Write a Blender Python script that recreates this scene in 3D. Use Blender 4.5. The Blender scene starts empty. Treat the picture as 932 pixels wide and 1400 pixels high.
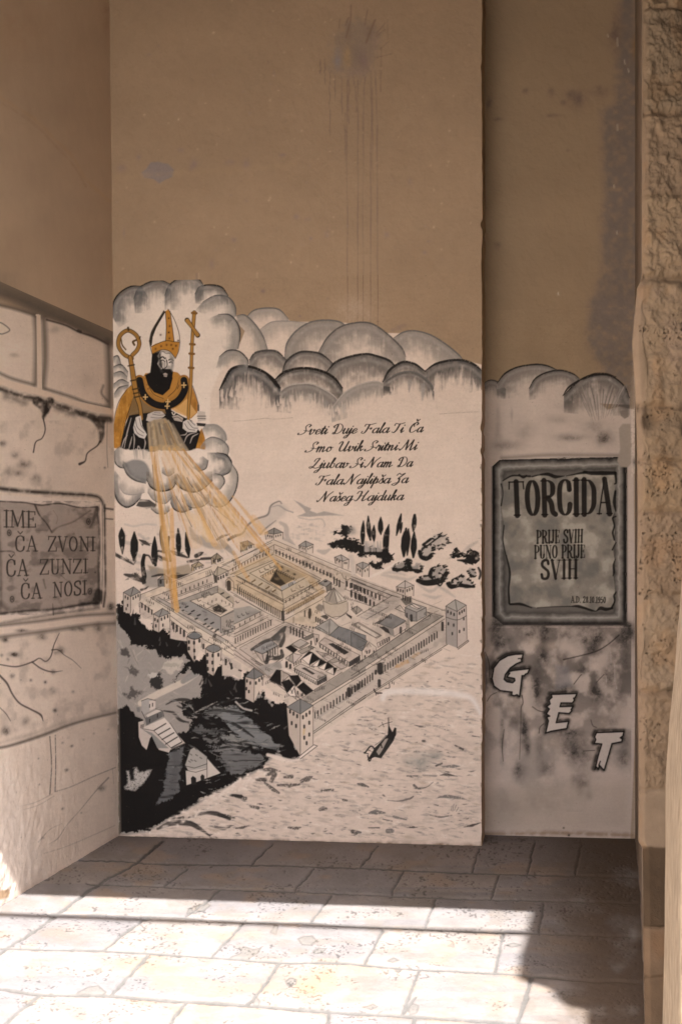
import bpy, math, random
import numpy as np

# ------------------------------------------------------------------ camera, sky, sun, exposure
scene = bpy.context.scene
COL = scene.collection
F = 2105.0            # focal length in pixels of the 932 x 1400 photograph
CX, CY = 466.0, 750.0 # vertical and horizontal vanishing centre
CAMH = 1.55
cam_data = bpy.data.cameras.new("camera")
cam_data.sensor_fit = 'VERTICAL'
cam_data.sensor_height = 36.0
cam_data.sensor_width = 24.0
cam_data.lens = F / 1400.0 * 36.0
cam_data.shift_y = 50.0 / 1400.0
cam_data.clip_start = 0.05
cam_data.clip_end = 2000.0
cam = bpy.data.objects.new("camera", cam_data)
cam.location = (0, 0, CAMH)
cam.rotation_euler = (math.pi / 2, 0, 0)
COL.objects.link(cam)
scene.camera = cam

SUN_DIR = np.array([-0.01, 1.0, -1.0])          # the way the light travels
world = bpy.data.worlds.new("World")
scene.world = world
world.use_nodes = True
wn = world.node_tree.nodes
bg = wn["Background"]
sky = wn.new("ShaderNodeTexSky")
sky.sky_type = 'NISHITA'
sky.sun_disc = False
sky.sun_elevation = math.radians(45)
sky.sun_rotation = math.radians(180)
sky.air_density = 0.8
sky.dust_density = 4.0
sky.ozone_density = 0.3
world.node_tree.links.new(sky.outputs[0], bg.inputs[0])
bg.inputs[1].default_value = 0.105
from mathutils import Vector
sun_data = bpy.data.lights.new("sun", 'SUN')
sun_data.energy = 4.1
sun_data.angle = math.radians(0.55)
sun_data.color = (1.0, 0.945, 0.87)
sun = bpy.data.objects.new("sun", sun_data)
sun.location = (-0.3, -10, 14)
sun.rotation_euler = Vector(SUN_DIR).to_track_quat('-Z', 'Y').to_euler()
COL.objects.link(sun)
scene.view_settings.view_transform = 'Standard'
scene.view_settings.look = 'None'
scene.view_settings.gamma = 1.0
scene.view_settings.use_curve_mapping = False
scene.view_settings.exposure = 2.24
scene.cycles.max_bounces = 10
scene.cycles.diffuse_bounces = 8

# ------------------------------------------------------------------ noise
def _hash(ix, iy, seed):
    h = (ix.astype(np.int64) * 374761393 + iy.astype(np.int64) * 668265263 + seed * 1442695041) & 0xffffffff
    h = ((h ^ (h >> 13)) * 1274126177) & 0xffffffff
    h = (h ^ (h >> 16)) & 0xffffff
    return h.astype(np.float32) / float(0xffffff)

def vnoise(x, y, seed=0):
    ix = np.floor(x); iy = np.floor(y)
    fx = (x - ix).astype(np.float32); fy = (y - iy).astype(np.float32)
    fx = fx * fx * (3 - 2 * fx); fy = fy * fy * (3 - 2 * fy)
    a = _hash(ix, iy, seed); b = _hash(ix + 1, iy, seed)
    c = _hash(ix, iy + 1, seed); d = _hash(ix + 1, iy + 1, seed)
    return (a + (b - a) * fx) * (1 - fy) + (c + (d - c) * fx) * fy

def fbm(x, y, seed=0, octv=4, gain=0.5):
    r = 0; a = 1.0; t = 0
    for k in range(octv):
        r = r + a * vnoise(x * 2 ** k + 17.3 * k, y * 2 ** k - 9.1 * k, seed + k * 7)
        t += a; a *= gain
    return r / t

def sstep(a, b, x):
    t = np.clip((x - a) / (b - a), 0, 1)
    return t * t * (3 - 2 * t)

def s2l(c):
    c = np.asarray(c, np.float32) / 255.0
    return np.where(c <= 0.04045, c / 12.92, ((c + 0.055) / 1.055) ** 2.4)

PAINT_K = s2l((195, 168, 152)) / np.array([0.69, 0.592, 0.545], np.float32)
def paint(c):
    """paint reflectance of a tone seen on the shaded mural (one constant factor for all of it)"""
    return np.clip(s2l(c) / PAINT_K, 0.008, 0.86)

def catmull(pts, n=8):
    p = np.asarray(pts, float)
    if len(p) < 3:
        return p
    q = np.vstack([2 * p[0] - p[1], p, 2 * p[-1] - p[-2]])
    out = []
    for i in range(1, len(q) - 2):
        t = np.linspace(0, 1, n, endpoint=False)[:, None]
        a, b, c, d = q[i - 1], q[i], q[i + 1], q[i + 2]
        out.append(0.5 * (2 * b + (c - a) * t + (2 * a - 5 * b + 4 * c - d) * t ** 2 + (3 * b - a - 3 * c + d) * t ** 3))
    out.append(p[-1:])
    return np.vstack(out)

def Z(ox, oy, k):
    """coordinates read in an enlargement with this origin and scale -> photograph coordinates"""
    def f(*pts):
        return [(ox + x / k, oy + y / k) for x, y in pts]
    return f

# ------------------------------------------------------------------ a painter for wall paint
class Canvas:
    def __init__(s, x0, y0, x1, y1, S, base, seed=1):
        s.x0, s.y0, s.x1, s.y1, s.S = x0, y0, x1, y1, S
        s.w = int((x1 - x0) * S); s.h = int((y1 - y0) * S)
        s.c = np.empty((s.h, s.w, 3), np.float32); s.c[:] = base
        s.own = np.zeros((s.h, s.w), np.int16)
        xs = (x0 + (np.arange(s.w) + .5) / S).astype(np.float32)
        ys = (y0 + (np.arange(s.h) + .5) / S).astype(np.float32)
        s.X, s.Y = np.meshgrid(xs, ys)
        s.n = {
            'f': vnoise(s.X / 1.1, s.Y / 1.1, seed) * .6 + vnoise(s.X / 2.3, s.Y / 2.3, seed + 1) * .4,
            'm': fbm(s.X / 7, s.Y / 7, seed + 2, 3),
            'w': fbm(s.X / 6, s.Y / 6, seed + 12, 3),
            'c': fbm(s.X / 26, s.Y / 26, seed + 3, 4),
            'v': vnoise(s.X / 1.5, s.Y / 14, seed + 4) * .6 + vnoise(s.X / 3.5, s.Y / 20, seed + 5) * .4,
            'h': vnoise(s.X / 14, s.Y / 1.5, seed + 6) * .6 + vnoise(s.X / 22, s.Y / 3.2, seed + 7) * .4,
        }
        s.parts = [None]
        s.cur = 0
        s.gain = 1.0
    lights_only = False
    def tone(s, col):
        p = paint(col); g = s.gain
        if s.lights_only:
            g = 1 + (g - 1) * float(sstep(.06, .38, p.mean()))
        q = p * g
        return q * min(1., .87 / max(1e-6, float(q.max())))
    def part(s, name, parent=0, label=None):
        s.parts.append((name, parent, label)); s.cur = len(s.parts) - 1
        return s.cur
    def use(s, pid):
        s.cur = pid
    def box(s, xa, xb, ya, yb):
        i0 = max(0, int((ya - s.y0) * s.S) - 1); i1 = min(s.h, int((yb - s.y0) * s.S) + 2)
        j0 = max(0, int((xa - s.x0) * s.S) - 1); j1 = min(s.w, int((xb - s.x0) * s.S) + 2)
        if i1 <= i0 or j1 <= j0:
            return None
        return (slice(i0, i1), slice(j0, j1))
    def put(s, sl, cov, col, own=True):
        col = np.asarray(col, np.float32)
        s.c[sl] += (col - s.c[sl]) * cov[..., None]
        if own and s.cur:
            o = s.own[sl]; o[cov > 0.5] = s.cur
    def tex(s, sl, cov, tex):
        if tex is None:
            return cov
        k, thr, soft = tex
        return cov * sstep(thr - soft, thr + soft, s.n[k][sl] + 0.35 * (cov - 0.7))
    def sdist(s, sl, P, warp=0.):
        """distance to the outline and the inside test; warp makes a hand-brushed edge"""
        X = s.X[sl]; Y = s.Y[sl]
        if warp:
            X = X + warp * 2.4 * (s.n['m'][sl] - .5) + warp * .9 * (s.n['f'][sl] - .5)
            Y = Y + warp * 2.4 * (s.n['w'][sl] - .5) + warp * .9 * (s.n['f'][sl] - .5)
        d2 = np.full(X.shape, 1e9, np.float32); ins = np.zeros(X.shape, bool)
        n = len(P)
        for i in range(n):
            ax, ay = P[i]; bx, by = P[(i + 1) % n]
            dx, dy = bx - ax, by - ay
            L = dx * dx + dy * dy + 1e-9
            t = np.clip(((X - ax) * dx + (Y - ay) * dy) / L, 0, 1)
            d2 = np.minimum(d2, (X - ax - t * dx) ** 2 + (Y - ay - t * dy) ** 2)
            if abs(dy) > 1e-9:
                ins ^= ((ay > Y) != (by > Y)) & (X < dx * (Y - ay) / dy + ax)
        return np.sqrt(d2), ins
    def poly(s, pts, col, a=1., soft=.7, tex=None, smooth=False, own=True, warp=0.):
        P = catmull(list(pts) + [pts[0]], 5)[:-1] if smooth else np.asarray(pts, float)
        e_ = soft + warp * 2
        sl = s.box(P[:, 0].min() - e_, P[:, 0].max() + e_, P[:, 1].min() - e_, P[:, 1].max() + e_)
        if sl is None: return
        d, ins = s.sdist(sl, P, warp)
        cov = np.clip(.5 + np.where(ins, d, -d) / soft, 0, 1)
        s.put(sl, s.tex(sl, cov, tex) * a, s.tone(col), own)
    def ramp(s, pts, stops, a=1., noise=0, own=True, smooth=False):
        """fill by inside distance: stops = [(px, tone), ...] (an airbrushed bevel)"""
        P = catmull(list(pts) + [pts[0]], 5)[:-1] if smooth else np.asarray(pts, float)
        sl = s.box(P[:, 0].min(), P[:, 0].max(), P[:, 1].min(), P[:, 1].max())
        if sl is None: return
        d, ins = s.sdist(sl, P)
        d = d + noise * (s.n['m'][sl] - .5)
        ks = [k for k, _ in stops]; cs = np.array([paint(c) for _, c in stops])
        col = np.stack([np.interp(d, ks, cs[:, k]) for k in range(3)], -1)
        s.put(sl, np.clip(.5 + np.where(ins, d, -d) / .7, 0, 1) * a, col, own)
    def stroke(s, pts, w, col, a=1., soft=.7, tex=None, smooth=True, own=True):
        P0 = np.asarray(pts, float)
        n0 = len(P0)
        P = catmull(P0, 7) if smooth and n0 > 2 else P0
        if np.ndim(w) == 0:
            W = np.full(len(P), float(w))
        else:
            W = np.interp(np.linspace(0, 1, len(P)), np.linspace(0, 1, len(w)), w)
        m = W.max() / 2 + soft + 1
        sl = s.box(P[:, 0].min() - m, P[:, 0].max() + m, P[:, 1].min() - m, P[:, 1].max() + m)
        if sl is None: return
        X = s.X[sl]; Y = s.Y[sl]
        cov = np.zeros(X.shape, np.float32)
        for i in range(len(P) - 1):
            ax, ay = P[i]; bx, by = P[i + 1]
            mm = max(W[i], W[i + 1]) / 2 + soft + .5
            s2 = s.box(min(ax, bx) - mm, max(ax, bx) + mm, min(ay, by) - mm, max(ay, by) + mm)
            if s2 is None: continue
            r = (slice(max(0, s2[0].start - sl[0].start), max(0, s2[0].stop - sl[0].start)),
                 slice(max(0, s2[1].start - sl[1].start), max(0, s2[1].stop - sl[1].start)))
            Xs = X[r]; Ys = Y[r]
            dx, dy = bx - ax, by - ay
            L = dx * dx + dy * dy + 1e-9
            t = np.clip(((Xs - ax) * dx + (Ys - ay) * dy) / L, 0, 1)
            d = np.sqrt((Xs - ax - t * dx) ** 2 + (Ys - ay - t * dy) ** 2)
            hw = (W[i] + (W[i + 1] - W[i]) * t) / 2
            cov[r] = np.maximum(cov[r], np.clip(.5 + (hw - d) / soft, 0, 1) * np.clip(hw * 2 / .5, 0, 1))
        s.put(sl, s.tex(sl, cov, tex) * a, s.tone(col), own)
    def lines(s, segs, w, col, a=1.):
        for q in segs:
            s.stroke(q, w, col, a, smooth=False, own=False)
    def spray(s, x, y, rx, ry, col, a=1., ang=0., rough=.6, own=False):
        R = max(rx, ry) * 2.0
        sl = s.box(x - R, x + R, y - R, y + R)
        if sl is None: return
        ca, sa = math.cos(ang), math.sin(ang)
        X = s.X[sl] - x; Y = s.Y[sl] - y
        u = (X * ca + Y * sa) / rx; v = (-X * sa + Y * ca) / ry
        g = np.exp(-(u * u + v * v) * 1.6)
        g = g * (1 - rough + rough * 2 * s.n['m'][sl]) * (.62 + .76 * s.n['f'][sl])
        s.put(sl, np.clip(g * a, 0, 1), s.tone(col), own)
    def puff(s, arc, ow, ocol, scol, depth, a=.9, fill=None, inn=(0, 1), streak='v', n=8, oa=1., rag=.3):
        """one cloud lobe: dark rim along the arc, brushed shade fading inward"""
        scol = tuple(v * .86 for v in scol)
        A = catmull(arc, n)
        e = np.asarray(inn, float) * depth
        P = np.vstack([A, A[-1] + e * .8, A.mean(0) + e * 1.5, A[0] + e * .8])
        if fill is not None:
            s.poly(np.vstack([A, A[-1] + e * .3, A[0] + e * .3]), fill)
        sl = s.box(P[:, 0].min() - 2, P[:, 0].max() + 2, P[:, 1].min() - 2, P[:, 1].max() + 2)
        d, ins = s.sdist(sl, P)
        X = s.X[sl]; Y = s.Y[sl]
        da = np.full(X.shape, 1e9, np.float32)
        for i in range(len(A) - 1):
            ax, ay = A[i]; dx, dy = A[i + 1] - A[i]
            t = np.clip(((X - ax) * dx + (Y - ay) * dy) / (dx * dx + dy * dy + 1e-9), 0, 1)
            da = np.minimum(da, np.hypot(X - ax - t * dx, Y - ay - t * dy))
        q = da / (depth * 1.2) + rag * (s.n[streak][sl] - .5) + .55 * (s.n['m'][sl] - .5) + .25 * (s.n['c'][sl] - .5)
        lum = .72 + .45 * s.n['m'][sl] + .14 * (s.n[streak][sl] - .5)
        cov = (1 - sstep(.05 + .25 * rag, 1.0, q)) * np.clip(.5 + np.where(ins, d, -d) / 1.2, 0, 1) * np.clip(lum, 0, 1)
        s.put(sl, cov * a, paint(scol))
        # a pale reflected stroke just inside the rim
        hi = np.exp(-((da - ow - depth * .12) / (depth * .07 + .4)) ** 2) * ins * s.n['m'][sl]
        s.put(sl, hi * .5 * a, paint((172, 156, 146)), own=False)
        k = len(arc)
        s.stroke(arc, [ow * .35] + [ow] * (k - 2) + [ow * .35] if k > 2 else ow, ocol, oa, tex=('f', .22, .3))

# ------------------------------------------------------------------ lettering by strokes
def _ell(cx, cy, rx, ry, n=14):
    return [(cx + rx * math.cos(6.2832 * i / n), cy + ry * math.sin(6.2832 * i / n)) for i in range(n + 1)]
def _sf(*xs):      # serifs: (x0, x1, y)
    return [('k', [(a, y), (b, y)]) for a, b, y in xs]
SERIF = {
 'T': (.64, [('K', [(.32, 0), (.32, .98)]), ('k', [(0, .97), (.64, .97)]), ('k', [(.02, .97), (.0, .77)]), ('k', [(.62, .97), (.64, .77)])] + _sf((.19, .45, .015))),
 'O': (.64, [('c', _ell(.32, .5, .235, .49))]),
 'R': (.66, [('K', [(.14, 0), (.14, 1)]), ('c', [(.14, .98), (.34, .98), (.5, .87), (.5, .63), (.34, .51), (.14, .5)]), ('K', [(.3, .5), (.44, .34), (.5, .1), (.62, .02)])] + _sf((.01, .27, .015), (.01, .16, .985))),
 'C': (.62, [('c', [(.53, .72), (.49, .92), (.33, 1), (.14, .87), (.085, .5), (.14, .13), (.33, 0), (.5, .1), (.55, .3)]), ('k', [(.54, .7), (.54, .95)])]),
 'I': (.30, [('K', [(.15, 0), (.15, 1)])] + _sf((.01, .29, .015), (.01, .29, .985))),
 'D': (.66, [('K', [(.14, 0), (.14, 1)]), ('c', [(.14, .985), (.38, .95), (.55, .75), (.57, .5), (.55, .25), (.38, .05), (.14, .015)])] + _sf((.01, .2, .015), (.01, .2, .985))),
 'A': (.66, [('k', [(.08, 0), (.3, 1)]), ('K', [(.31, 1), (.55, 0)]), ('k', [(.16, .33), (.46, .33)])] + _sf((0, .18, .015), (.42, .66, .015))),
 'P': (.58, [('K', [(.14, 0), (.14, 1)]), ('c', [(.14, .98), (.34, .98), (.5, .86), (.5, .6), (.34, .47), (.14, .46)])] + _sf((.01, .28, .015), (.01, .16, .985))),
 'J': (.42, [('K', [(.27, 1), (.27, .22)]), ('c', [(.27, .28), (.23, .05), (.1, 0), (.02, .12)])] + _sf((.12, .41, .985))),
 'E': (.56, [('K', [(.14, 0), (.14, 1)]), ('k', [(.12, .52), (.4, .52)]), ('k', [(.49, .98), (.49, .8)]), ('k', [(.52, .02), (.52, .23)]), ('k', [(.39, .42), (.39, .62)])] + _sf((.01, .49, .98), (.01, .52, .02))),
 'S': (.55, [('K', [(.46, .8), (.42, .96), (.27, 1), (.1, .9), (.09, .7), (.27, .54), (.44, .4), (.47, .2), (.4, .05), (.26, 0), (.1, .05), (.05, .24)]), ('k', [(.465, .74), (.465, .97)]), ('k', [(.045, .03), (.045, .27)])]),
 'V': (.62, [('K', [(.08, 1), (.31, 0)]), ('k', [(.32, 0), (.54, 1)])] + _sf((0, .2, .985), (.44, .62, .985))),
 'H': (.66, [('K', [(.14, 0), (.14, 1)]), ('K', [(.52, 0), (.52, 1)]), ('k', [(.14, .51), (.52, .51)])] + _sf((.01, .27, .015), (.01, .27, .985), (.39, .65, .015), (.39, .65, .985))),
 'U': (.64, [('K', [(.14, 1), (.14, .25)]), ('c', [(.14, .3), (.18, .07), (.32, 0), (.46, .08), (.5, .3)]), ('k', [(.5, .28), (.5, 1)])] + _sf((.01, .27, .985), (.41, .6, .985))),
 'N': (.68, [('k', [(.12, 0), (.12, 1)]), ('K', [(.11, 1), (.55, .02)]), ('k', [(.56, 0), (.56, 1)])] + _sf((.02, .22, .015), (.0, .14, .985), (.46, .66, .985))),
 'M': (.86, [('k', [(.1, 0), (.13, 1)]), ('K', [(.13, 1), (.42, .08)]), ('k', [(.43, .08), (.71, 1)]), ('K', [(.71, 1), (.75, 0)])] + _sf((.0, .2, .015), (.02, .16, .985), (.64, .86, .015), (.7, .84, .985))),
 'Z': (.58, [('k', [(.04, .98), (.5, .98)]), ('K', [(.5, .97), (.04, .03)]), ('k', [(.03, .02), (.54, .02)]), ('k', [(.05, .98), (.04, .78)]), ('k', [(.53, .02), (.55, .24)])]),
 '1': (.34, [('K', [(.18, 0), (.18, 1)]), ('k', [(.05, .84), (.18, .98)])] + _sf((.05, .31, .015))),
 '0': (.48, [('c', _ell(.24, .5, .16, .48))]),
 '2': (.47, [('K', [(.07, .75), (.13, .95), (.25, 1), (.37, .9), (.37, .68), (.22, .38), (.06, .04)]), ('K', [(.05, .04), (.42, .04)])]),
 '8': (.48, [('c', _ell(.24, .76, .12, .22)), ('c', _ell(.24, .27, .15, .26))]),
 '5': (.47, [('k', [(.1, .97), (.4, .97)]), ('k', [(.1, .97), (.09, .55)]), ('K', [(.09, .55), (.26, .62), (.4, .48), (.4, .2), (.25, 0), (.07, .08)])]),
 '9': (.47, [('c', _ell(.23, .7, .14, .28)), ('K', [(.37, .7), (.37, .35), (.28, .08), (.08, .03)])]),
 '.': (.2, [('K', [(.09, .03), (.1, .06)])]),
 ' ': (.34, []),
}
SERIF['Č'] = (SERIF['C'][0], SERIF['C'][1] + [('k', [(.2, 1.28), (.33, 1.12), (.46, 1.28)])])

def quad_text(cv, text, quad, thick, thin, col, a=1., soft=.7, tex=None, track=.06):
    """serif capitals set into a four-cornered field TL TR BR BL (photograph coordinates)"""
    tl, tr, br, bl = [np.array(q, float) for q in quad]
    tot = sum(SERIF[ch][0] + track for ch in text) - track
    H = (np.linalg.norm(tl - bl) + np.linalg.norm(tr - br)) / 2
    def mp(x, y):
        u = x / tot
        b = bl + (br - bl) * u; t = tl + (tr - tl) * u
        return b + (t - b) * y
    x = 0
    for ch in text:
        w, st = SERIF[ch]
        for kind, pts in st:
            q = pts
            sm = len(pts) > 3
            if kind == 'c':
                cc = catmull(pts, 4)
                P = np.array([mp(x + p[0], p[1]) for p in cc])
                d = np.gradient(np.array([[p[0], p[1]] for p in cc]), axis=0)
                vv = np.abs(d[:, 1]) / (np.hypot(d[:, 0], d[:, 1]) + 1e-6)
                cv.stroke(P, list((thin + (thick - thin) * vv ** 1.3) * H), col, a, soft, tex, smooth=False)
            else:
                P = [mp(x + p[0], p[1]) for p in q]
                cv.stroke(P, (thick if kind == 'K' else thin) * H, col, a, soft, tex, smooth=sm)
        x += w + track

SCRIPT = {  # x-height 1, before slanting
 'a': (1.05, [[(.78, .85), (.45, 1.02), (.1, .65), (.1, .15), (.35, 0), (.62, .3), (.8, .98)], [(.82, 1), (.74, .25), (.85, .0), (1.12, .35)]]),
 'b': (.95, [[(-.05, .25), (.3, 1.2), (.45, 1.95), (.3, 2.05), (.2, 1.5), (.12, .4), (.3, 0), (.65, .25), (.62, .85), (.38, .95)]]),
 'd': (1.1, [[(.75, .85), (.45, 1.02), (.1, .65), (.1, .15), (.35, 0), (.62, .3), (.8, .9)], [(.85, 2.0), (.75, .3), (.85, .0), (1.12, .35)]]),
 'e': (.85, [[(.05, .4), (.45, .5), (.66, .8), (.45, 1.02), (.12, .65), (.14, .15), (.4, 0), (.85, .35)]]),
 'f': (.7, [[(.5, 1.9), (.2, 1), (.1, -.8)]]),
 'g': (1.05, [[(.78, .85), (.45, 1.02), (.1, .65), (.1, .15), (.35, 0), (.62, .3), (.8, .98)], [(.83, 1), (.72, -.2), (.5, -.85), (.1, -.9), (.15, -.55), (.6, -.2), (1.1, .35)]]),
 'i': (.5, [[(-.05, .4), (.2, 1), (.14, .25), (.25, 0), (.52, .35)], [(.3, 1.45), (.33, 1.5)]]),
 'j': (.5, [[(-.05, .4), (.22, 1), (.12, -.2), (-.15, -.85), (-.5, -.9), (-.4, -.55), (.1, -.2), (.55, .35)], [(.3, 1.45), (.33, 1.5)]]),
 'k': (1.0, [[(-.05, .25), (.3, 1.3), (.42, 2.0), (.25, 2.0), (.12, 0)], [(.14, .5), (.45, 1.0), (.6, .9), (.45, .6), (.2, .52), (.5, .45), (.62, .05), (1.0, .35)]]),
 'l': (.5, [[(-.05, .25), (.3, 1.3), (.42, 1.95), (.28, 2.0), (.14, .3), (.25, 0), (.52, .35)]]),
 'm': (1.55, [[(0, .75), (.18, 1), (.12, 0)], [(.14, .4), (.45, 1.0), (.6, .85), (.54, 0)], [(.56, .4), (.9, 1.0), (1.06, .85), (1.0, .2), (1.1, 0), (1.5, .35)]]),
 'n': (1.1, [[(0, .75), (.18, 1), (.12, 0)], [(.14, .4), (.48, 1.0), (.64, .85), (.58, .2), (.7, 0), (1.05, .35)]]),
 'o': (.9, [[(.55, .98), (.2, .9), (.06, .45), (.2, .02), (.5, .08), (.68, .5), (.55, .95), (.5, .75), (.9, .85)]]),
 'p': (1.0, [[(-.05, .4), (.25, 1.35), (.05, -.85)], [(.12, .4), (.45, 1.0), (.65, .7), (.5, .1), (.25, .05)], [(.5, .05), (1.0, .4)]]),
 'r': (.75, [[(-.05, .4), (.2, 1.1), (.3, .9), (.55, .95), (.45, .2), (.55, 0), (.8, .35)]]),
 's': (.75, [[(-.05, .3), (.35, 1.1), (.45, .75), (.55, .25), (.3, 0), (.05, .15)], [(.35, .05), (.8, .35)]]),
 't': (.55, [[(-.05, .35), (.3, 1.6), (.16, .25), (.27, 0), (.55, .35)], [(.0, 1.1), (.5, 1.15)]]),
 'u': (1.05, [[(-.05, .6), (.14, 1), (.1, .25), (.28, 0), (.6, .4), (.75, 1), (.68, .25), (.8, 0), (1.08, .35)]]),
 'v': (.95, [[(-.05, .75), (.14, 1), (.16, .1), (.35, 0), (.68, .5), (.66, .95), (.55, .8), (.95, .85)]]),
 'S': (1.35, [[(-.25, .25), (-.3, .05), (.0, -.05), (.5, .2), (.75, .75), (.55, 1.25), (.5, 1.7), (.85, 2.05), (1.15, 1.85), (1.0, 1.55)], [(.4, .8), (1.3, .6)]]),
 'D': (1.75, [[(.55, 1.8), (.45, .1), (.15, .05), (.25, .3), (.8, 0), (1.4, .5), (1.45, 1.3), (1.0, 1.95), (.35, 1.95), (-.05, 1.5), (.1, 1.3)]]),
 'F': (1.5, [[(.65, 1.75), (.5, .6), (.25, .0), (-.15, .1), (-.05, .4)], [(0, 1.45), (.1, 1.85), (.7, 1.75), (1.55, 2.0)], [(.45, .95), (1.1, 1.05), (1.05, .8)]]),
 'T': (1.3, [[(.75, 1.75), (.6, .6), (.3, .0), (-.05, .15)], [(0, 1.45), (.1, 1.9), (.7, 1.75), (1.5, 2.0)]]),
 'C': (1.4, [[(.55, 1.2), (.45, 1.6), (.8, 2.05), (1.1, 1.75), (.9, 1.5)], [(.8, 2.03), (.3, 1.7), (0, .9), (.15, .15), (.6, -.02), (1.2, .45)]]),
 'U': (1.7, [[(-.1, 1.55), (.1, 1.95), (.4, 1.8), (.3, .5), (.55, 0), (1.0, .4), (1.3, 1.95)], [(1.3, 1.95), (1.15, .3), (1.3, 0), (1.65, .4)]]),
 'L': (1.35, [[(.2, 1.4), (.35, 1.9), (.85, 2.0), (.7, 1.4), (.4, .5), (.0, .0), (-.25, .2), (.1, .35), (.7, 0), (1.3, .2)]]),
 'N': (1.75, [[(-.3, .15), (-.15, 0), (.2, .6), (.6, 2.0)], [(.6, 2.0), (.85, .05)], [(.85, .05), (1.2, 1.3), (1.75, 2.0)]]),
 'M': (2.1, [[(-.3, .15), (-.15, 0), (.2, .6), (.6, 2.0)], [(.6, 2.0), (.8, .1)], [(.8, .1), (1.5, 2.0)], [(1.5, 2.0), (1.5, .2), (1.65, 0), (2.0, .4)]]),
 'Z': (1.3, [[(.15, 1.6), (.4, 2.0), (.8, 1.75), (1.3, 1.95), (.6, 1.0), (.8, .85), (.75, .1), (.35, -.45), (-.1, -.3), (.3, .0), (1.0, .2)]]),
 'H': (1.9, [[(-.1, 1.5), (.1, 1.95), (.55, 1.8), (.4, .5), (.1, 0), (-.2, .2)], [(1.5, 2.0), (1.2, 1.0), (1.1, .15), (1.3, 0), (1.75, .4)], [(.4, .95), (1.2, 1.05)]]),
}
for _b, _n in (('s', 'š'), ('C', 'Č')):
    w_, st_ = SCRIPT[_b]
    y_ = 1.4 if _b == 's' else 2.3
    x_ = .3 if _b == 's' else .8
    SCRIPT[_n] = (w_, st_ + [[(x_ - .2, y_ + .3), (x_, y_), (x_ + .3, y_ + .35)]])

def script_word(cv, word, x0, x1, yb0, yb1, xh, col):
    """a slanted pen hand: heavy down strokes, hairline up strokes"""
    sl = .42
    tot = sum(SCRIPT[c][0] for c in word)
    ext = (sl * 2.0 if word[-1] in 'dlkbt' else sl) 
    k = (x1 - x0) / ((tot + .25) * xh)
    x = 0
    for ch in word:
        w, st = SCRIPT[ch]
        for pts in st:
            c = catmull(pts, 5) if len(pts) > 2 else np.asarray(pts, float)
            px = x0 + ((x + c[:, 0]) * k + (c[:, 1]) * sl) * xh
            t = (px - x0) / max(1, x1 - x0)
            py = yb0 + (yb1 - yb0) * t - c[:, 1] * xh
            P = np.stack([px, py], 1)
            d = np.gradient(P, axis=0) if len(P) > 1 else np.zeros_like(P)
            ang = d[:, 1] / (np.hypot(d[:, 0], d[:, 1]) + 1e-6)
            wd = .8 + 1.35 * np.clip(np.abs(ang), 0, 1) ** 1.5 * np.where(d[:, 1] > 0, 1.0, .45)
            if len(pts) == 2 and abs(pts[0][1] - pts[1][1]) < .1:
                wd[:] = 1.5
            cv.stroke(P, list(wd * xh / 6.0), col, 1., .6, smooth=False)
        x += w
# ------------------------------------------------------------------ tones (as seen on the shaded mural)
BLK = (30, 25, 23); DK = (66, 59, 56); DG = (96, 88, 84); MG = (130, 118, 112); LG = (158, 141, 131)
WH = (196, 170, 154); WH2 = (204, 180, 165); ORA = (160, 106, 44); ORL = (186, 138, 84); OCH = (192, 150, 108); BRN = (88, 62, 38)
TAN_ALB = np.array([0.362, 0.270, 0.193], np.float32)
R = random.Random(7)

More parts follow.
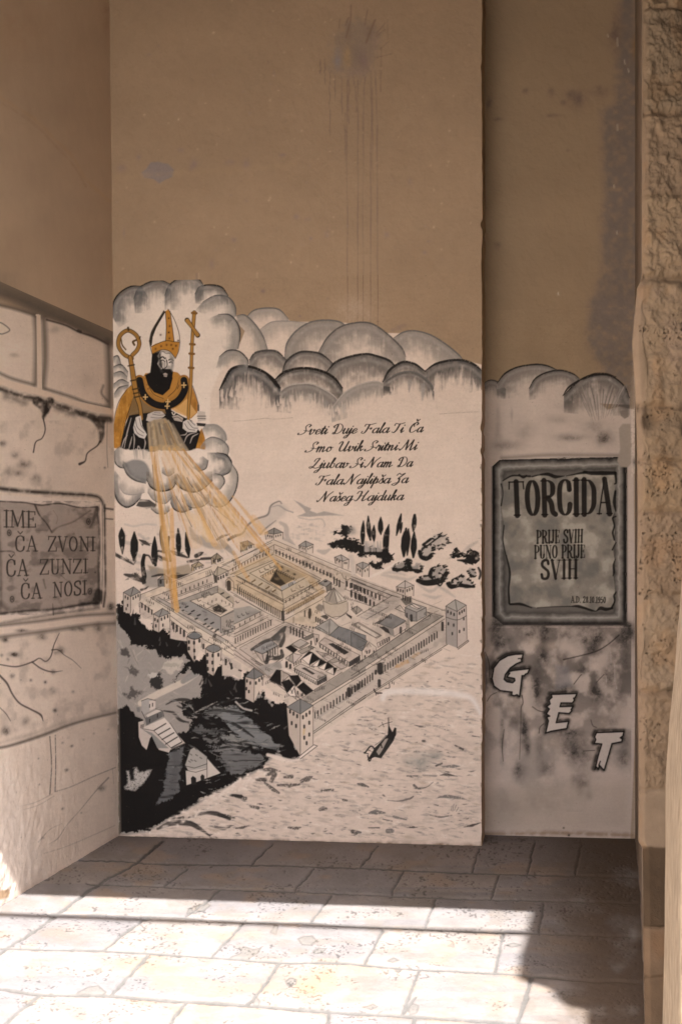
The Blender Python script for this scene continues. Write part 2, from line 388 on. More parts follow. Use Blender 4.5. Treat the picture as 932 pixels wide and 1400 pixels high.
def paint_mural():
    cv = Canvas(140, 372, 668, 1166, 1.7, TAN_ALB, 11)
    X, Y = cv.X, cv.Y
    # drips run down from the stain above
    for x in (474.8, 488.5, 495.9, 506.2, 516.1):
        cv.stroke([(x, 365), (x + .4, 410), (x, 445)], 1.3, (112, 86, 70), .7)
    cv.spray(485, 425, 34, 26, (168, 140, 120), .5)
    for x, y, r in ((360, 398, 5), (302, 466, 3), (410, 432, 3), (545, 448, 6), (552, 445, 5), (537, 452, 5), (448, 408, 3)):
        cv.spray(x, y, r, r * .8, (128, 104, 92), .7, 0, .9)
    # ---------------- the white ground coat
    cv.poly([(130, 452), (150, 432), (156, 412), (176, 397), (205, 391), (232, 388), (262, 384), (290, 392), (310, 402), (320, 430), (328, 470), (340, 440), (350, 428), (378, 424), (398, 440),
             (430, 440), (452, 440), (490, 443), (520, 455), (560, 456), (600, 470), (632, 492), (664, 500), (680, 520), (680, 1180), (130, 1180)], WH, soft=1.5)
    g = cv.n['c']; 
    cv.c *= (0.955 + .09 * g + .03 * (cv.n['f'] - .5))[..., None]
    PSEA = cv.part("painted_sea"); 
    cv.poly([(140, 1150), (210, 1134), (250, 1108), (335, 1060), (368, 1032), (405, 1040), (430, 1012), (520, 950), (600, 890), (640, 872), (668, 866), (668, 1180), (140, 1180)], WH, soft=6)
    # ---------------- far hills and the sky wash
    PH = cv.part("painted_hills")
    z7 = Z(300, 670, 5.178); z6 = Z(150, 680, 5.178); z8 = Z(440, 680, 4.052)
    cv.poly(z7((150, 330), (210, 260), (270, 210), (340, 170), (370, 100), (440, 85), (480, 130), (460, 180), (380, 240), (300, 300), (250, 340)), (172, 152, 140), .7, 5)
    cv.use(0)
    cv.stroke(z7((60, 360), (110, 330), (165, 305), (200, 250), (260, 205), (340, 175), (365, 110), (420, 80), (440, 95)), [2, 2.6, 3, 3, 2.5, 2.2, 1.6], (98, 88, 82), .8, 1.2)
    cv.stroke(z7((290, 310), (330, 270), (400, 215)), [3.5, 2.5, 1], (110, 98, 92), .8, 1.5)
    cv.stroke(z7((370, 120), (420, 110), (470, 140), (520, 158)), [1, 2, 2], MG, .7, 1.2)
    cv.poly(z7((525, 70), (570, 90), (600, 110), (650, 130), (640, 145), (690, 165), (740, 150), (880, 180), (780, 180), (690, 185), (640, 190), (550, 185), (610, 160), (590, 130)), (140, 126, 118), .85, 1.5)
    cv.stroke(z7((560, 195), (640, 210), (720, 205), (745, 240), (740, 260)), 1.6, (160, 142, 132), .8, 1.5)
    for k in range(26):
        x = R.uniform(395, 460); y = 728 + (x - 395) * .12 + R.uniform(-14, 8)
        cv.stroke([(x, y), (x + R.uniform(4, 12), y + R.uniform(-2, 3))], R.uniform(1.5, 4), (150, 134, 126), .45, 1.5, ('v', .5, .3))
    for q in (((430, 230), (470, 260), (480, 330), (530, 390)), ((450, 340), (520, 400), (560, 430)), ((700, 430), (740, 440), (780, 420))):
        cv.stroke(z7(*q), [4, 7, 3], (138, 124, 116), .6, 2)
    cv.stroke(z8((160, 330), (175, 420), (160, 440)), 7, (168, 150, 139), .6, 3)
    for q in (((330, 430), (390, 440), (470, 455), (520, 440)), ((340, 420), (400, 415), (460, 430)), ((530, 480), (600, 520), (660, 480)), ((560, 540), (620, 555), (660, 545)),
              ((640, 490), (690, 520), (735, 552)), ((780, 300), (820, 270), (860, 245))):
        cv.stroke(z8(*q), [2, 5, 2], (152, 136, 127), .55, 2.5)
    cv.stroke(z8((270, 440), (330, 410), (400, 370), (470, 335)), 3.5, WH2, .9)
    for k in range(20):
        x = R.uniform(168, 300); y = R.uniform(722, 790)
        cv.stroke([(x, y), (x + R.uniform(4, 14), y + R.uniform(-3, 5))], R.uniform(1.5, 5), (146, 130, 122), .5, 2)
    cv.stroke(z6((110, 190), (170, 205), (250, 190), (330, 195)), 2.5, (168, 150, 140), .7, 2)
    cv.stroke(z6((570, 215), (600, 280), (660, 310), (720, 340), (830, 350)), [3, 9, 12, 9, 6], (138, 122, 112), .75, 3)
    cv.stroke(z6((760, 300), (800, 275), (850, 260)), [3, 4, 2], DK, .85, 1.2, ('h', .35, .25))
    cv.stroke(z6((835, 300), (880, 275), (930, 260)), [3, 4, 2], DK, .85, 1.2)
    cv.stroke(z6((790, 310), (840, 360), (890, 410)), [6, 8, 4], (124, 110, 100), .7, 1.5)
    cv.poly(z6((270, 480), (400, 510), (560, 470), (600, 540), (470, 585), (420, 540), (300, 560)), (132, 112, 92), .8, 3)
    cv.poly(z6((230, 600), (260, 520), (340, 500), (350, 640), (260, 640)), (130, 117, 108), .8, 4)
    # ---------------- clouds
    WF = (192, 167, 152)
    z3 = Z(300, 390, 4.66); z4 = Z(480, 420, 4.66); z1 = Z(140, 360, 4.66); z2 = Z(140, 520, 4.66)
    PC = cv.part("painted_cloud", 0, "grey scalloped cloud bank above the verse")
    GB = (138, 124, 116)
    cv.puff(z3((170, 205), (220, 160), (300, 145), (380, 155), (440, 215)), 2.08, DG, GB, 15, .75, WF)
    cv.puff(z3((260, 280), (330, 235), (430, 228), (560, 240)), 1.56, MG, (158, 142, 132), 22, .7, WF)
    cv.puff(z3((105, 195), (160, 190), (220, 240), (275, 320), (310, 415)), 2.08, DG, (132, 120, 112), 20, .85, WF, inn=(-.6, .6))
    cv.puff(z4((270, 195), (330, 160), (400, 150), (500, 175), (600, 235), (680, 300), (715, 340)), 2.21, DG, (126, 115, 108), 30, .8, WF)
    cv.puff(z3((415, 465), (430, 370), (490, 290), (580, 235), (680, 222), (760, 232), (810, 258)), 2.34, DG, (120, 109, 102), 36, .85, WF)
    cv.puff(z3((630, 425), (690, 330), (770, 265), (860, 240), (940, 238), (1000, 260), (1080, 320), (1160, 400), (1185, 455)), 2.34, (84, 76, 72), (118, 107, 101), 36, .85, WF)
    cv.puff(z3((190, 475), (230, 430), (310, 415), (370, 425), (425, 475)), 2.86, DK, (92, 84, 80), 24, .95, WF)
    cv.puff(z3((400, 550), (430, 480), (500, 430), (570, 423), (650, 440), (725, 500)), 2.86, (52, 46, 44), (94, 85, 81), 22, .95, WF)
    cv.puff(z3((680, 555), (740, 490), (830, 455), (932, 438), (1015, 455), (1080, 480), (1125, 520)), 3.38, (42, 37, 35), (92, 84, 80), 40, .95, WF)
    cv.puff(z4((470, 405), (540, 360), (640, 338), (720, 340), (790, 370), (838, 412)), 3.38, (40, 35, 33), (84, 77, 74), 30, .98, WF, rag=.6)
    cv.puff(z4((200, 475), (240, 405), (300, 360), (350, 348), (410, 365), (475, 412)), 3.38, (40, 35, 33), (78, 71, 68), 24, .95, WF)
    cv.puff(z4((205, 475), (290, 425), (360, 410), (430, 425), (500, 480), (528, 525)), 2.08, DG, (74, 68, 66), 19, .95, WF)
    cv.puff(z3((345, 608), (410, 555), (500, 530), (580, 530), (660, 550), (730, 590), (785, 655)), 3.64, BLK, (70, 63, 60), 28, .98, WF)
    cv.puff(z3((355, 715), (420, 650), (500, 628), (600, 632), (710, 690), (760, 740)), 1.82, LG, (106, 97, 92), 24, .9, WF, rag=.7)
    cv.puff(z3((0, 668), (30, 610), (70, 540), (130, 515), (200, 520), (280, 550), (345, 600), (390, 655)), 3.64, BLK, (78, 72, 71), 32, 1., WF, rag=.6)
    cv.puff(z3((715, 785), (780, 700), (850, 650), (932, 620), (1000, 612), (1040, 625)), 1.69, LG, (140, 127, 119), 24, .85, WF, rag=.6)
    cv.poly(z3((290, 560), (310, 565), (380, 640), (385, 665), (355, 640)), BLK, .95)
    # the ragged lower fringe, brushed back to white
    for k in range(120):
        x = R.uniform(303, 658)
        yb = np.interp(x, [303, 330, 350, 372, 420, 460, 500, 540, 580, 600, 658], [532, 528, 536, 548, 542, 558, 545, 528, 540, 522, 524]) + R.uniform(-2, 8)
        cv.stroke([(x, yb + R.uniform(4, 11)), (x + R.uniform(-2, 2), yb - R.uniform(0, 5))], [R.uniform(2, 4), .6], WF, .8, 1.2)
    for x, y, h, c in ((560, 522, 14, MG), (578, 527, 20, (140, 128, 122)), (392, 540, 16, MG), (425, 542, 9, LG), (445, 550, 8, MG), (470, 556, 10, LG)):
        cv.stroke([(x, y), (x - 1, y + h)], [7, 2], c, .7, 2, ('v', .4, .3))
    PC2 = cv.part("painted_cloud", 0, "white cloud with grey lobes round the bishop")
    def pf(q, ow, oc, sc, dep, **k):
        cv.puff(z1(*q), ow, oc, sc, dep, **k)
    cv.poly(z1((40, 330), (110, 215), (250, 170), (420, 150), (600, 130), (780, 190), (850, 330), (870, 470), (860, 555), (800, 610), (735, 720), (690, 840), (680, 1160), (40, 1260), (40, 400)), WH2, 1, 3)
    pf([(640, 245), (720, 205), (800, 215), (845, 270), (852, 335)], 1.8, (84, 77, 74), (128, 118, 112), 18, inn=(-.7, .8), a=.85)
    pf([(740, 325), (810, 328), (860, 380), (878, 450), (866, 545)], 2, (64, 58, 56), (126, 116, 110), 20, inn=(-.95, .4), a=.85)
    pf([(745, 595), (800, 555), (870, 560), (920, 605), (932, 640)], 2, (58, 53, 51), (126, 116, 110), 19, inn=(-.3, 1), a=.85)
    pf([(590, 195), (620, 150), (690, 137), (760, 152), (802, 205)], 2, BLK, (92, 86, 84), 16, a=.9)
    pf([(398, 205), (420, 150), (470, 105), (540, 88), (610, 98), (645, 138)], 2.0, (46, 42, 40), (108, 100, 96), 25)
    pf([(200, 225), (230, 160), (300, 120), (370, 108), (432, 130)], 2, (44, 39, 37), (98, 92, 90), 25, inn=(.1, 1))
    pf([(60, 335), (72, 250), (110, 190), (180, 148), (250, 146)], 2, BLK, (92, 88, 88), 25, inn=(.5, .8))
    for q in (((60, 600), (100, 590), (120, 640)), ((65, 660), (120, 645), (165, 690)), ((70, 700), (120, 690), (160, 720)), ((70, 770), (120, 740), (170, 760)), ((75, 830), (110, 790), (165, 775))):
        pf(q, 1.8, DK, MG, 8, n=6)
    # ---------------- the bishop
    PS = cv.part("painted_bishop", 0)
    pid_cape = cv.part("cape", PS)
    cv.poly(z2((185, 30), (150, 60), (118, 112), (88, 200), (66, 320), (60, 425), (112, 442), (128, 365), (152, 262), (180, 212), (230, 190), (215, 80)), ORA)
    cv.part("cape", PS)
    cv.poly(z2((505, -30), (560, 10), (585, 70), (608, 140), (606, 205), (565, 245), (500, 200), (455, 172), (470, 60)), (152, 100, 46))
    cv.part("cape_hem", PS)
    cv.poly(z2((610, 340), (635, 305), (655, 370), (660, 440), (590, 445)), ORA)
    cv.stroke(z2((185, 30), (118, 112), (86, 200), (64, 330), (58, 425)), 1., (70, 50, 30), .9, own=False)
    cv.stroke(z2((200, 110), (178, 170), (150, 260), (130, 360), (112, 440)), 1.2, BLK, .9, own=False)
    cv.stroke(z2((185, 120), (160, 180), (135, 270), (110, 380)), .8, (84, 56, 26), .8, tex=('f', .5, .2), own=False)
    cv.stroke(z2((505, -30), (560, 10), (588, 70), (612, 150)), 1.1, BLK, .9, own=False)
    for base_c, k_ in (((118, 76, 32), .62), ((186, 134, 70), .36)):
        mm = np.zeros_like(cv.X)
        for pid in range(pid_cape, len(cv.parts)):
            mm = np.maximum(mm, (cv.own == pid) * 1.)
        g_ = sstep(k_ - .12, k_ + .1, cv.n['m'] * .6 + cv.n['v'] * .4) if k_ > .5 else 1 - sstep(k_ - .1, k_ + .1, cv.n['m'] * .6 + cv.n['v'] * .4)
        cv.c += (paint(base_c) - cv.c) * (g_ * mm * .55)[..., None]
    pid_robe = cv.part("robe", PS)
    cv.poly(z2((215, 205), (170, 225), (150, 280), (128, 360), (116, 440), (300, 455), (592, 447), (625, 330), (570, 255), (520, 235), (440, 190), (330, 190)), (26, 22, 21))
    for q in (((140, 430), (160, 330), (185, 240)), ((170, 435), (180, 400), (190, 360)), ((200, 440), (205, 380), (200, 340)), ((225, 445), (230, 420), (245, 440)), ((265, 445), (275, 400), (270, 375)),
              ((125, 430), (140, 380), (160, 350)), ((520, 400), (545, 350), (600, 330)), ((560, 400), (575, 360), (610, 340)), ((500, 350), (530, 345), (540, 330))):
        cv.stroke(z2(*q), [.6, 1.5, .6], (170, 150, 140), .9, 1)
    cv.poly(z2((165, 225), (198, 100), (235, 60), (310, 150), (440, 170), (440, 215), (300, 205), (215, 216)), (112, 84, 54), .97)
    cv.poly(z2((440, 190), (470, 150), (540, 120), (600, 205), (560, 240), (500, 215)), ORL, .9)
    pid_collar = cv.part("collar", PS)
    cv.poly(z1((275, 700), (262, 720), (225, 735), (250, 800), (310, 850), (390, 875), (460, 850), (500, 790), (505, 720), (480, 695), (455, 690)), (158, 106, 48))
    for q in (((300, 790), (330, 835), (390, 862)), ((490, 730), (470, 800), (420, 850)), ((500, 745), (480, 800)), ((260, 760), (290, 810), (330, 850))):
        cv.stroke(z1(*q), 1.1, (60, 42, 26), .85)
    for x, y in ((262, 750), (278, 775), (292, 800), (270, 735), (300, 770)):
        cv.spray(x / 4.66 + 140, y / 4.66 + 360, 1.8, 1.4, (84, 40, 30), .9)
    cv.stroke(z1((238, 745), (262, 826), (325, 884), (412, 900), (485, 864), (525, 800), (520, 745)), 15, (146, 98, 46))
    pid_pall = cv.part("pallium", PS)
    cv.stroke(z1((238, 745), (262, 830), (325, 892), (412, 908), (485, 872), (525, 805), (520, 745)), 9.5, (24, 21, 21))
    cv.stroke(z2((412, 150), (422, 200), (432, 245)), [9, 8, 6], (24, 21, 21))
    for x, y in ((275, 852), (418, 882), (520, 776), (414, 910)):
        px, py = 140 + x / 4.66, 360 + y / 4.66
        cv.stroke([(px - 2.8, py), (px + 2.8, py)], 1.5, (190, 150, 100)); cv.stroke([(px, py - 3.2), (px, py + 3.2)], 1.5, (190, 150, 100))
    pid_head = cv.part("face", PS)
    cv.poly(z1((322, 570), (345, 555), (420, 556), (462, 600), (456, 660), (442, 720), (380, 730), (340, 690), (318, 640)), (196, 176, 164))
    cv.poly(z1((318, 560), (372, 556), (352, 590), (362, 610), (352, 640), (366, 665), (385, 690), (395, 720), (440, 715), (450, 730), (430, 800), (385, 842), (330, 822), (290, 775), (272, 712), (305, 695), (312, 640)), (24, 20, 19))
    cv.poly(z1((362, 690), (385, 668), (400, 672), (418, 672), (440, 672), (452, 690), (446, 730), (425, 738), (420, 722), (388, 720)), (24, 20, 19))
    for q, w in ((((366, 606), (384, 596), (398, 606)), 2.2), (((424, 616), (440, 610), (452, 620)), 1.8), (((372, 622), (386, 616), (398, 626)), 1.6), (((428, 632), (440, 628), (448, 636)), 1.8),
                 (((410, 618), (414, 645), (406, 664), (396, 668)), 1.6), (((404, 600), (410, 625)), .8), (((368, 580), (372, 640), (384, 668)), 1.4), (((384, 560), (408, 575), (432, 572)), .8)):
        cv.stroke(z1(*q), w, (34, 28, 26), .95)
    cv.poly(z1((360, 640), (374, 632), (384, 660), (372, 664)), DK, .8)
    cv.poly(z1((388, 704), (402, 698), (416, 706), (410, 724), (394, 720)), (168, 146, 134), .95)
    cv.stroke(z1((390, 710), (402, 714), (414, 710)), .8, BLK, .8)
    cv.poly(z1((350, 575), (378, 560), (372, 600), (388, 640), (380, 672), (392, 700), (372, 694), (356, 660)), (50, 44, 41), .8, 2.5, ('m', .3, .3), own=False)
    cv.poly(z1((430, 575), (458, 600), (456, 650), (446, 690), (432, 668), (440, 640), (430, 610)), (112, 101, 94), .75, 2.5, own=False)
    cv.poly(z1((392, 630), (402, 625), (404, 660), (390, 668)), (116, 104, 97), .7, 1.5, own=False); cv.poly(z1((412, 650), (432, 652), (436, 672), (412, 672)), (128, 115, 107), .7, 1.5, own=False)
    cv.stroke(z1((350, 562), (400, 560), (450, 582)), 2.4, (84, 75, 70), .6, 2, own=False)
    pid_mitre = cv.part("mitre", PS)
    cv.poly(z1((300, 495), (312, 440), (335, 395), (392, 302), (420, 292), (445, 335), (465, 375), (485, 430), (492, 500), (484, 560), (466, 606), (430, 564), (380, 552), (318, 578), (308, 530)), WH2)
    cv.poly(z1((300, 495), (312, 440), (335, 395), (395, 300), (402, 312), (345, 410), (322, 470), (316, 520), (308, 530)), (40, 32, 26))
    cv.poly(z1((312, 530), (340, 512), (400, 494), (450, 498), (492, 502), (484, 560), (467, 604), (430, 562), (380, 550), (318, 580)), (164, 108, 44))
    cv.poly(z1((402, 306), (418, 294), (432, 306), (446, 400), (458, 500), (404, 496), (408, 400)), (164, 108, 44))
    for q in (((300, 495), (312, 440), (335, 395), (392, 302)), ((420, 292), (455, 350), (485, 430), (494, 500), (486, 560), (466, 606)), ((318, 578), (380, 551), (430, 562), (466, 606)), ((312, 530), (400, 494), (455, 499), (492, 502)),
              ((404, 496), (408, 400), (402, 306)), ((458, 500), (446, 400), (432, 306)), ((300, 495), (306, 530), (318, 578))):
        cv.stroke(z1(*q), 1.1, (50, 34, 22), .9)
    for x, y in ((372, 456), (424, 350), (430, 400), (424, 440), (428, 478), (340, 545), (375, 528), (410, 520), (440, 520), (470, 525), (450, 545), (484, 492)):
        cv.spray(140 + x / 4.66, 360 + y / 4.66, 1.8, 1.8, (70, 36, 24), 1.0, 0, .2)
    pid_cro = cv.part("crozier", PS)
    ring = ((188, 605), (140, 580), (104, 525), (114, 462), (162, 428), (214, 455), (236, 505), (224, 550), (192, 585))
    cv.stroke(z1(*ring), 6.0, (52, 38, 24)); cv.stroke(z1(*ring), 4.2, (140, 96, 46))
    cv.stroke(z1((205, 520), (196, 500), (214, 490)), 3, (84, 60, 32)); cv.stroke(z1((120, 480), (128, 520), (150, 550)), 2, (84, 60, 32))
    cv.stroke(z1((168, 425), (165, 410)), 3, (70, 50, 30)); cv.stroke(z1((238, 480), (242, 468)), 2, (70, 50, 30))
    staff = z1((178, 600), (192, 680), (205, 770), (222, 850)) + z2((240, 165), (250, 245))
    cv.stroke(staff, [6.4, 7.5, 8, 7, 6, 5.4], (52, 38, 24)); cv.stroke(staff, [4.4, 5.4, 6, 5, 4.2, 3.6], (146, 100, 48))
    for x, y in ((184, 650), (200, 745), (212, 800), (218, 826), (224, 850)):
        cv.stroke(z1((x - 18, y + 4), (x + 20, y - 4)), 2.2, (60, 42, 24), .9)
    pid_cs = cv.part("cross_staff", PS)
    st = z1((586, 312), (578, 420), (570, 560), (564, 760)) + z2((552, 150), (548, 250))
    cv.stroke(st, [5.6, 5.2, 4.8, 5, 4.6, 4.4], (56, 40, 24)); cv.stroke(st, [4, 3.6, 3.2, 3.4, 3, 2.8], (152, 106, 52))
    cv.stroke(z1((540, 362), (575, 410), (608, 458)), [7, 5, 7], (56, 40, 24)); cv.stroke(z1((542, 366), (575, 410), (606, 455)), [5, 3.4, 5], (152, 106, 52))
    for y, x in ((316, 586), (515, 574), (575, 570), (665, 566)):
        cv.stroke(z1((x - 14, y), (x + 14, y + 2)), 3.4, (110, 74, 36)); 
    pid_hand = cv.part("hand", PS)
    cv.poly(z2((215, 235), (198, 300), (205, 335), (235, 362), (270, 372), (284, 345), (255, 290), (246, 225)), (186, 168, 158))
    for q in (((212, 250), (225, 300), (265, 335)), ((205, 290), (225, 335), (262, 355)), ((236, 240), (250, 290), (280, 330))):
        cv.stroke(z2(*q), .9, (50, 44, 42), .9)
    pid_hand2 = cv.part("hand", PS)
    cv.poly(z2((515, 265), (512, 305), (545, 330), (600, 328), (614, 305), (596, 275), (560, 255), (540, 250)), (186, 168, 158))
    for q in (((525, 275), (550, 310), (590, 318)), ((545, 262), (575, 300), (608, 305)), ((560, 258), (590, 285))):
        cv.stroke(z2(*q), .9, (50, 44, 42), .9)
    cv.poly(z2((280, 255), (290, 215), (330, 198), (380, 198), (402, 222), (370, 250), (310, 268)), (172, 154, 144))
    for q in (((320, 215), (360, 222), (395, 220)), ((310, 235), (350, 240), (390, 235)), ((330, 205), (370, 208))):
        cv.stroke(z2(*q), .8, (60, 53, 50), .9)
    cv.poly(z2((445, 230), (480, 220), (515, 240), (510, 265), (460, 255)), (160, 140, 128)); cv.stroke(z2((450, 240), (480, 235), (510, 255)), 1, BLK, .8)
    cv.stroke(z2((445, 190), (465, 205), (455, 220), (445, 205)), 1.4, (190, 170, 156))
    pid_model = cv.part("church_model", PS)
    cv.poly(z2((605, 210), (612, 195), (655, 200), (660, 255), (610, 262)), (176, 156, 144))
    cv.poly(z2((600, 270), (660, 275), (655, 295), (605, 290)), (44, 39, 37))
    cv.lines([z2((605, 228), (658, 228)), z2((608, 243), (658, 244)), z2((612, 150), (612, 195))], 1, (50, 44, 42))
    cv.poly(z2((606, 160), (612, 140), (618, 160), (618, 195), (606, 195)), DK)
    # the smoke-grey cloth the light comes out of
    cv.part("light_cloth", PS)
    cv.poly(z2((285, 272), (330, 250), (400, 240), (440, 275), (480, 335), (520, 400), (552, 448), (300, 452)), (150, 126, 102), .95, 2)
    for k in range(46):
        t = R.random(); x0 = 300 + 140 * t; x1 = 300 + 245 * t
        y0 = R.uniform(255, 330); y1 = R.uniform(340, 440)
        f = lambda y: x0 + (x1 - x0) * (y - 260) / 180
        cv.stroke(z2((f(y0), y0), (f(y1), y1)), R.uniform(1, 3.5), R.choice([(108, 92, 80), (172, 146, 120), (126, 104, 80), (168, 128, 84), (92, 80, 72)]), .55, 1.5)
    # lower lobes, over the hem of his robe
    cv.use(PC2)
    def pl(q, ow, oc, sc, dep, inn=(0, -1), a=.85):
        cv.puff(z2(*q), ow, oc, sc, dep, a=a, inn=inn)
    cv.poly(z2((75, 445), (110, 430), (180, 445), (240, 440), (300, 455), (420, 445), (560, 452), (600, 435), (660, 440), (655, 330), (680, 270), (790, 350), (810, 480), (860, 590), (840, 720), (740, 800), (560, 830), (420, 840), (300, 810), (140, 810), (80, 740), (70, 600)), WH2, 1, 2, warp=1.5)
    pl([(660, 280), (730, 285), (780, 330), (795, 378)], 1.6, MG, (120, 112, 107), 16, (-.6, .8))
    pl([(655, 380), (700, 362), (760, 380), (802, 425), (800, 480)], 1.8, DG, (138, 126, 118), 16, (-.6, .8))
    pl([(730, 460), (790, 475), (822, 520), (812, 580), (770, 607)], 2.2, BLK, (98, 92, 90), 17, (-1, 0), .95)
    pl([(680, 795), (740, 807), (800, 782), (850, 700), (862, 600), (825, 530)], 1.8, (56, 50, 48), (146, 132, 122), 15, (-.6, -.7))
    pl([(720, 592), (765, 610), (778, 650), (750, 695)], 1.8, DK, (140, 126, 116), 10, (-.9, .1))
    pl([(78, 450), (82, 520), (110, 552), (145, 562)], 1.8, (54, 48, 46), (120, 111, 106), 13, (.7, -.8))
    cv.poly(z2((140, 530), (200, 505), (270, 520), (305, 590), (275, 652), (210, 635), (160, 600)), (120, 111, 107), .95, 3, smooth=True)
    pl([(130, 540), (160, 600), (210, 638), (278, 657)], 1.8, DK, (108, 100, 96), 8)
    pl([(68, 615), (75, 700), (100, 770), (150, 808), (200, 792), (245, 748)], 2.2, (44, 39, 37), (106, 98, 95), 12, (.3, -.9), .95)
    pl([(110, 680), (140, 720), (200, 730), (270, 715)], 1.2, MG, (172, 152, 140), 12)
    cv.poly(z2((240, 755), (300, 760), (345, 790), (340, 810), (280, 818), (215, 800)), (52, 46, 43), .95, 1.5, ('h', .3, .3))
    pl([(310, 820), (350, 848), (400, 850), (430, 830)], 1.5, DK, (110, 98, 88), 9)
    pl([(435, 782), (460, 822), (510, 840), (570, 822)], 2, (50, 44, 42), (96, 88, 84), 14, (-.1, -1), .95)
    pl([(510, 772), (570, 812), (640, 802), (682, 772)], 1.4, DK, (136, 122, 112), 12)
    pl([(290, 715), (330, 765), (400, 785), (450, 740)], 1.2, DG, (140, 124, 112), 12)
    pl([(282, 632), (312, 682), (370, 706), (440, 692), (472, 652)], 2.2, (44, 38, 36), (118, 104, 92), 14, a=.95)
    pl([(460, 652), (510, 692), (580, 712), (640, 692), (702, 640)], 2.2, (44, 38, 36), (116, 100, 86), 16, a=.95)
    pl([(612, 582), (660, 560), (676, 510)], 1.6, DK, (108, 100, 96), 12, (-.8, -.6), .9)
    pl([(380, 590), (420, 610), (460, 590)], 1.2, DG, (116, 104, 96), 9)
    for k in range(16):
        x = R.uniform(200, 300); cv.stroke(z2((x, 445), (x + 4, 500)), [2.5, .8], (150, 134, 124), .5, 1.3, ('v', .4, .3))
    # ---------------- land and trees on the left
    PL = cv.part("painted_land")
    z9 = Z(150, 780, 5.178); z12 = Z(150, 940, 5.178); z13 = Z(300, 920, 4.66); z10 = Z(320, 780, 5.178); z11 = Z(480, 780, 5.178)
    cv.poly([(145, 842), (163, 832), (185, 858), (235, 880), (270, 905), (330, 930), (380, 965), (415, 1030), (405, 1042), (375, 1035), (367, 1042), (350, 1056), (300, 1082), (240, 1118), (200, 1138), (150, 1146)], (140, 125, 116), 1, 3)
    for k in range(90):
        x = R.uniform(158, 250); y = R.uniform(870, 990)
        if y < 850 + (x - 155) * .45: continue
        an = R.uniform(.5, 1.3) if x < 210 else R.uniform(-.7, -.2)
        L = R.uniform(6, 18)
        cv.stroke([(x, y), (x + L * math.cos(an) * R.choice([1, -1]), y + L * math.sin(an))], [R.uniform(1, 2), R.uniform(2, 6), 1], R.choice([(172, 152, 138), (118, 106, 99), (160, 140, 128), (96, 87, 82), (180, 158, 142)]), .6, 2, ('m', .45, .3))
    cv.poly(z9((400, 640), (480, 620), (530, 640), (500, 700), (420, 730), (370, 700)), (176, 156, 142), .9, 2, warp=4)
    cv.poly(z9((380, 660), (440, 650), (510, 660), (480, 690), (400, 690)), (136, 124, 112), .6, 2, warp=4)
    cv.poly(z9((80, 560), (110, 550), (145, 600), (130, 625), (95, 600)), (64, 56, 54), .9, 2.5, warp=4)
    cv.poly(z9((100, 680), (140, 690), (170, 650), (190, 690), (200, 720), (175, 750), (140, 715)), (70, 62, 58), .85, 2.5, warp=4)
    cv.poly(z9((100, 880), (150, 850), (165, 820), (190, 860), (245, 850), (200, 890), (130, 915)), (62, 55, 52), .85, 3, warp=4)
    cv.poly(z9((290, 780), (340, 745), (365, 710), (378, 830), (320, 842), (285, 820)), (34, 30, 29), .95, 2.5, warp=4)
    cv.poly(z9((270, 740), (310, 715), (350, 725), (340, 750), (290, 765)), (178, 160, 150), .8, 2, warp=4)
    cv.stroke(z9((220, 940), (330, 880), (520, 790), (600, 740), (680, 690)), [8, 9, 8.5, 8, 6], (182, 160, 144), 1, 1.5)
    cv.stroke(z9((520, 785), (600, 735), (690, 680)), [7, 9, 7], (118, 110, 106), .8, 2)
    # dark woods at the foot of the walls
    DW = cv.part("dark_woods", PL)
    cv.poly([(156, 834), (168, 822), (172, 838), (190, 842), (192, 822), (194, 850), (206, 862), (214, 846), (216, 858), (232, 862), (236, 856), (234, 868), (258, 872), (262, 878), (262, 890), (272, 905), (278, 896), (284, 892), (286, 908), (300, 912),
             (304, 896), (308, 928), (318, 924), (330, 930), (340, 915), (352, 958), (360, 945), (368, 962), (392, 960), (398, 990), (408, 1034), (398, 1040), (384, 1036), (372, 1020), (366, 1000), (340, 975), (316, 958), (296, 956), (272, 948), (276, 930), (262, 914), (236, 930), (248, 916), (262, 904),
             (250, 898), (218, 897), (216, 888), (196, 884), (178, 880), (176, 866), (164, 856)], (25, 21, 20), 1, 1.6, warp=5)
    for k in range(110):
        i = R.choice([(170, 850, 20, 14), (205, 872, 22, 14), (240, 888, 22, 12), (285, 925, 14, 18), (320, 945, 22, 14), (360, 985, 18, 22), (385, 1010, 14, 20)])
        x = i[0] + R.gauss(0, i[2] * .6); y = i[1] + R.gauss(0, i[3] * .6)
        cv.stroke([(x, y), (x + R.uniform(-4, 4), y - R.uniform(3, 9))], [R.uniform(1.5, 3), .8], R.choice([(25, 21, 20)] * 4 + [(70, 62, 58)]), .8, 1.2)
    # the spit of land in the foreground: black with grey brushwork
    SP = cv.part("dark_headland", PL)
    cv.poly([(160, 970), (172, 964), (192, 982), (200, 1000), (218, 1010), (238, 1005), (256, 1000), (262, 985), (250, 975), (246, 960), (262, 955), (280, 950), (310, 945), (345, 970), (372, 985), (388, 1020), (372, 1035), (358, 1048), (336, 1062),
             (305, 1077), (275, 1094), (250, 1110), (224, 1122), (206, 1136), (162, 1140)], (24, 20, 19), 1, 1.6, warp=3)
    cv.poly(z12((430, 460), (536, 405), (522, 500), (492, 640), (490, 745), (430, 785), (330, 832), (375, 740), (395, 600)), (92, 86, 84), .9, 2, ('h', .34, .3), warp=3)
    cv.stroke(z12((470, 470), (465, 600), (440, 720)), [10, 9, 8], (78, 72, 70), .6, 4)
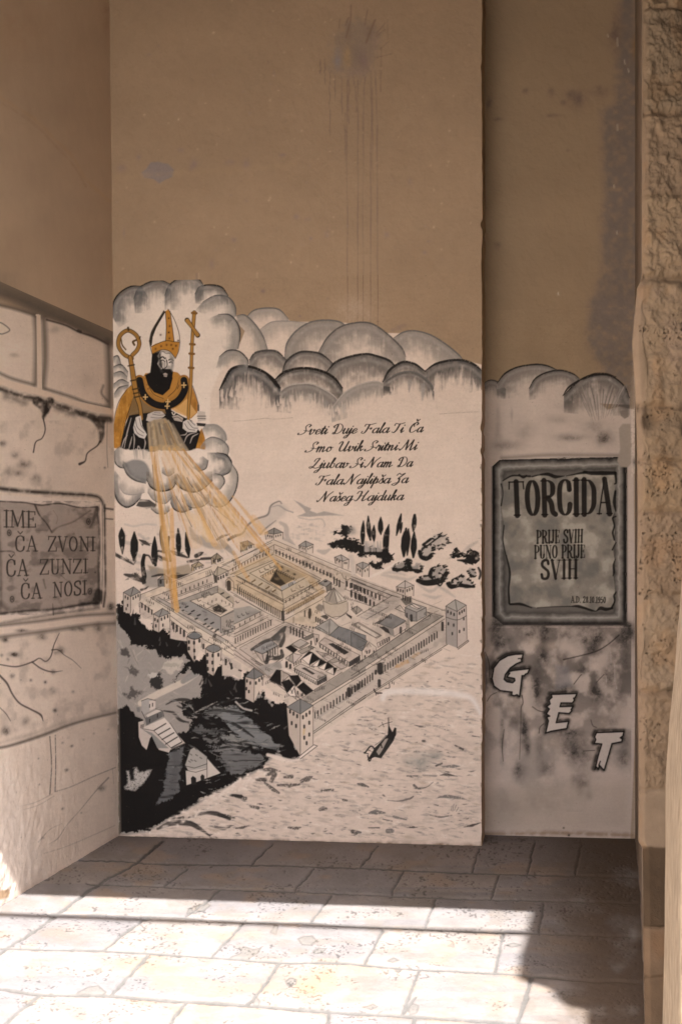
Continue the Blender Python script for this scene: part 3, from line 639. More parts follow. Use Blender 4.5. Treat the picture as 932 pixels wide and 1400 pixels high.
    for q, c in ((((645, 200), (720, 150), (800, 140), (900, 200), (931, 240), (900, 265), (800, 225), (740, 200)), (112, 105, 100)),
                 (((560, 290), (640, 280), (760, 300), (830, 310), (780, 340), (640, 330)), (84, 78, 75)),
                 (((690, 440), (780, 410), (860, 380), (931, 360), (931, 430), (860, 480), (780, 450)), (112, 104, 100)),
                 (((760, 500), (840, 520), (900, 500), (931, 520), (900, 600), (850, 620), (800, 560)), (88, 82, 79)),
                 (((640, 340), (720, 370), (800, 350), (760, 400), (690, 400)), (96, 88, 84))):
        cv.poly(z12(*q), c, .95, 2.5, ('h', .38, .28), warp=6)
    for q, c in ((((0, 240), (60, 210), (120, 240), (200, 300), (300, 390), (385, 460), (370, 490), (280, 480), (200, 470), (120, 400), (40, 310)), (112, 106, 103)),
                 (((0, 520), (60, 500), (180, 500), (260, 530), (275, 570), (200, 610), (80, 650), (60, 600)), (98, 91, 88)),
                 (((10, 400), (80, 390), (150, 420), (240, 470), (100, 480)), (120, 112, 106))):
        cv.poly(z13(*q), c, .95, 2.5, ('h', .36, .28), warp=5)
    for q in (((0, 300), (80, 320), (150, 360), (220, 410)), ((0, 370), (60, 375), (120, 395)), ((0, 480), (80, 470), (200, 485), (290, 490)), ((40, 440), (140, 450), (250, 470))):
        cv.stroke(z13(*q), [3, 5, 2], (28, 24, 23), .9, 1.5, ('m', .35, .25))
    for q in (((385, 165), (450, 180), (500, 230), (560, 250)), ((400, 120), (470, 90), (560, 90), (600, 140)), ((480, 130), (540, 160), (600, 200)), ((660, 160), (740, 120), (860, 90)), ((680, 170), (780, 160), (931, 180))):
        cv.stroke(z12(*q), [2, 5, 3], (34, 30, 28), .9, 1.5, ('h', .35, .3))
    for q in (((520, 110), (570, 130), (600, 170)), ((430, 105), (500, 100)), ((600, 180), (660, 150), (760, 100)), ((560, 210), (620, 215)), ((500, 200), (560, 210))):
        cv.stroke(z12(*q), [1, 3, 1], (150, 136, 126), .75, 1.3, ('f', .5, .3))
    cv.stroke(z13((105, 185), (150, 225), (205, 240)), 3, (120, 110, 104), .9); cv.stroke(z13((105, 185), (150, 225), (205, 240)), 1, WH2, .7)
    for k in range(260):
        x = R.uniform(215, 392); y = R.uniform(950, 1085)
        sl_ = cv.box(x, x + .6, y, y + .6)
        if cv.own[sl_].max() != SP: continue
        an = R.uniform(-.5, .45); L = R.uniform(4, 15)
        cv.stroke([(x, y), (x + L / 2 * math.cos(an), y + L / 2 * math.sin(an) + R.uniform(-1, 1)), (x + L * math.cos(an), y + L * math.sin(an))], [.6, R.uniform(1, 3.2), .6], R.choice([(112, 104, 99), (84, 77, 74), (140, 128, 120), (30, 26, 25), (30, 26, 25), (58, 53, 50)]), .75, 1.2, ('f', .46, .25), own=False)
    # splash of white on the black
    cv.poly(z12((120, 590), (140, 590), (150, 660), (175, 650), (170, 570), (190, 565), (210, 600), (300, 580), (270, 640), (230, 690), (180, 730), (110, 720), (105, 700), (130, 680)), (172, 156, 146), .85, 3, ('f', .4, .3))
    def house(polys, lab=None):
        h = cv.part("painted_house", PL, lab)
        for q, c in polys:
            cv.poly(z12(*q), c)
    house([(((205, 245), (240, 235), (248, 275), (390, 215), (470, 320), (535, 395), (430, 440), (420, 460), (350, 440), (300, 340), (285, 360), (262, 440), (230, 410), (208, 350)), (176, 154, 142)),
           (((225, 95), (270, 78), (325, 92), (325, 150), (240, 190), (228, 170)), (150, 136, 128)),
           (((280, 95), (325, 90), (325, 145), (285, 165)), (184, 162, 150)),
           (((250, 215), (370, 165), (380, 205), (262, 270)), (92, 84, 80)),
           (((260, 195), (345, 150), (368, 165), (270, 210)), (182, 162, 150)),
           (((230, 290), (388, 215), (425, 255), (312, 305)), (190, 168, 155)),
           (((310, 305), (430, 255), (515, 390), (440, 432)), (188, 168, 156)),
           (((230, 295), (300, 320), (420, 430), (340, 430), (300, 345)), (126, 116, 109)),
           (((190, 140), (215, 140), (215, 175), (195, 170)), (112, 103, 98))])
    for q in (((318, 302), (398, 255)), ((345, 335), (428, 288)), ((372, 368), (455, 320)), ((398, 400), (480, 350)), ((440, 425), (508, 388))):
        cv.stroke(z12(*q), 1.9, (62, 54, 50), .95)
    cv.lines([z12((225, 95), (270, 78), (325, 92)), z12((230, 290), (312, 305), (440, 432), (530, 395)), z12((428, 252), (515, 385)), z12((228, 170), (250, 215)), z12((325, 150), (375, 165), (385, 205))], .9, (50, 44, 41))
    for x, y in ((285, 120), (305, 112), (285, 225), (340, 190), (225, 265), (238, 262)):
        cv.stroke(z12((x, y), (x - 1, y + 20)), 1.6, (36, 31, 29), .9)
    house([(((535, 545), (570, 440), (600, 420), (690, 490), (690, 570), (640, 600), (560, 595)), (150, 136, 127)), (((540, 590), (690, 570), (690, 640), (610, 670), (545, 690)), (178, 158, 146)),
           (((690, 500), (740, 560), (785, 605), (690, 640)), (182, 162, 150)), (((575, 640), (590, 625), (612, 640), (615, 685), (578, 690)), (34, 29, 28)), (((642, 630), (655, 612), (672, 625), (672, 655), (645, 660)), (40, 35, 33))])
    cv.lines([z12((535, 555), (600, 570), (690, 540)), z12((535, 585), (610, 600), (690, 575)), z12((535, 545), (570, 440), (600, 420), (690, 490), (690, 640)), z12((690, 500), (785, 605)), z12((600, 425), (615, 440))], .9, (60, 54, 50))
    for x, y in ((560, 520), (575, 510), (600, 515), (640, 495), (570, 470), (610, 475)):
        cv.stroke(z12((x, y), (x + 12, y + 8)), 1.6, (84, 76, 72), .8)
    # ---------------- trees
    def tree(f, pts, w, c=(32, 28, 26), tx=('m', .2, .3), soft=1.1):
        cv.part("painted_cypress", 0)
        cv.stroke(f(*pts), w, c, 1, soft, tx)
    T = z6
    for pts, w in ((((85, 215), (88, 300), (92, 400)), [2, 10, 8, 2]), (((175, 245), (175, 350), (172, 448)), [2, 11, 11, 2]), (((320, 280), (318, 380), (325, 480)), [2, 8, 10, 4]),
                   (((245, 410), (235, 470), (245, 560), (240, 605)), [5, 6, 7, 4]), (((485, 222), (488, 320), (490, 408)), [2, 7.5, 8, 3]), (((540, 250), (550, 340), (562, 425)), [2, 6, 8, 2])):
        tree(T, pts, w)
    for pts, w in ((((368, 205), (362, 260), (372, 330), (385, 390)), [3, 4, 5, 3]), (((420, 280), (412, 340), (425, 410), (432, 450)), [3, 5, 4, 3])):
        tree(T, pts, w, (88, 66, 44))
    BU = cv.part("painted_bushes")
    for pts, w in ((((20, 390), (80, 425), (170, 475)), [5, 5, 2]), (((210, 300), (250, 320), (285, 340)), [2, 6, 2]), (((245, 410), (280, 415), (310, 470)), [3, 3, 3]), (((105, 545), (170, 565), (250, 600)), [3, 8, 4]), (((180, 540), (230, 580)), [3, 5]),
                   (((345, 380), (380, 385), (400, 395)), [3, 4, 1]), (((350, 415), (390, 440), (420, 455)), [4, 4, 1]), (((430, 380), (480, 400), (550, 425)), [3, 6, 3]), (((555, 455), (600, 450), (640, 440)), [4, 5, 2]), (((612, 415), (640, 400), (662, 390)), [6, 6, 2]),
                   (((650, 435), (710, 432)), [4, 4]), (((300, 560), (350, 550), (390, 545)), [2, 4, 2]), (((440, 560), (500, 560), (560, 545)), [5, 6, 3]), (((225, 655), (255, 645), (275, 630)), [4, 3, 1])):
        cv.stroke(T(*pts), w, (46, 39, 36), .95, 1.3, ('m', .3, .3))
    for k in range(30):
        x, y = R.choice([(60, 400), (140, 460), (170, 570), (230, 590), (270, 330), (380, 440), (480, 400), (470, 560)])
        x += R.gauss(0, 25); y += R.gauss(0, 12)
        cv.stroke(T((x, y), (x + R.uniform(-25, 25), y + R.uniform(-25, 10))), [2.5, .6], (70, 62, 56), .7, 1.2)
    for pts, w in ((((230, 130), (226, 190), (225, 255)), [1.5, 6, 7, 4]), (((256, 105), (258, 170), (268, 235)), [2, 6, 7, 3]), (((288, 155), (286, 200), (288, 245)), [1.5, 6, 6, 2]), (((325, 110), (324, 160), (326, 205)), [2, 7, 8, 2]),
                   (((370, 150), (356, 220), (352, 295)), [1.5, 8, 9, 8]), (((438, 92), (428, 140), (412, 210)), [2, 5, 6, 2]), (((443, 140), (438, 165), (435, 195)), [2, 4, 2]), (((465, 172), (455, 250), (452, 328)), [3, 9, 9, 3]), (((478, 175), (476, 250), (472, 320)), [2, 7, 5, 2]), (((513, 98), (510, 140), (505, 188)), [4, 7, 7, 2]), (((510, 192), (508, 260), (505, 332)), [2, 8, 9, 3])):
        tree(z8, pts, w)
    def foliage(outline, n, grey=(140, 126, 118), dark=.75, core=None, dab=3.6):
        cv.part("painted_tree", 0)
        P = np.array(z8(*outline))
        if dark >= 1:
            cv.poly(P, (30, 26, 24), 1, 1.4, ('m', .16, .3), smooth=True, warp=3.5)
        else:
            cv.poly(P, grey, .75, 3, ('m', .3, .3), smooth=True, warp=3)
        E = catmull(list(P) + [P[0]], 6)
        c = P.mean(0)
        for k in range(n):
            e = E[R.randrange(len(E))]
            t = R.uniform(0, .18) if R.random() < dark else R.uniform(.2, .9)
            x, y = e + (c - e) * t
            if dark < 1 and y < c[1] and R.random() < .3: continue
            an = R.uniform(-.9, .6)
            L = R.uniform(1.5, dab * 1.3)
            cv.stroke([(x, y), (x + L * math.cos(an), y + L * math.sin(an))], [R.uniform(1.5, dab), R.uniform(.8, dab * .6)], (30, 26, 24), .97, 1.1, ('f', .2, .3))
        for q, w in (core or ()):
            cv.stroke(z8(*q), w, (30, 26, 24), 1, 1.3, ('m', .22, .3))
    foliage(((50, 198), (105, 185), (110, 158), (140, 150), (160, 165), (150, 200), (150, 230), (180, 228), (210, 255), (260, 275), (330, 290), (388, 320), (385, 350), (350, 365), (335, 340), (300, 325), (240, 320), (200, 330), (210, 300), (150, 300), (110, 280), (60, 282), (40, 262), (75, 240), (120, 232), (125, 210), (90, 212)), 60, dark=1)
    cv.spray(440 + 168 / 4.05, 680 + 185 / 4.05, 6, 7, (104, 96, 91), .9)
    for k in range(16):
        x = R.uniform(235, 330); cv.stroke(z8((x, 295), (x + R.uniform(-6, 6), 245)), [3, .8], (150, 134, 125), .7, 1.4)
    foliage(((265, 365), (300, 370), (345, 352), (335, 382), (300, 396), (280, 382)), 14, dark=1)
    foliage(((385, 395), (400, 370), (440, 360), (470, 340), (490, 345), (495, 370), (540, 365), (555, 400), (540, 420), (500, 405), (470, 410), (430, 405), (400, 415)), 46, (100, 92, 88), .8, (((470, 345), (480, 375), (490, 400)),) and [(((472, 348), (480, 375), (490, 398)), 6), (((395, 400), (440, 400), (545, 405)), 4)])
    foliage(((530, 310), (560, 270), (570, 250), (610, 225), (640, 205), (680, 210), (705, 235), (690, 265), (650, 290), (620, 290), (610, 325), (580, 345), (550, 335)), 60, (150, 134, 125), .85, [(((540, 300), (550, 330), (580, 340), (605, 315)), [5, 6, 6, 4]), (((575, 275), (620, 240), (655, 215)), 2.4), (((560, 262), (600, 232)), 4)])
    foliage(((525, 465), (540, 440), (590, 430), (605, 395), (640, 375), (680, 385), (695, 420), (680, 460), (650, 472), (600, 475), (560, 478)), 64, (118, 108, 102), .8, [(((530, 462), (570, 474), (620, 470), (665, 455), (688, 420)), [6, 8, 9, 8, 6]), (((605, 400), (598, 430), (610, 450)), [5, 6, 3]), (((640, 480), (655, 488), (668, 470)), [3, 3, 2])])
    foliage(((690, 340), (725, 300), (730, 285), (750, 290), (750, 310), (800, 312), (810, 295), (840, 290), (865, 320), (862, 365), (830, 372), (780, 362), (800, 338), (760, 330), (720, 335)), 40, dark=1, dab=2.6)
    cv.stroke(z8((750, 348), (790, 352), (830, 365)), [2, 5, 4], (30, 26, 24), 1, 1.2)
    foliage(((800, 410), (820, 398), (845, 405), (850, 440), (825, 440)), 26, (120, 110, 104), .9, dab=3); cv.stroke(z8((865, 390), (878, 420), (870, 450)), [3, 4, 3], (36, 31, 29), .95)
    foliage(((690, 480), (710, 465), (740, 445), (770, 432), (800, 445), (830, 470), (840, 498), (800, 495), (750, 495), (710, 500)), 50, (150, 134, 125), .85, [(((695, 478), (715, 494), (760, 488), (800, 492), (842, 496)), [5, 7, 5, 6, 3])])
    # ---------------- the sea
    cv.use(PSEA)
    sm = sstep(.44, .7, cv.n['h'] * .55 + cv.n['m'] * .45) * (cv.own == PSEA) * sstep(880, 960, cv.Y)
    cv.c += (paint((150, 131, 119)) - cv.c) * (sm * .32)[..., None]
    inside = lambda x, y: y > np.interp(x, [165, 240, 335, 368, 412, 520, 600, 655], [1146, 1122, 1066, 1042, 1036, 956, 898, 880]) and y < 1146
    for k in range(1300):
        x = R.uniform(175, 652); y = R.uniform(885, 1146)
        if not inside(x, y): continue
        L = R.uniform(6, 20); tilt = R.uniform(-.12, .35)
        c = R.choice([(162, 141, 128), (150, 131, 120), (174, 151, 137), (142, 125, 115), (204, 181, 166), (166, 142, 124)])
        cv.stroke([(x - L / 2, y - tilt * L / 2), (x, y + R.uniform(-1, 1)), (x + L / 2, y + tilt * L / 2)], [.8, R.uniform(1.5, 5), .8], c, .75, 1.6, ('f', .42, .3), own=False)
    for k in range(520):
        x = R.uniform(230, 655); y = R.uniform(915, 1146)
        if not inside(x, y - 4): continue
        near = max(0, 1 - (x - 200) / 260)
        if R.random() > .45 + .55 * near: near *= .5
        L = R.uniform(3, 10) + 7 * near; tilt = R.uniform(-.15, .35)
        cv.stroke([(x - L / 2, y - tilt * L / 2), (x, y + R.uniform(-.8, .8)), (x + L / 2, y + tilt * L / 2)], [.5, R.uniform(1, 2.4) + 1.5 * near, .5], R.choice([(92, 82, 76), (116, 104, 97), (74, 66, 62), (128, 114, 106)]), .85, 1, ('f', .42, .3), own=False)
    z14 = Z(480, 930, 4.66)
    for q, w, c in ((((715, 935), (770, 925), (822, 908)), [1, 4, 1], (44, 38, 36)), (((565, 605), (610, 602), (672, 612)), [1, 4, 1], (60, 53, 50)), (((540, 545), (575, 530)), 3, (62, 55, 52)), (((555, 745), (610, 740), (670, 748), (735, 760)), [2, 5, 4, 1], (100, 91, 86)),
                    (((355, 940), (390, 936), (425, 940)), [1, 3, 1], (52, 46, 44)), (((500, 860), (570, 872), (640, 860)), [1, 2.2, 1], (90, 80, 75)), (((355, 610), (420, 610)), [2, 2], (90, 82, 78)), (((455, 605), (540, 610)), [2, 3], (130, 116, 108)),
                    (((400, 670), (430, 690), (480, 680), (520, 650)), [4, 3, 1.4, 1], (84, 75, 70)), (((230, 765), (300, 770), (370, 755), (395, 740)), [1, 1.8, 3, 2], (92, 82, 77)), (((660, 415), (710, 440)), [2, 3.5], (66, 58, 55)), (((580, 550), (650, 548), (690, 548)), [2, 5, 1], (104, 95, 90)),
                    (((770, 355), (820, 362)), [2, 1], (80, 72, 68)), (((40, 660), (70, 665), (110, 680)), [2, 5, 2], (76, 68, 64)), (((115, 845), (160, 840), (215, 845)), [3, 7, 2], (90, 82, 78)), (((110, 940), (180, 940)), [1.5, 2], (60, 53, 50)), (((230, 960), (260, 960)), 6, (104, 95, 90)), (((10, 965), (60, 970)), [6, 3], (84, 76, 72)),
                    (((270, 870), (350, 888)), [4, 2], (104, 95, 90)), (((455, 387), (470, 388)), 3.5, (66, 58, 54)), (((400, 285), (440, 295), (470, 298)), [1, 3, 1], (84, 75, 71)), (((200, 885), (260, 898)), [1.5, 1.5], (84, 75, 71)), (((525, 792), (555, 798)), 1.5, (80, 72, 68))):
        cv.stroke(z14(*q), w, c, .9, 1, ('f', .3, .3), own=False)
    cv.spray(480 + 430 / 4.66, 930 + 520 / 4.66, 22, 14, (126, 120, 112), .75, 0, .5)
    cv.spray(480 + 540 / 4.66, 930 + 480 / 4.66, 14, 6, (130, 122, 114), .6, 0, .6)
    for q in (((635, 830), (640, 800)), ((645, 835), (652, 790)), ((655, 830), (668, 795)), ((668, 835), (682, 810))):
        cv.stroke(z14(*q), .8, (96, 86, 80), .9, own=False)
    for q, w in ((((260, 620), (320, 615), (390, 625)), [3, 6, 2]), (((300, 650), (350, 640), (330, 690)), [4, 8, 5]), (((240, 680), (290, 680)), [5, 6]), (((410, 665), (460, 660)), [3, 6]), (((520, 690), (560, 675), (590, 660)), [5, 8, 2]), (((370, 715), (450, 715), (510, 710)), [3, 5, 3]),
                 (((290, 700), (340, 740), (380, 765)), [3, 6, 3]), (((55, 775), (110, 785), (165, 800)), [3, 5, 6]), (((200, 850), (245, 860)), [4, 5]), (((0, 905), (50, 915), (100, 925)), [6, 6, 2]), (((105, 990), (150, 985), (190, 970)), [2, 4, 1]), (((640, 870), (680, 865)), [5, 4]), (((790, 810), (810, 812)), [4, 3]), (((650, 750), (720, 745)), [3, 4]), (((440, 985), (490, 990), (515, 985)), [3, 5, 2]), (((845, 1010), (870, 1025)), [5, 4])):
        cv.stroke(z13(*q), w, (66, 58, 54), .9, 1.4, ('f', .35, .3), own=False)
    for q, w in ((((640, 790), (720, 770), (760, 780), (860, 700), (931, 650)), [3, 5, 4, 4, 2]),):
        cv.stroke(z12(*q), w, WH2, .9, 1.5, ('f', .4, .3), own=False)
    for q, w in ((((340, 1000), (440, 960), (560, 960), (640, 1000), (710, 1050)), [4, 8, 8, 6, 2]), (((560, 920), (660, 890), (760, 895), (850, 930)), [2, 5, 7, 4]), (((700, 980), (800, 1000), (850, 990)), [2, 4, 2]), (((840, 760), (931, 770)), [3, 5]), (((430, 930), (520, 920)), [2, 4])):
        cv.stroke(z12(*q), w, (40, 35, 33), .92, 1.5, ('h', .3, .3), own=False)
    for k in range(70):
        t = R.random(); x = 215 + 150 * t; y = 1128 - 84 * t + R.uniform(0, 18)
        cv.spray(x, y, R.uniform(2, 5), R.uniform(1.5, 3), WH2, .8, R.uniform(-.6, .2), .9)
    cv.stroke([(366, 1032), (380, 1036), (396, 1040), (412, 1038)], [4, 6, 5, 2], WH2, .9, 2, own=False)
    # white spray drawn over the water
    cv.part("spray_mark", 0, "white sprayed arc over the painted water")
    cv.stroke([(523, 955), (527, 948), (545, 945), (590, 946), (628, 950), (645, 956), (656, 975)], [7, 9, 8, 9, 8, 7, 4], (214, 196, 186), .6, 5)
    # ---------------- the boat
    cv.part("painted_boat")
    cv.poly(z14((150, 430), (205, 375), (235, 340), (262, 345), (285, 340), (270, 385), (190, 498), (150, 490), (100, 510)), (46, 40, 37))
    cv.poly(z14((160, 455), (215, 375), (235, 370), (195, 450), (175, 478)), (150, 132, 120), .9)
    cv.poly(z14((230, 370), (238, 250), (236, 240), (242, 290), (262, 330), (275, 300), (288, 305), (285, 350), (262, 385)), (38, 33, 31))
    cv.stroke(z14((85, 465), (125, 420), (150, 450), (130, 490), (115, 515), (105, 480)), 2, (38, 33, 31))
    cv.stroke(z14((80, 460), (110, 470)), 1.4, (38, 33, 31)); cv.stroke(z14((236, 240), (240, 340)), 1.3, (40, 34, 32))
    cv.stroke(z14((175, 297), (205, 280), (260, 265)), .9, (60, 52, 48)); cv.stroke(z14((195, 268), (208, 298)), .9, (60, 52, 48))
    cv.stroke(z14((150, 415), (190, 385), (222, 350)), .9, (90, 80, 74)); cv.stroke(z14((190, 410), (195, 430)), 1.6, BLK)
    return cv, dict(bishop=PS)

def paint_palace(cv):
    z6 = Z(150, 680, 5.178); z7 = Z(300, 670, 5.178); z8 = Z(440, 680, 4.052); z9 = Z(150, 780, 5.178); z10 = Z(320, 780, 5.178); z11 = Z(480, 780, 5.178); z13 = Z(300, 920, 4.66)
    LT = (188, 164, 148); L2 = (170, 147, 133); GR = (144, 127, 114); GD = (106, 93, 84); LN = (54, 46, 42)
    PP = cv.part("painted_palace", 0, "walled palace drawn from above in black lines")
    cv.poly([(192, 813), (373, 737), (480, 785), (610, 834), (614, 880), (428, 1010), (414, 1012), (398, 985), (392, 962), (340, 918), (300, 908), (262, 880), (212, 852), (192, 838)], LT, 1, .8)
    def arc(f, p0, p1, n, h, w=1.5, c=(46, 39, 36), a=.95, j=.15):
        a0, = f(p0); a1, = f(p1)
        for i in range(n):
            t = i / max(1, n - 1)
            x = a0[0] + (a1[0] - a0[0]) * t; y = a0[1] + (a1[1] - a0[1]) * t
            cv.stroke([(x, y - h / 2), (x, y + h / 2)], w * R.uniform(.85, 1.15), c, a, .6, smooth=False, own=False)
    def L(f, *segs, w=.85, c=LN, a=.85):
        for q in segs:
            cv.stroke(f(*q), w, c, a, .6, smooth=False, own=False)
    def P(f, q, c, a=1., tex=None, line=True):
        cv.poly(f(*q), c, a, .7, tex, own=False)
        if line:
            L(f, tuple(q) + (q[0],))
    # --- NW range (behind, left)
    P(z6, ((220, 690), (735, 480), (930, 400), (930, 425), (745, 515), (725, 550), (285, 712)), (192, 166, 146), line=False)
    P(z6, ((290, 712), (715, 555), (760, 590), (375, 745)), (180, 156, 140), line=False)
    L(z6, ((220, 688), (720, 490)), ((285, 712), (720, 548)), ((300, 722), (345, 750)), ((220, 690), (218, 770)), ((375, 745), (745, 605)), ((345, 745), (730, 600)))
    arc(z6, (388, 720), (690, 592), 11, 3.4, 1.5)
    arc(z6, (228, 765), (275, 800), 3, 5, 2)
    # --- west court
    P(z9, ((420, 240), (755, 108), (800, 130), (965, 255), (955, 400), (800, 462), (785, 440)), (150, 134, 123), line=False)
    P(z9, ((440, 235), (570, 215), (785, 330), (790, 432)), (136, 124, 117), line=False)
    P(z9, ((570, 215), (765, 155), (765, 110), (440, 235)), (146, 130, 118), line=False)
    P(z9, ((765, 110), (960, 255), (910, 262), (765, 155)), (158, 138, 120), line=False)
    P(z9, ((570, 215), (765, 155), (910, 262), (785, 330)), (188, 164, 146))
    P(z9, ((690, 270), (760, 235), (830, 280), (785, 312)), (176, 152, 134))
    cv.poly(z9((722, 265), (770, 240), (832, 285), (800, 300), (740, 292)), (34, 28, 26), .95, 2, ('f', .25, .3), own=False)
    L(z9, ((440, 232), (765, 108)), ((570, 215), (785, 330)), ((785, 330), (788, 440)), ((785, 330), (955, 255)), ((690, 270), (640, 240)), ((765, 110), (765, 155)), ((785, 440), (960, 380)), ((785, 465), (960, 400)))
    for x, y in ((620, 215), (660, 190), (710, 172)):
        L(z9, ((x, y - 14), (x + 8, y + 4), (x + 26, y - 4)), w=1.1)
    arc(z9, (668, 245), (755, 205), 4, 2.6, 1.1); arc(z9, (795, 215), (900, 262), 5, 2.6, 1.1)
    for x, y in ((490, 265), (545, 257), (590, 287), (565, 308), (632, 316), (612, 342), (682, 346), (672, 380), (726, 372), (696, 398), (720, 414), (742, 436), (762, 420), (515, 285), (797, 162), (838, 190), (895, 225)):
        cv.stroke(z9((x - 9, y + 4), (x + 9, y - 4)), 2.2, (38, 33, 31), .9, own=False)
    P(z9, ((790, 335), (930, 275), (932, 350), (795, 425)), (150, 132, 120), .8, line=False)
    for x, y in ((860, 360), (918, 335)):
        L(z9, ((x - 8, y - 12), (x, y + 6), (x + 20, y - 2)), w=1.1)
    arc(z9, (812, 440), (925, 392), 5, 2.8, 1.2)
    # --- SW wall with its walk
    P(z9, ((215, 210), (290, 190), (830, 492), (931, 590), (931, 680), (795, 600), (660, 520), (550, 440), (425, 360), (310, 300), (215, 230)), (190, 166, 148), line=False)
    P(z9, ((215, 215), (300, 285), (305, 345), (240, 340), (215, 300)), (176, 152, 138), line=False)
    P(z9, ((428, 370), (545, 450), (545, 500), (470, 490), (428, 480)), (180, 156, 142), line=False)
    P(z9, ((795, 585), (931, 660), (931, 770), (880, 740), (797, 745)), (176, 154, 140), line=False)
    P(z9, ((330, 205), (380, 200), (830, 495), (800, 508)), (158, 140, 128), line=False)
    L(z9, ((290, 192), (800, 510)), ((330, 205), (830, 495)), ((345, 190), (430, 235)), ((218, 225), (305, 285)), ((430, 320), (560, 415)), ((430, 350), (550, 440)), ((655, 480), (790, 560)), ((830, 495), (931, 590)), ((800, 510), (931, 610)), ((790, 545), (931, 635)), ((428, 360), (428, 480)), ((215, 225), (215, 300)), w=.9)
    arc(z9, (230, 247), (300, 295), 4, 5.5, 2.3); arc(z9, (452, 392), (527, 445), 4, 7, 3); arc(z9, (440, 375), (470, 395), 2, 4, 1.4)
    arc(z9, (822, 648), (862, 678), 2, 6.5, 2.8); arc(z9, (700, 490), (740, 515), 2, 2, 1)
    cv.stroke(z9((850, 655), (868, 690)), 2.4, (40, 34, 32), .9, own=False); cv.stroke(z9((915, 705), (931, 710)), 2.4, (40, 34, 32), .9, own=False)
    for k in range(5):
        cv.stroke(z9((725 + k * 6, 478), (745 + k * 3, 450)), .8, LN, .8, own=False)
    # --- main block round the great court
    P(z7, ((0, 560), (330, 410), (385, 352), (930, 590), (930, 640), (800, 640), (715, 640), (460, 880), (70, 690), (60, 590)), (182, 157, 138), line=False)
    P(z7, ((385, 470), (720, 630), (700, 655), (390, 500)), (166, 144, 126), line=False)
    P(z7, ((70, 590), (385, 440), (390, 490), (115, 605)), (172, 146, 122), line=False)
    P(z7, ((385, 385), (830, 570), (800, 615), (390, 430)), (182, 156, 138), line=False)
    P(z7, ((395, 352), (440, 350), (930, 560), (930, 590), (850, 575)), (188, 164, 148), line=False)
    L(z7, ((0, 552), (380, 352)), ((60, 575), (385, 388)), ((385, 352), (930, 580)), ((390, 385), (840, 575)), ((395, 460), (720, 628)), ((390, 425), (800, 620)), ((385, 388), (388, 440)), ((75, 600), (380, 455)), ((20, 530), (370, 372)))
    arc(z7, (95, 562), (350, 442), 13, 3.6, 1.4, (84, 62, 40)); arc(z7, (402, 436), (785, 604), 17, 4.6, 2.1)
    P(z7, ((115, 605), (390, 492), (712, 640), (452, 790)), (172, 148, 126))
    P(z7, ((215, 588), (392, 505), (625, 610), (440, 715)), (178, 154, 132), line=False)
    P(z7, ((290, 610), (395, 552), (545, 632), (440, 710)), (184, 152, 122))
    P(z7, ((395, 508), (395, 555), (545, 632), (620, 605)), (150, 124, 98), .9, line=False)
    P(z7, ((398, 560), (355, 645), (432, 682), (530, 630)), (112, 90, 66), line=False)
    cv.poly(z7((396, 580), (358, 645), (430, 680), (470, 665)), (38, 31, 28), .9, 2, ('m', .25, .3), own=False)
    P(z7, ((430, 685), (530, 640), (545, 655), (440, 712)), (150, 138, 130), line=False)
    arc(z7, (408, 570), (525, 628), 9, 2.8, 1.4); arc(z7, (310, 610), (380, 575), 5, 2.6, 1.1, (84, 62, 40))
    for x, y in ((410, 520), (440, 545), (485, 572), (532, 596)):
        cv.spray(300 + x / 5.178, 670 + y / 5.178, 3, 2, (48, 40, 35), .9, .4, .5)
    for x, y in ((290, 580), (325, 562), (362, 545), (515, 712), (572, 686), (640, 652)):
        L(z7, ((x - 8, y - 12), (x, y + 6), (x + 24, y - 2)), w=1.1, c=(64, 48, 34))
    for x, y in ((198, 615), (240, 645), (290, 668), (340, 692), (385, 715)):
        cv.stroke(z7((x - 10, y + 6), (x + 12, y - 8)), 2, (90, 66, 40), .9, own=False)
    L(z7, ((120, 605), (452, 775)), ((215, 588), (440, 715)), ((440, 715), (625, 612)), ((440, 710), (452, 790)), ((452, 775), (712, 640)), ((215, 588), (392, 505)))
    cv.stroke(z7((125, 615), (250, 680), (350, 730), (445, 785)), 3.2, (84, 66, 48), .8, 1, ('f', .42, .3), own=False)
    P(z7, ((60, 640), (110, 610), (452, 800), (455, 870), (300, 830), (75, 690)), (178, 150, 124), line=False)
    P(z7, ((60, 690), (450, 872), (455, 920), (420, 905), (90, 715)), (176, 152, 134), line=False)
    L(z7, ((120, 640), (450, 810)), ((55, 620), (110, 610)), ((100, 690), (440, 860)), ((80, 720), (300, 850)))
    arc(z7, (130, 705), (425, 878), 21, 9, 1.5, (62, 50, 42))
    P(z7, ((50, 625), (90, 610), (110, 680), (100, 720), (55, 690)), (180, 152, 128), line=False)
    cv.stroke(z7((66, 655), (68, 700)), 6, (60, 48, 40), .95, own=False); L(z7, ((45, 690), (45, 640), (70, 620), (100, 650), (105, 715)))
    P(z7, ((452, 790), (712, 645), (750, 715), (465, 880)), (178, 153, 132), line=False)
    L(z7, ((455, 800), (715, 655)), ((460, 840), (735, 690)), ((465, 880), (745, 722)), ((452, 775), (458, 920)))
    arc(z7, (470, 790), (690, 668), 9, 3, 1.3, (66, 50, 38)); arc(z7, (480, 868), (730, 722), 22, 4.6, 1.4, (66, 52, 42))
    cv.stroke(z7((447, 865), (450, 925)), 4.5, (44, 37, 34), .9, own=False)
    # --- the strip between, and the west flank of the lower half
    P(z10, ((0, 180), (180, 285), (350, 360), (355, 400), (60, 560), (0, 540)), (182, 158, 142), line=False)
    P(z10, ((0, 270), (110, 250), (190, 290), (0, 380)), (146, 132, 122), line=False)
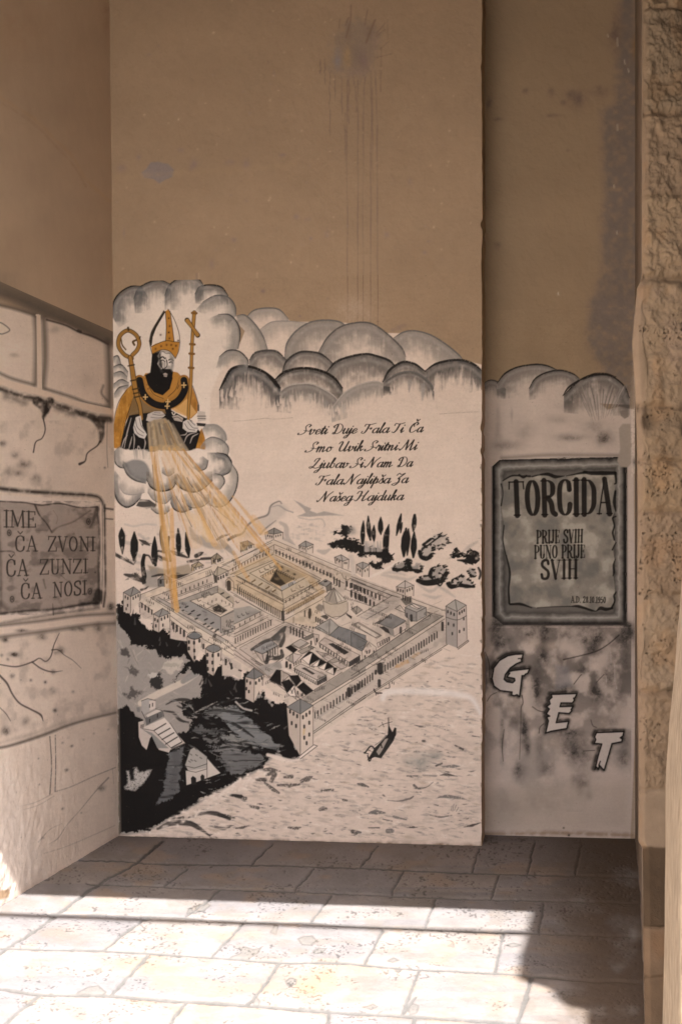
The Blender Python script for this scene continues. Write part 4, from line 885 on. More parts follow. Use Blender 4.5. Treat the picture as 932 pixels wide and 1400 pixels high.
    L(z10, ((0, 175), (200, 285)), ((0, 380), (190, 290)), ((0, 420), (200, 315)), ((0, 470), (270, 345)), ((10, 545), (360, 365)), ((40, 548), (350, 385)), ((0, 540), (90, 610)), ((200, 285), (350, 358)), ((0, 450), (240, 330)))
    arc(z10, (5, 405), (185, 305), 6, 3, 1.2); arc(z10, (10, 498), (260, 372), 15, 6.5, 1.5)
    for x, y in ((30, 330), (60, 315), (90, 305), (20, 225)):
        L(z10, ((x - 6, y - 10), (x + 2, y + 5), (x + 14, y)), w=1.1)
    P(z10, ((40, 550), (350, 385), (365, 395), (370, 470), (130, 640), (110, 610)), (172, 150, 136), line=False)
    P(z10, ((0, 560), (40, 548), (240, 690), (500, 890), (470, 920), (200, 750), (0, 620)), (176, 152, 138), line=False)
    L(z10, ((0, 560), (245, 745), (470, 910)), ((0, 590), (220, 735), (450, 920)), ((40, 555), (230, 690)), ((120, 625), (240, 705)), w=.9)
    # --- small streets and roofs of the southern half
    P(z10, ((430, 320), (590, 400), (560, 440), (370, 370)), (184, 160, 144), line=False)
    P(z10, ((370, 380), (390, 375), (535, 440), (480, 480), (370, 450)), (172, 150, 136), line=False)
    arc(z10, (400, 420), (485, 455), 5, 8.5, 2.3); arc(z10, (440, 362), (560, 392), 6, 6, 2.2); arc(z10, (478, 395), (555, 430), 4, 2.6, 1.1)
    L(z10, ((365, 365), (590, 460)), ((370, 395), (520, 470)), ((425, 325), (600, 410)), ((460, 320), (610, 395)), ((345, 270), (350, 370)))
    P(z10, ((350, 360), (430, 320), (420, 290), (640, 170), (660, 200), (600, 250), (620, 330), (570, 400)), (186, 160, 138), line=False)
    cv.poly(z10((522, 300), (530, 265), (545, 270), (548, 310), (538, 345), (525, 335)), (60, 48, 38), .95, own=False)
    cv.stroke(z10((500, 285), (500, 325)), 1.8, LN, .9, own=False)
    L(z10, ((355, 290), (640, 140)), ((360, 350), (630, 200)), ((420, 330), (420, 370)))
    cv.poly(z10((575, 260), (600, 235), (640, 250), (625, 290), (590, 285)), (96, 84, 74), .8, 1.5, own=False)
    arc(z10, (580, 345), (640, 375), 5, 5.5, 2)
    cv.poly(z10((610, 325), (650, 310), (670, 330), (655, 350)), (54, 47, 43), .9, own=False)
    # rotunda with a conical roof
    RT = cv.part("painted_rotunda", PP)
    cv.poly(z10((625, 210), (660, 180), (780, 185), (805, 235), (800, 290), (750, 325), (680, 330), (640, 290)), (170, 148, 130))
    cv.poly(z10((705, 122), (640, 190), (650, 222), (720, 235), (790, 208)), (142, 125, 112)); cv.poly(z10((708, 124), (740, 150), (788, 206), (730, 222)), (182, 162, 146))
    cv.use(PP)
    L(z10, ((705, 122), (640, 192)), ((705, 122), (788, 206)), ((705, 122), (672, 215)), ((705, 122), (728, 232)), ((705, 122), (760, 215)), ((630, 215), (680, 238), (740, 236), (800, 215)), ((640, 300), (690, 332), (760, 322), (805, 285)), ((628, 215), (640, 300)), ((803, 225), (805, 285)), ((665, 320), (720, 345), (800, 300)))
    P(z10, ((600, 90), (645, 62), (690, 85), (650, 115)), (132, 120, 112)); P(z10, ((650, 115), (690, 85), (690, 135), (655, 150)), GD); cv.stroke(z10((640, 78), (655, 76)), 2.4, BLK, .9, own=False)
    # NE range, southern stretch
    P(z11, ((0, 45), (340, 175), (270, 200), (0, 90)), (176, 154, 140), line=False)
    P(z11, ((0, 90), (250, 195), (150, 255), (0, 200)), (184, 160, 146), line=False)
    arc(z11, (5, 105), (200, 192), 8, 5, 2.4); arc(z11, (0, 160), (160, 240), 7, 6, 2.6)
    L(z11, ((0, 42), (670, 288)), ((0, 62), (290, 180)), ((0, 90), (270, 200)), ((0, 135), (60, 160)), ((0, 205), (150, 255)), ((0, 70), (330, 190)), w=.9)
    arc(z10, (708, 70), (745, 92), 3, 8, 2.3); arc(z10, (798, 95), (925, 150), 6, 5.5, 2.5); arc(z10, (830, 168), (925, 205), 4, 7, 2.8)
    L(z10, ((700, 55), (780, 90)), ((790, 40), (790, 130)), ((780, 130), (931, 190)), ((760, 20), (775, 55), (800, 65)), ((790, 80), (820, 55), (931, 100)))
    P(z11, ((40, 325), (285, 180), (345, 195), (335, 255), (110, 370)), (178, 156, 142), line=False)
    for k in range(9):
        cv.stroke(z11((70 + k * 25, 330 - k * 14), (120 + k * 25, 345 - k * 16)), 2.4, (150, 134, 124), .6, 1.4, own=False)
    L(z11, ((40, 325), (285, 180)), ((105, 345), (260, 260)), ((285, 178), (345, 190)))
    P(z11, ((0, 275), (40, 250), (78, 280), (35, 310)), GR, line=True); L(z11, ((0, 260), (40, 300)), ((40, 250), (35, 310)))
    cv.poly(z10((790, 300), (835, 325), (830, 345), (795, 315)), BLK, .95, own=False)
    P(z11, ((345, 200), (425, 180), (430, 225), (385, 250)), GD, line=False); arc(z11, (365, 190), (415, 210), 4, 5, 1.8)
    P(z11, ((380, 262), (430, 228), (530, 262), (462, 296)), (150, 136, 126)); P(z11, ((380, 262), (462, 296), (462, 360), (425, 358), (380, 320)), (128, 116, 109)); P(z11, ((462, 296), (530, 262), (532, 320), (462, 360)), (146, 132, 123))
    P(z11, ((410, 250), (440, 235), (495, 262), (465, 275)), WH2); cv.stroke(z11((425, 240), (460, 262), (480, 268)), 1.4, BLK, .8, own=False); cv.stroke(z11((424, 318), (426, 355)), 3.6, (46, 40, 37), .95, own=False); cv.stroke(z11((392, 305), (393, 330)), 2.2, (46, 40, 37), .9, own=False)
    L(z11, ((310, 270), (345, 245), (380, 290)), ((315, 272), (380, 300)), ((530, 290), (600, 330)), ((540, 295), (585, 305), (650, 325)), w=1)
    P(z11, ((195, 375), (280, 305), (385, 355), (295, 412)), (122, 112, 106)); P(z11, ((160, 375), (195, 355), (230, 345), (280, 305), (195, 380)), (66, 58, 54), .9, line=False)
    P(z11, ((295, 412), (388, 360), (390, 410), (302, 468)), (188, 164, 150)); P(z11, ((195, 380), (295, 412), (300, 465), (270, 455), (260, 415), (225, 395)), (140, 126, 117), line=False)
    cv.poly(z11((200, 400), (230, 395), (262, 415), (275, 450), (240, 435)), (44, 38, 36), .95, own=False); cv.stroke(z11((350, 405), (348, 440)), 3.4, (60, 52, 48), .9, own=False)
    P(z11, ((395, 340), (412, 345), (415, 415), (390, 410)), GR, line=False)
    # gabled hall and flat roofs
    P(z10, ((570, 405), (680, 340), (740, 395), (678, 460)), (150, 136, 126)); P(z10, ((675, 458), (742, 395), (931, 460), (931, 500), (905, 572)), (114, 106, 102))
    L(z10, ((675, 350), (672, 460)), ((600, 400), (660, 440)))
    P(z11, ((0, 435), (115, 500), (75, 572), (0, 535)), (110, 102, 98)); P(z11, ((75, 572), (125, 505), (178, 545), (170, 600), (80, 635)), (186, 162, 147))
    arc(z11, (110, 580), (130, 570), 2, 3, 1.6); cv.stroke(z11((97, 605), (97, 625)), 2.6, LN, .9, own=False); cv.stroke(z11((160, 570), (160, 620)), 2.2, LN, .9, own=False); L(z11, ((110, 540), (125, 515), (140, 540)))
    P(z11, ((0, 385), (50, 365), (215, 460), (180, 480)), (182, 158, 142)); P(z11, ((20, 385), (45, 372), (205, 460), (170, 475)), (186, 164, 148)); P(z11, ((180, 515), (270, 470), (272, 495), (190, 545)), (180, 156, 142)); arc(z11, (205, 520), (268, 485), 5, 3, 1.8)
    P(z10, ((600, 510), (640, 475), (892, 600), (812, 650)), (178, 154, 140)); P(z10, ((600, 512), (812, 650), (812, 680), (605, 540)), (184, 162, 147)); P(z10, ((812, 650), (890, 600), (890, 640), (815, 680)), (140, 126, 117))
    P(z10, ((668, 520), (700, 515), (810, 578), (780, 595)), (58, 50, 47)); arc(z10, (610, 535), (800, 660), 11, 3.4, 1.7); arc(z10, (822, 660), (885, 622), 6, 4.4, 2.6)
    P(z10, ((425, 690), (470, 660), (650, 740), (585, 775)), (172, 150, 137)); P(z10, ((425, 692), (585, 775), (585, 810), (430, 720)), (186, 164, 149)); P(z10, ((585, 775), (652, 740), (655, 780), (590, 810)), (150, 136, 126))
    cv.poly(z10((475, 690), (500, 685), (575, 730), (555, 738)), (50, 43, 40), .95, own=False); arc(z10, (432, 708), (575, 795), 11, 3.2, 1.5); arc(z10, (595, 795), (648, 765), 5, 4, 2.4)
    # saw-tooth roofs, half in black
    for q, c in ((((470, 630), (530, 572), (555, 580), (500, 620)), BLK), (((480, 625), (555, 580), (530, 668)), WH2), (((555, 580), (610, 625), (530, 668)), BLK), (((610, 625), (545, 680), (590, 680)), WH2), (((610, 625), (655, 650), (590, 682)), BLK), (((655, 650), (595, 690), (640, 705)), WH2),
                 (((660, 645), (705, 680), (640, 705)), BLK), (((705, 680), (650, 715), (705, 740)), WH2), (((700, 685), (728, 690), (708, 738)), BLK), (((580, 570), (660, 590), (740, 640), (800, 680), (760, 700), (660, 640)), (172, 150, 137))):
        P(z10, q, c)
    P(z10, ((670, 640), (720, 615), (745, 640), (700, 655)), GR)
    for q, c in ((((365, 545), (400, 528), (450, 560), (420, 585)), BLK), (((400, 528), (460, 490), (530, 515), (470, 555)), GR), (((410, 520), (470, 485), (520, 510), (460, 550)), (160, 142, 130)), (((485, 480), (560, 445), (575, 465), (510, 495)), GD), (((560, 448), (600, 455), (598, 490), (575, 530)), L2),
                 (((450, 570), (540, 530), (570, 545), (480, 590)), GR), (((365, 620), (415, 585), (480, 600), (420, 660)), (176, 154, 142)), (((395, 600), (415, 588), (420, 650), (385, 640)), GR)):
        P(z10, q, c)
    arc(z10, (545, 512), (585, 492), 2, 4, 2.6); cv.stroke(z10((372, 650), (372, 680)), 3.6, (36, 31, 29), .95, own=False); cv.stroke(z10((398, 668), (398, 690)), 3.2, (36, 31, 29), .95, own=False); arc(z10, (425, 665), (470, 640), 4, 4, 1.6)
    # temple with columns, and its garden
    P(z10, ((130, 560), (260, 490), (310, 530), (200, 590)), (132, 122, 116)); P(z10, ((200, 592), (310, 535), (310, 610), (215, 650)), (180, 158, 144)); P(z10, ((145, 570), (200, 592), (212, 650), (195, 640)), L2)
    arc(z10, (240, 600), (290, 570), 4, 9, 1.8)
    TG = cv.part("painted_bushes", PP)
    cv.stroke(z10((125, 560), (200, 510), (260, 488), (300, 470), (340, 430), (362, 400)), [4, 4.5, 5, 9, 8, 4], (60, 54, 50), .95, 1.3, ('m', .3, .3)); cv.spray(320 + 320 / 5.178, 780 + 490 / 5.178, 7, 8, (88, 80, 75), .95); cv.stroke(z10((330, 530), (350, 490), (355, 450)), [6, 5, 3], (56, 50, 46), .9, 1.3)
    cv.stroke(z10((228, 650), (245, 620), (300, 620), (340, 605), (335, 565)), [6, 7, 6, 6, 4], (50, 44, 41), .95, 1.2, ('m', .25, .3)); cv.stroke(z10((232, 640), (235, 600)), 3, (50, 44, 41), .9)
    cv.use(PP)
    P(z10, ((315, 650), (360, 620), (360, 690), (420, 730), (380, 720), (320, 690)), WH2, line=False); L(z10, ((150, 640), (240, 685), (340, 620)), ((150, 655), (240, 700), (345, 632)))
    P(z10, ((170, 680), (330, 640), (340, 690), (240, 745)), (150, 135, 125), .9, line=False)
    # black roofs by the south corner
    for q, c in ((((250, 775), (300, 702), (330, 705), (332, 815)), BLK), (((330, 705), (395, 740), (340, 790), (332, 815)), L2), (((335, 790), (390, 770), (430, 820), (375, 868)), BLK), (((395, 755), (430, 745), (440, 820), (415, 800)), (150, 134, 124)), (((390, 745), (455, 740), (475, 780), (440, 820)), BLK), (((445, 825), (490, 790), (560, 850), (505, 882)), BLK),
                 (((375, 868), (425, 810), (440, 890), (400, 890)), WH2)):
        P(z10, q, c)
    L(z10, ((400, 840), (415, 870)), ((405, 870), (425, 830), (435, 880)), ((260, 785), (290, 800)), w=1.2); arc(z10, (450, 865), (482, 880), 2, 3.5, 2)
    # --- the sea front
    P(z11, ((0, 690), (560, 305), (650, 325), (0, 745)), (142, 126, 114), line=False)
    P(z10, ((490, 915), (931, 630), (931, 700), (560, 931), (500, 931)), (142, 126, 114), line=False)
    P(z13, ((525, 165), (780, 0), (931, -100), (931, -40), (585, 190)), (142, 126, 114), line=False)
    P(z13, ((600, 200), (931, -10), (931, 150), (600, 390)), (180, 158, 143), line=False)
    P(z11, ((0, 775), (660, 345), (672, 515), (270, 775), (0, 945)), (176, 154, 140), line=False)
    for k in range(26):
        t = R.random(); x = 600 + 330 * t; y = 300 - 215 * t
        cv.stroke(z13((x, y), (x + 60, y - 38)), R.uniform(2, 4), (158, 140, 128), .5, 1.5, ('f', .45, .3), own=False)
    cv.poly(z11((300, 690), (330, 650), (400, 625), (410, 655), (340, 690)), (172, 128, 84), .85, 2, ('m', .4, .3), own=False); cv.poly(z11((420, 610), (470, 575), (500, 580), (440, 625)), (164, 130, 100), .7, 2, own=False)
    L(z11, ((0, 690), (570, 305)), ((0, 745), (650, 322)), ((0, 772), (660, 342)), ((30, 930), (270, 780), (680, 522)), ((0, 960), (270, 792), (640, 560)), w=1)
    L(z13, ((525, 160), (780, -5)), ((580, 195), (931, -22)), ((590, 208), (931, -2)), ((600, 385), (931, 158)), ((600, 372), (931, 140)), w=1)
    arc(z13, (608, 270), (925, 62), 17, 7, 1.9); arc(z11, (6, 848), (150, 750), 9, 8.5, 2); arc(z11, (240, 690), (605, 455), 21, 8, 2)
    for f, q, w in ((z13, ((825, 105), (825, 140)), 6.5), (z11, ((205, 668), (205, 720)), 7), (z11, ((173, 710), (172, 730)), 3.2), (z11, ((198, 780), (198, 815)), 4.6), (z11, ((645, 370), (645, 420)), 3.6)):
        cv.stroke(f(*q), w, (44, 38, 36), .95, own=False)
    L(z11, ((185, 660), (185, 720)), ((228, 655), (228, 715)), ((175, 665), (232, 650)), w=1.2)
    cv.stroke(z11((160, 840), (175, 865), (215, 868)), 2, (36, 31, 29), .95, own=False); cv.stroke(z11((240, 835), (270, 830), (268, 800)), 1.4, (50, 44, 40), .9, own=False)
    # a wash of brushwork over roofs and walls
    pal = (cv.own == PP)
    ws = sstep(.46, .72, cv.n['m'] * .5 + cv.n['c'] * .5) * pal
    cv.c += (cv.c * .62 - cv.c) * (ws * .6)[..., None]
    dry = sstep(.62, .85, cv.n['h'] * .5 + cv.n['f'] * .5) * pal
    cv.c += (cv.c * .7 - cv.c) * (dry * .45)[..., None]
    # fine ink work: eaves, courses and slits along the two axes of the plan
    for k in range(620):
        x = R.uniform(195, 612); y = R.uniform(738, 1000)
        sl_ = cv.box(x, x + .6, y, y + .6)
        if sl_ is None or cv.own[sl_].max() != PP: continue
        ax = R.choice([(.927, -.375), (.925, .38), (.925, .38)])
        ln = R.uniform(3, 13)
        cv.stroke([(x, y), (x + ax[0] * ln, y + ax[1] * ln)], R.uniform(.45, .8), LN, R.uniform(.35, .8), .6, smooth=False, own=False)
        if R.random() < .35:
            for q in range(R.randint(2, 5)):
                cv.stroke([(x + ax[0] * q * 2.6, y + ax[1] * q * 2.6 + 1.4), (x + ax[0] * q * 2.6, y + ax[1] * q * 2.6 + 3.6)], R.uniform(.9, 1.4), (40, 34, 32), .85, .6, smooth=False, own=False)
    # --- towers: left, apex, right, front points of the roof and the three feet
    def tower(f, l, t, r, c, lb, cb, rb, wl=(), wr=(), roof=GR, lf=L2, rf=LT, ww=2., wh=4.4):
        cv.part("painted_tower", PP)
        cv.poly(f(l, c, cb, lb), lf); cv.poly(f(c, r, rb, cb), rf); cv.poly(f(l, t, r, c), roof)
        L(f, (l, t, r, c, l), (t, c), (c, cb), (l, lb), (r, rb), w=1.)
        for p in list(wl) + list(wr):
            cv.stroke(f(p, (p[0], p[1] + wh * 3)), ww, (38, 33, 31), .95, own=False, smooth=False)
    tower(z9, (98, 155), (170, 115), (218, 152), (150, 185), (98, 292), (150, 300), (212, 215), ((112, 180), (130, 190), (128, 240), (118, 265)), ((168, 190), (186, 180), (203, 172)), (126, 115, 108))
    tower(z9, (310, 308), (375, 268), (428, 302), (352, 330), (312, 420), (350, 438), (425, 360), ((322, 340), (340, 350), (328, 385)), ((368, 338), (390, 328), (412, 318), (378, 380)), (130, 119, 112), ww=2.3)
    tower(z9, (548, 468), (600, 430), (655, 470), (600, 490), (552, 570), (600, 650), (650, 545), ((562, 500), (562, 545)), ((598, 505), (600, 560), (602, 610), (636, 490)), (92, 86, 83), ww=3.2)
    tower(z9, (678, 552), (735, 522), (792, 555), (735, 585), (692, 720), (735, 745), (785, 640), ((692, 590), (692, 640), (695, 690)), ((730, 595), (728, 645), (732, 695), (770, 590)), (150, 136, 126), ww=3.2)
    for (x, y) in ((602, 460), (735, 552)):
        cv.stroke(z9(*_ell(x, y, 50, 26, 12)), 1, LN, .9, own=False)
        cv.poly(z9(*_ell(x, y, 44, 21, 12)), (104, 98, 95), .9, own=False)
    cv.part("painted_tower", PP); cv.poly(z9((652, 480), (675, 500), (672, 560), (655, 545)), L2); cv.stroke(z9((664, 525), (664, 550)), 3, BLK, .9)
    tower(z10, (80, 752), (140, 690), (212, 738), (145, 770), (80, 905), (140, 935), (200, 800), ((92, 775), (115, 790), (88, 830), (105, 850)), ((155, 790), (178, 770), (196, 755)), (108, 100, 96), ww=2.6)
    tower(z13, (428, 218), (515, 165), (596, 208), (515, 262), (442, 395), (515, 530), (596, 455), ((450, 238), (472, 252), (495, 268), (460, 312), (488, 330)), ((532, 275), (553, 260), (574, 245), (540, 335), (572, 310), (540, 405), (572, 385), (555, 440)), (116, 108, 103), ww=2.8, wh=5)
    cv.poly(z13((510, 530), (600, 460), (624, 465), (515, 548)), WH2); L(z13, ((510, 530), (600, 458), (624, 465), (515, 548)), w=1.2)
    cv.poly(z13((530, 360), (548, 350), (545, 390), (530, 400)), (176, 138, 92), .6, 1.5, own=False)
    tower(z11, (668, 252), (735, 205), (812, 245), (748, 290), (672, 518), (748, 548), (818, 490), ((682, 285), (704, 295), (726, 305), (686, 370), (724, 380), (714, 440)), ((765, 295), (782, 285), (798, 275), (795, 335), (765, 425), (796, 410)), (150, 136, 126), (146, 130, 121), (172, 150, 138), ww=2.2)
    cv.stroke(z11((668, 330), (748, 350), (815, 320)), 1, LN, .9, own=False); cv.poly(z11((750, 548), (818, 488), (830, 500), (755, 560)), L2); L(z11, ((750, 548), (826, 492), (830, 502), (755, 558)), w=1)
    tower(z11, (318, 115), (380, 72), (442, 105), (380, 125), (322, 152), (380, 172), (440, 180), ((330, 130), (348, 135), (365, 140)), ((395, 135), (412, 128), (430, 120)), (172, 152, 140), ww=2)
    tower(z8, (190, 372), (225, 358), (262, 372), (225, 400), (190, 418), (222, 440), (260, 440), ((200, 395), (212, 402)), ((238, 402), (252, 395)), (140, 127, 119), ww=1.6, wh=3)
    tower(z8, (70, 335), (108, 320), (148, 345), (105, 355), (74, 362), (105, 385), (146, 388), ((82, 345), (92, 350)), ((115, 360), (130, 360)), (150, 136, 127), ww=1.6, wh=3)
    tower(z7, (815, 475), (860, 458), (915, 490), (870, 505), (822, 520), (870, 550), (912, 560), ((830, 490), (848, 500)), ((885, 512), (898, 512)), (156, 140, 130), ww=1.8, wh=3)
    tower(z7, (560, 392), (608, 360), (664, 385), (615, 405), (566, 420), (615, 440), (660, 445), ((572, 400), (588, 408), (602, 412)), ((628, 412), (642, 406), (654, 400)), (134, 122, 114), ww=1.4, wh=2.6)
    tower(z7, (322, 302), (388, 268), (450, 300), (385, 312), (330, 350), (385, 345), (450, 345), ((342, 318), (358, 322), (372, 325)), ((400, 322), (416, 318), (432, 314)), (120, 109, 101), ww=1.6, wh=3)
    tower(z7, (148, 372), (200, 358), (246, 385), (198, 398), (150, 440), (198, 425), (244, 405), ((165, 392), (178, 392)), ((212, 400), (226, 395)), (132, 112, 92), (120, 104, 88), ww=2, wh=3.6)
    tower(z6, (718, 425), (760, 395), (800, 430), (750, 440), (722, 475), (750, 470), (800, 445), ((738, 445),), ((768, 442), (782, 436)), (130, 112, 94), (146, 124, 104), ww=2.6, wh=4)
    tower(z6, (342, 582), (385, 545), (440, 580), (390, 580), (345, 632), (390, 632), (440, 612), ((362, 590),), ((405, 590), (430, 582)), (126, 114, 106), (104, 94, 88), ww=3, wh=5)
    tower(z6, (735, 545), (765, 490), (840, 520), (760, 560), (745, 605), (760, 605), (838, 550), (), ((770, 568), (788, 560), (806, 552), (826, 540)), (158, 138, 120), (70, 60, 54), ww=2.4, wh=4.5)
    tower(z6, (580, 478), (630, 455), (665, 480), (600, 500), (580, 520), (600, 522), (660, 500), (), ((612, 502), (635, 495), (650, 490)), (150, 128, 104), (150, 126, 100), ww=1.6, wh=2.6)
    return PP

def paint_rays(cv):
    z2 = Z(140, 520, 4.66)
    cv.part("light_rays", 0, "ochre rays of light slanting from the cloud to the palace")
    src = lambda t: (206 + 46 * t, 612 + 2 * t)
    def ray(t, x1, y1, w0, w1, c, a, own=True):
        x0, y0 = src(t)
        cv.stroke([(x0, y0), ((x0 + x1) / 2, (y0 + y1) / 2), (x1, y1)], [w0, (w0 + w1) / 2, w1], c, a, 1.6, ('v', .3, .4), smooth=False, own=own)
    ray(.02, 242, 834, 5, 8, ORL, .75); ray(.15, 230, 800, 6, 10, (190, 146, 98), .5); ray(.1, 236, 830, 3, 4, ORA, .55)
    ray(.3, 268, 742, 10, 18, (190, 148, 104), .35); ray(.45, 300, 740, 10, 24, (192, 150, 106), .42); ray(.62, 330, 742, 10, 20, (192, 148, 102), .4); ray(.8, 352, 744, 8, 12, (190, 146, 100), .38)
    ray(.95, 384, 778, 3, 4, ORL, .75); ray(.97, 368, 752, 2, 3, ORA, .6)
    ray(.55, 290, 735, 3, 5, ORL, .7); ray(.7, 322, 720, 3, 4, ORL, .7)
    for k in range(34):
        t = R.random(); L = R.uniform(.25, .9)
        x1 = 226 + 150 * t ** .9; y1 = 760
        x0, y0 = src(t)
        s0 = R.uniform(0, .35)
        q = [(x0 + (x1 - x0) * s, y0 + (y1 - y0) * s) for s in (s0, min(1, s0 + L / 2), min(1, s0 + L))]
        cv.stroke(q, [R.uniform(.6, 1.4), R.uniform(1., 2.8), .6], R.choice([ORL, (170, 112, 46), (150, 118, 88), (204, 172, 136), (178, 126, 66), (120, 100, 84)]), .6, 1.2, ('v', .42, .3), smooth=False)
    for q, c in ((((320, 540), (330, 680), (345, 800)), (120, 90, 60)), (((540, 620), (560, 660), (575, 680)), (60, 48, 40)), (((600, 710), (700, 800), (860, 932)), (150, 120, 96)), (((480, 600), (540, 700), (620, 850)), (140, 106, 72)), (((470, 740), (520, 830), (570, 932)), (84, 76, 72))):
        cv.stroke(z2(*q), 1.2, c, .8, 1, own=False)
    z7 = Z(300, 670, 5.178); z6 = Z(150, 680, 5.178)
    for q, w, c, a in ((((95, 45), (190, 160), (290, 290)), [3, 5, 7], ORL, .6), (((240, 200), (290, 280), (330, 300)), [10, 14, 6], (194, 150, 104), .6), (((20, 60), (60, 180), (150, 300)), [14, 22, 16], (196, 156, 112), .45), (((100, 440), (160, 560), (210, 640)), [5, 6, 4], (186, 138, 88), .5), (((270, 390), (300, 430)), [5, 4], (180, 128, 66), .6)):
        cv.stroke(z7(*q), w, c, a, 2, ('m', .35, .4))
    for q, w, c, a in ((((440, 90), (445, 300), (460, 560), (468, 780)), [6, 6, 8, 5], (190, 134, 70), .65), (((400, 120), (400, 300), (430, 430)), [7, 8, 6], (190, 146, 98), .5), (((630, 80), (700, 250), (740, 330)), [5, 7, 8], (190, 142, 90), .55), (((560, 120), (640, 200), (700, 290)), [10, 16, 12], (198, 160, 116), .5)):
        cv.stroke(z6(*q), w, c, a, 2, ('v', .32, .4))
    cv.stroke(z7((330, 480), (180, 540), (120, 600)), 5, (188, 150, 110), .3, 2, own=False); cv.stroke(z7((400, 470), (560, 560), (650, 640), (720, 720)), [4, 7, 9, 6], (178, 138, 96), .35, 2.5, own=False); cv.stroke(z7((480, 850), (620, 780), (740, 720)), 6, (178, 140, 100), .3, 2.5, own=False)

def paint_verse(cv):
    z5 = Z(390, 560, 4.438)
    rows = [[("Sveti", 88, 262), ("Duje", 280, 440), ("Fala", 465, 635), ("Ti", 645, 722), ("Ča", 748, 838)],
            [("Smo", 132, 290), ("Uvik", 312, 478), ("Sritni", 492, 688), ("Mi", 700, 803)],
            [("Ljubav", 152, 388), ("Si", 402, 478), ("Nam", 490, 655), ("Da", 674, 775)],
            [("Fala", 188, 358), ("Najlipša", 364, 642), ("Za", 652, 750)],
            [("Našeg", 202, 412), ("Hajduka", 422, 722)]]
    base = [(151, 136), (257, 243), (356, 345), (457, 444), (558, 548)]
    for row, (b0, b1) in zip(rows, base):
        cv.part("lettering", 0)
        xa, xb = row[0][1], row[-1][2]
        for w, x0, x1 in row:
            f = lambda x: b0 + (b1 - b0) * (x - xa) / (xb - xa)
            (px0, py0), (px1, py1) = z5((x0, f(x0)), (x1, f(x1)))
            script_word(cv, w, px0, px1, py0, py1, 6.6, (34, 27, 25))
    # a faint crack in the plaster
    for q in (((318, 576), (345, 574), (362, 572), (375, 573), (400, 571)), ((600, 566), (630, 564), (655, 563))):
        cv.stroke(q, .9, (140, 118, 104), .8, own=False, tex=('f', .45, .3))

def finish(cv, seed, flake=.0):
    n = fbm(cv.X / 60, cv.Y / 60, seed, 4)
    cv.c *= (0.94 + .12 * n)[..., None]
    cv.c *= (0.985 + .11 * (cv.n['f'] - .5) + .05 * (cv.n['h'] - .5))[..., None]
    # specks: chips and dirt
    sp = vnoise(cv.X / 1.3, cv.Y / 1.3, seed + 3)
    gate = fbm(cv.X / 40, cv.Y / 40, seed + 5, 3)
    m = sstep(.965, .99, sp + .06 * (gate - .5))
    cv.c += (np.float32([.10, .08, .065]) - cv.c) * (m * .55)[..., None]

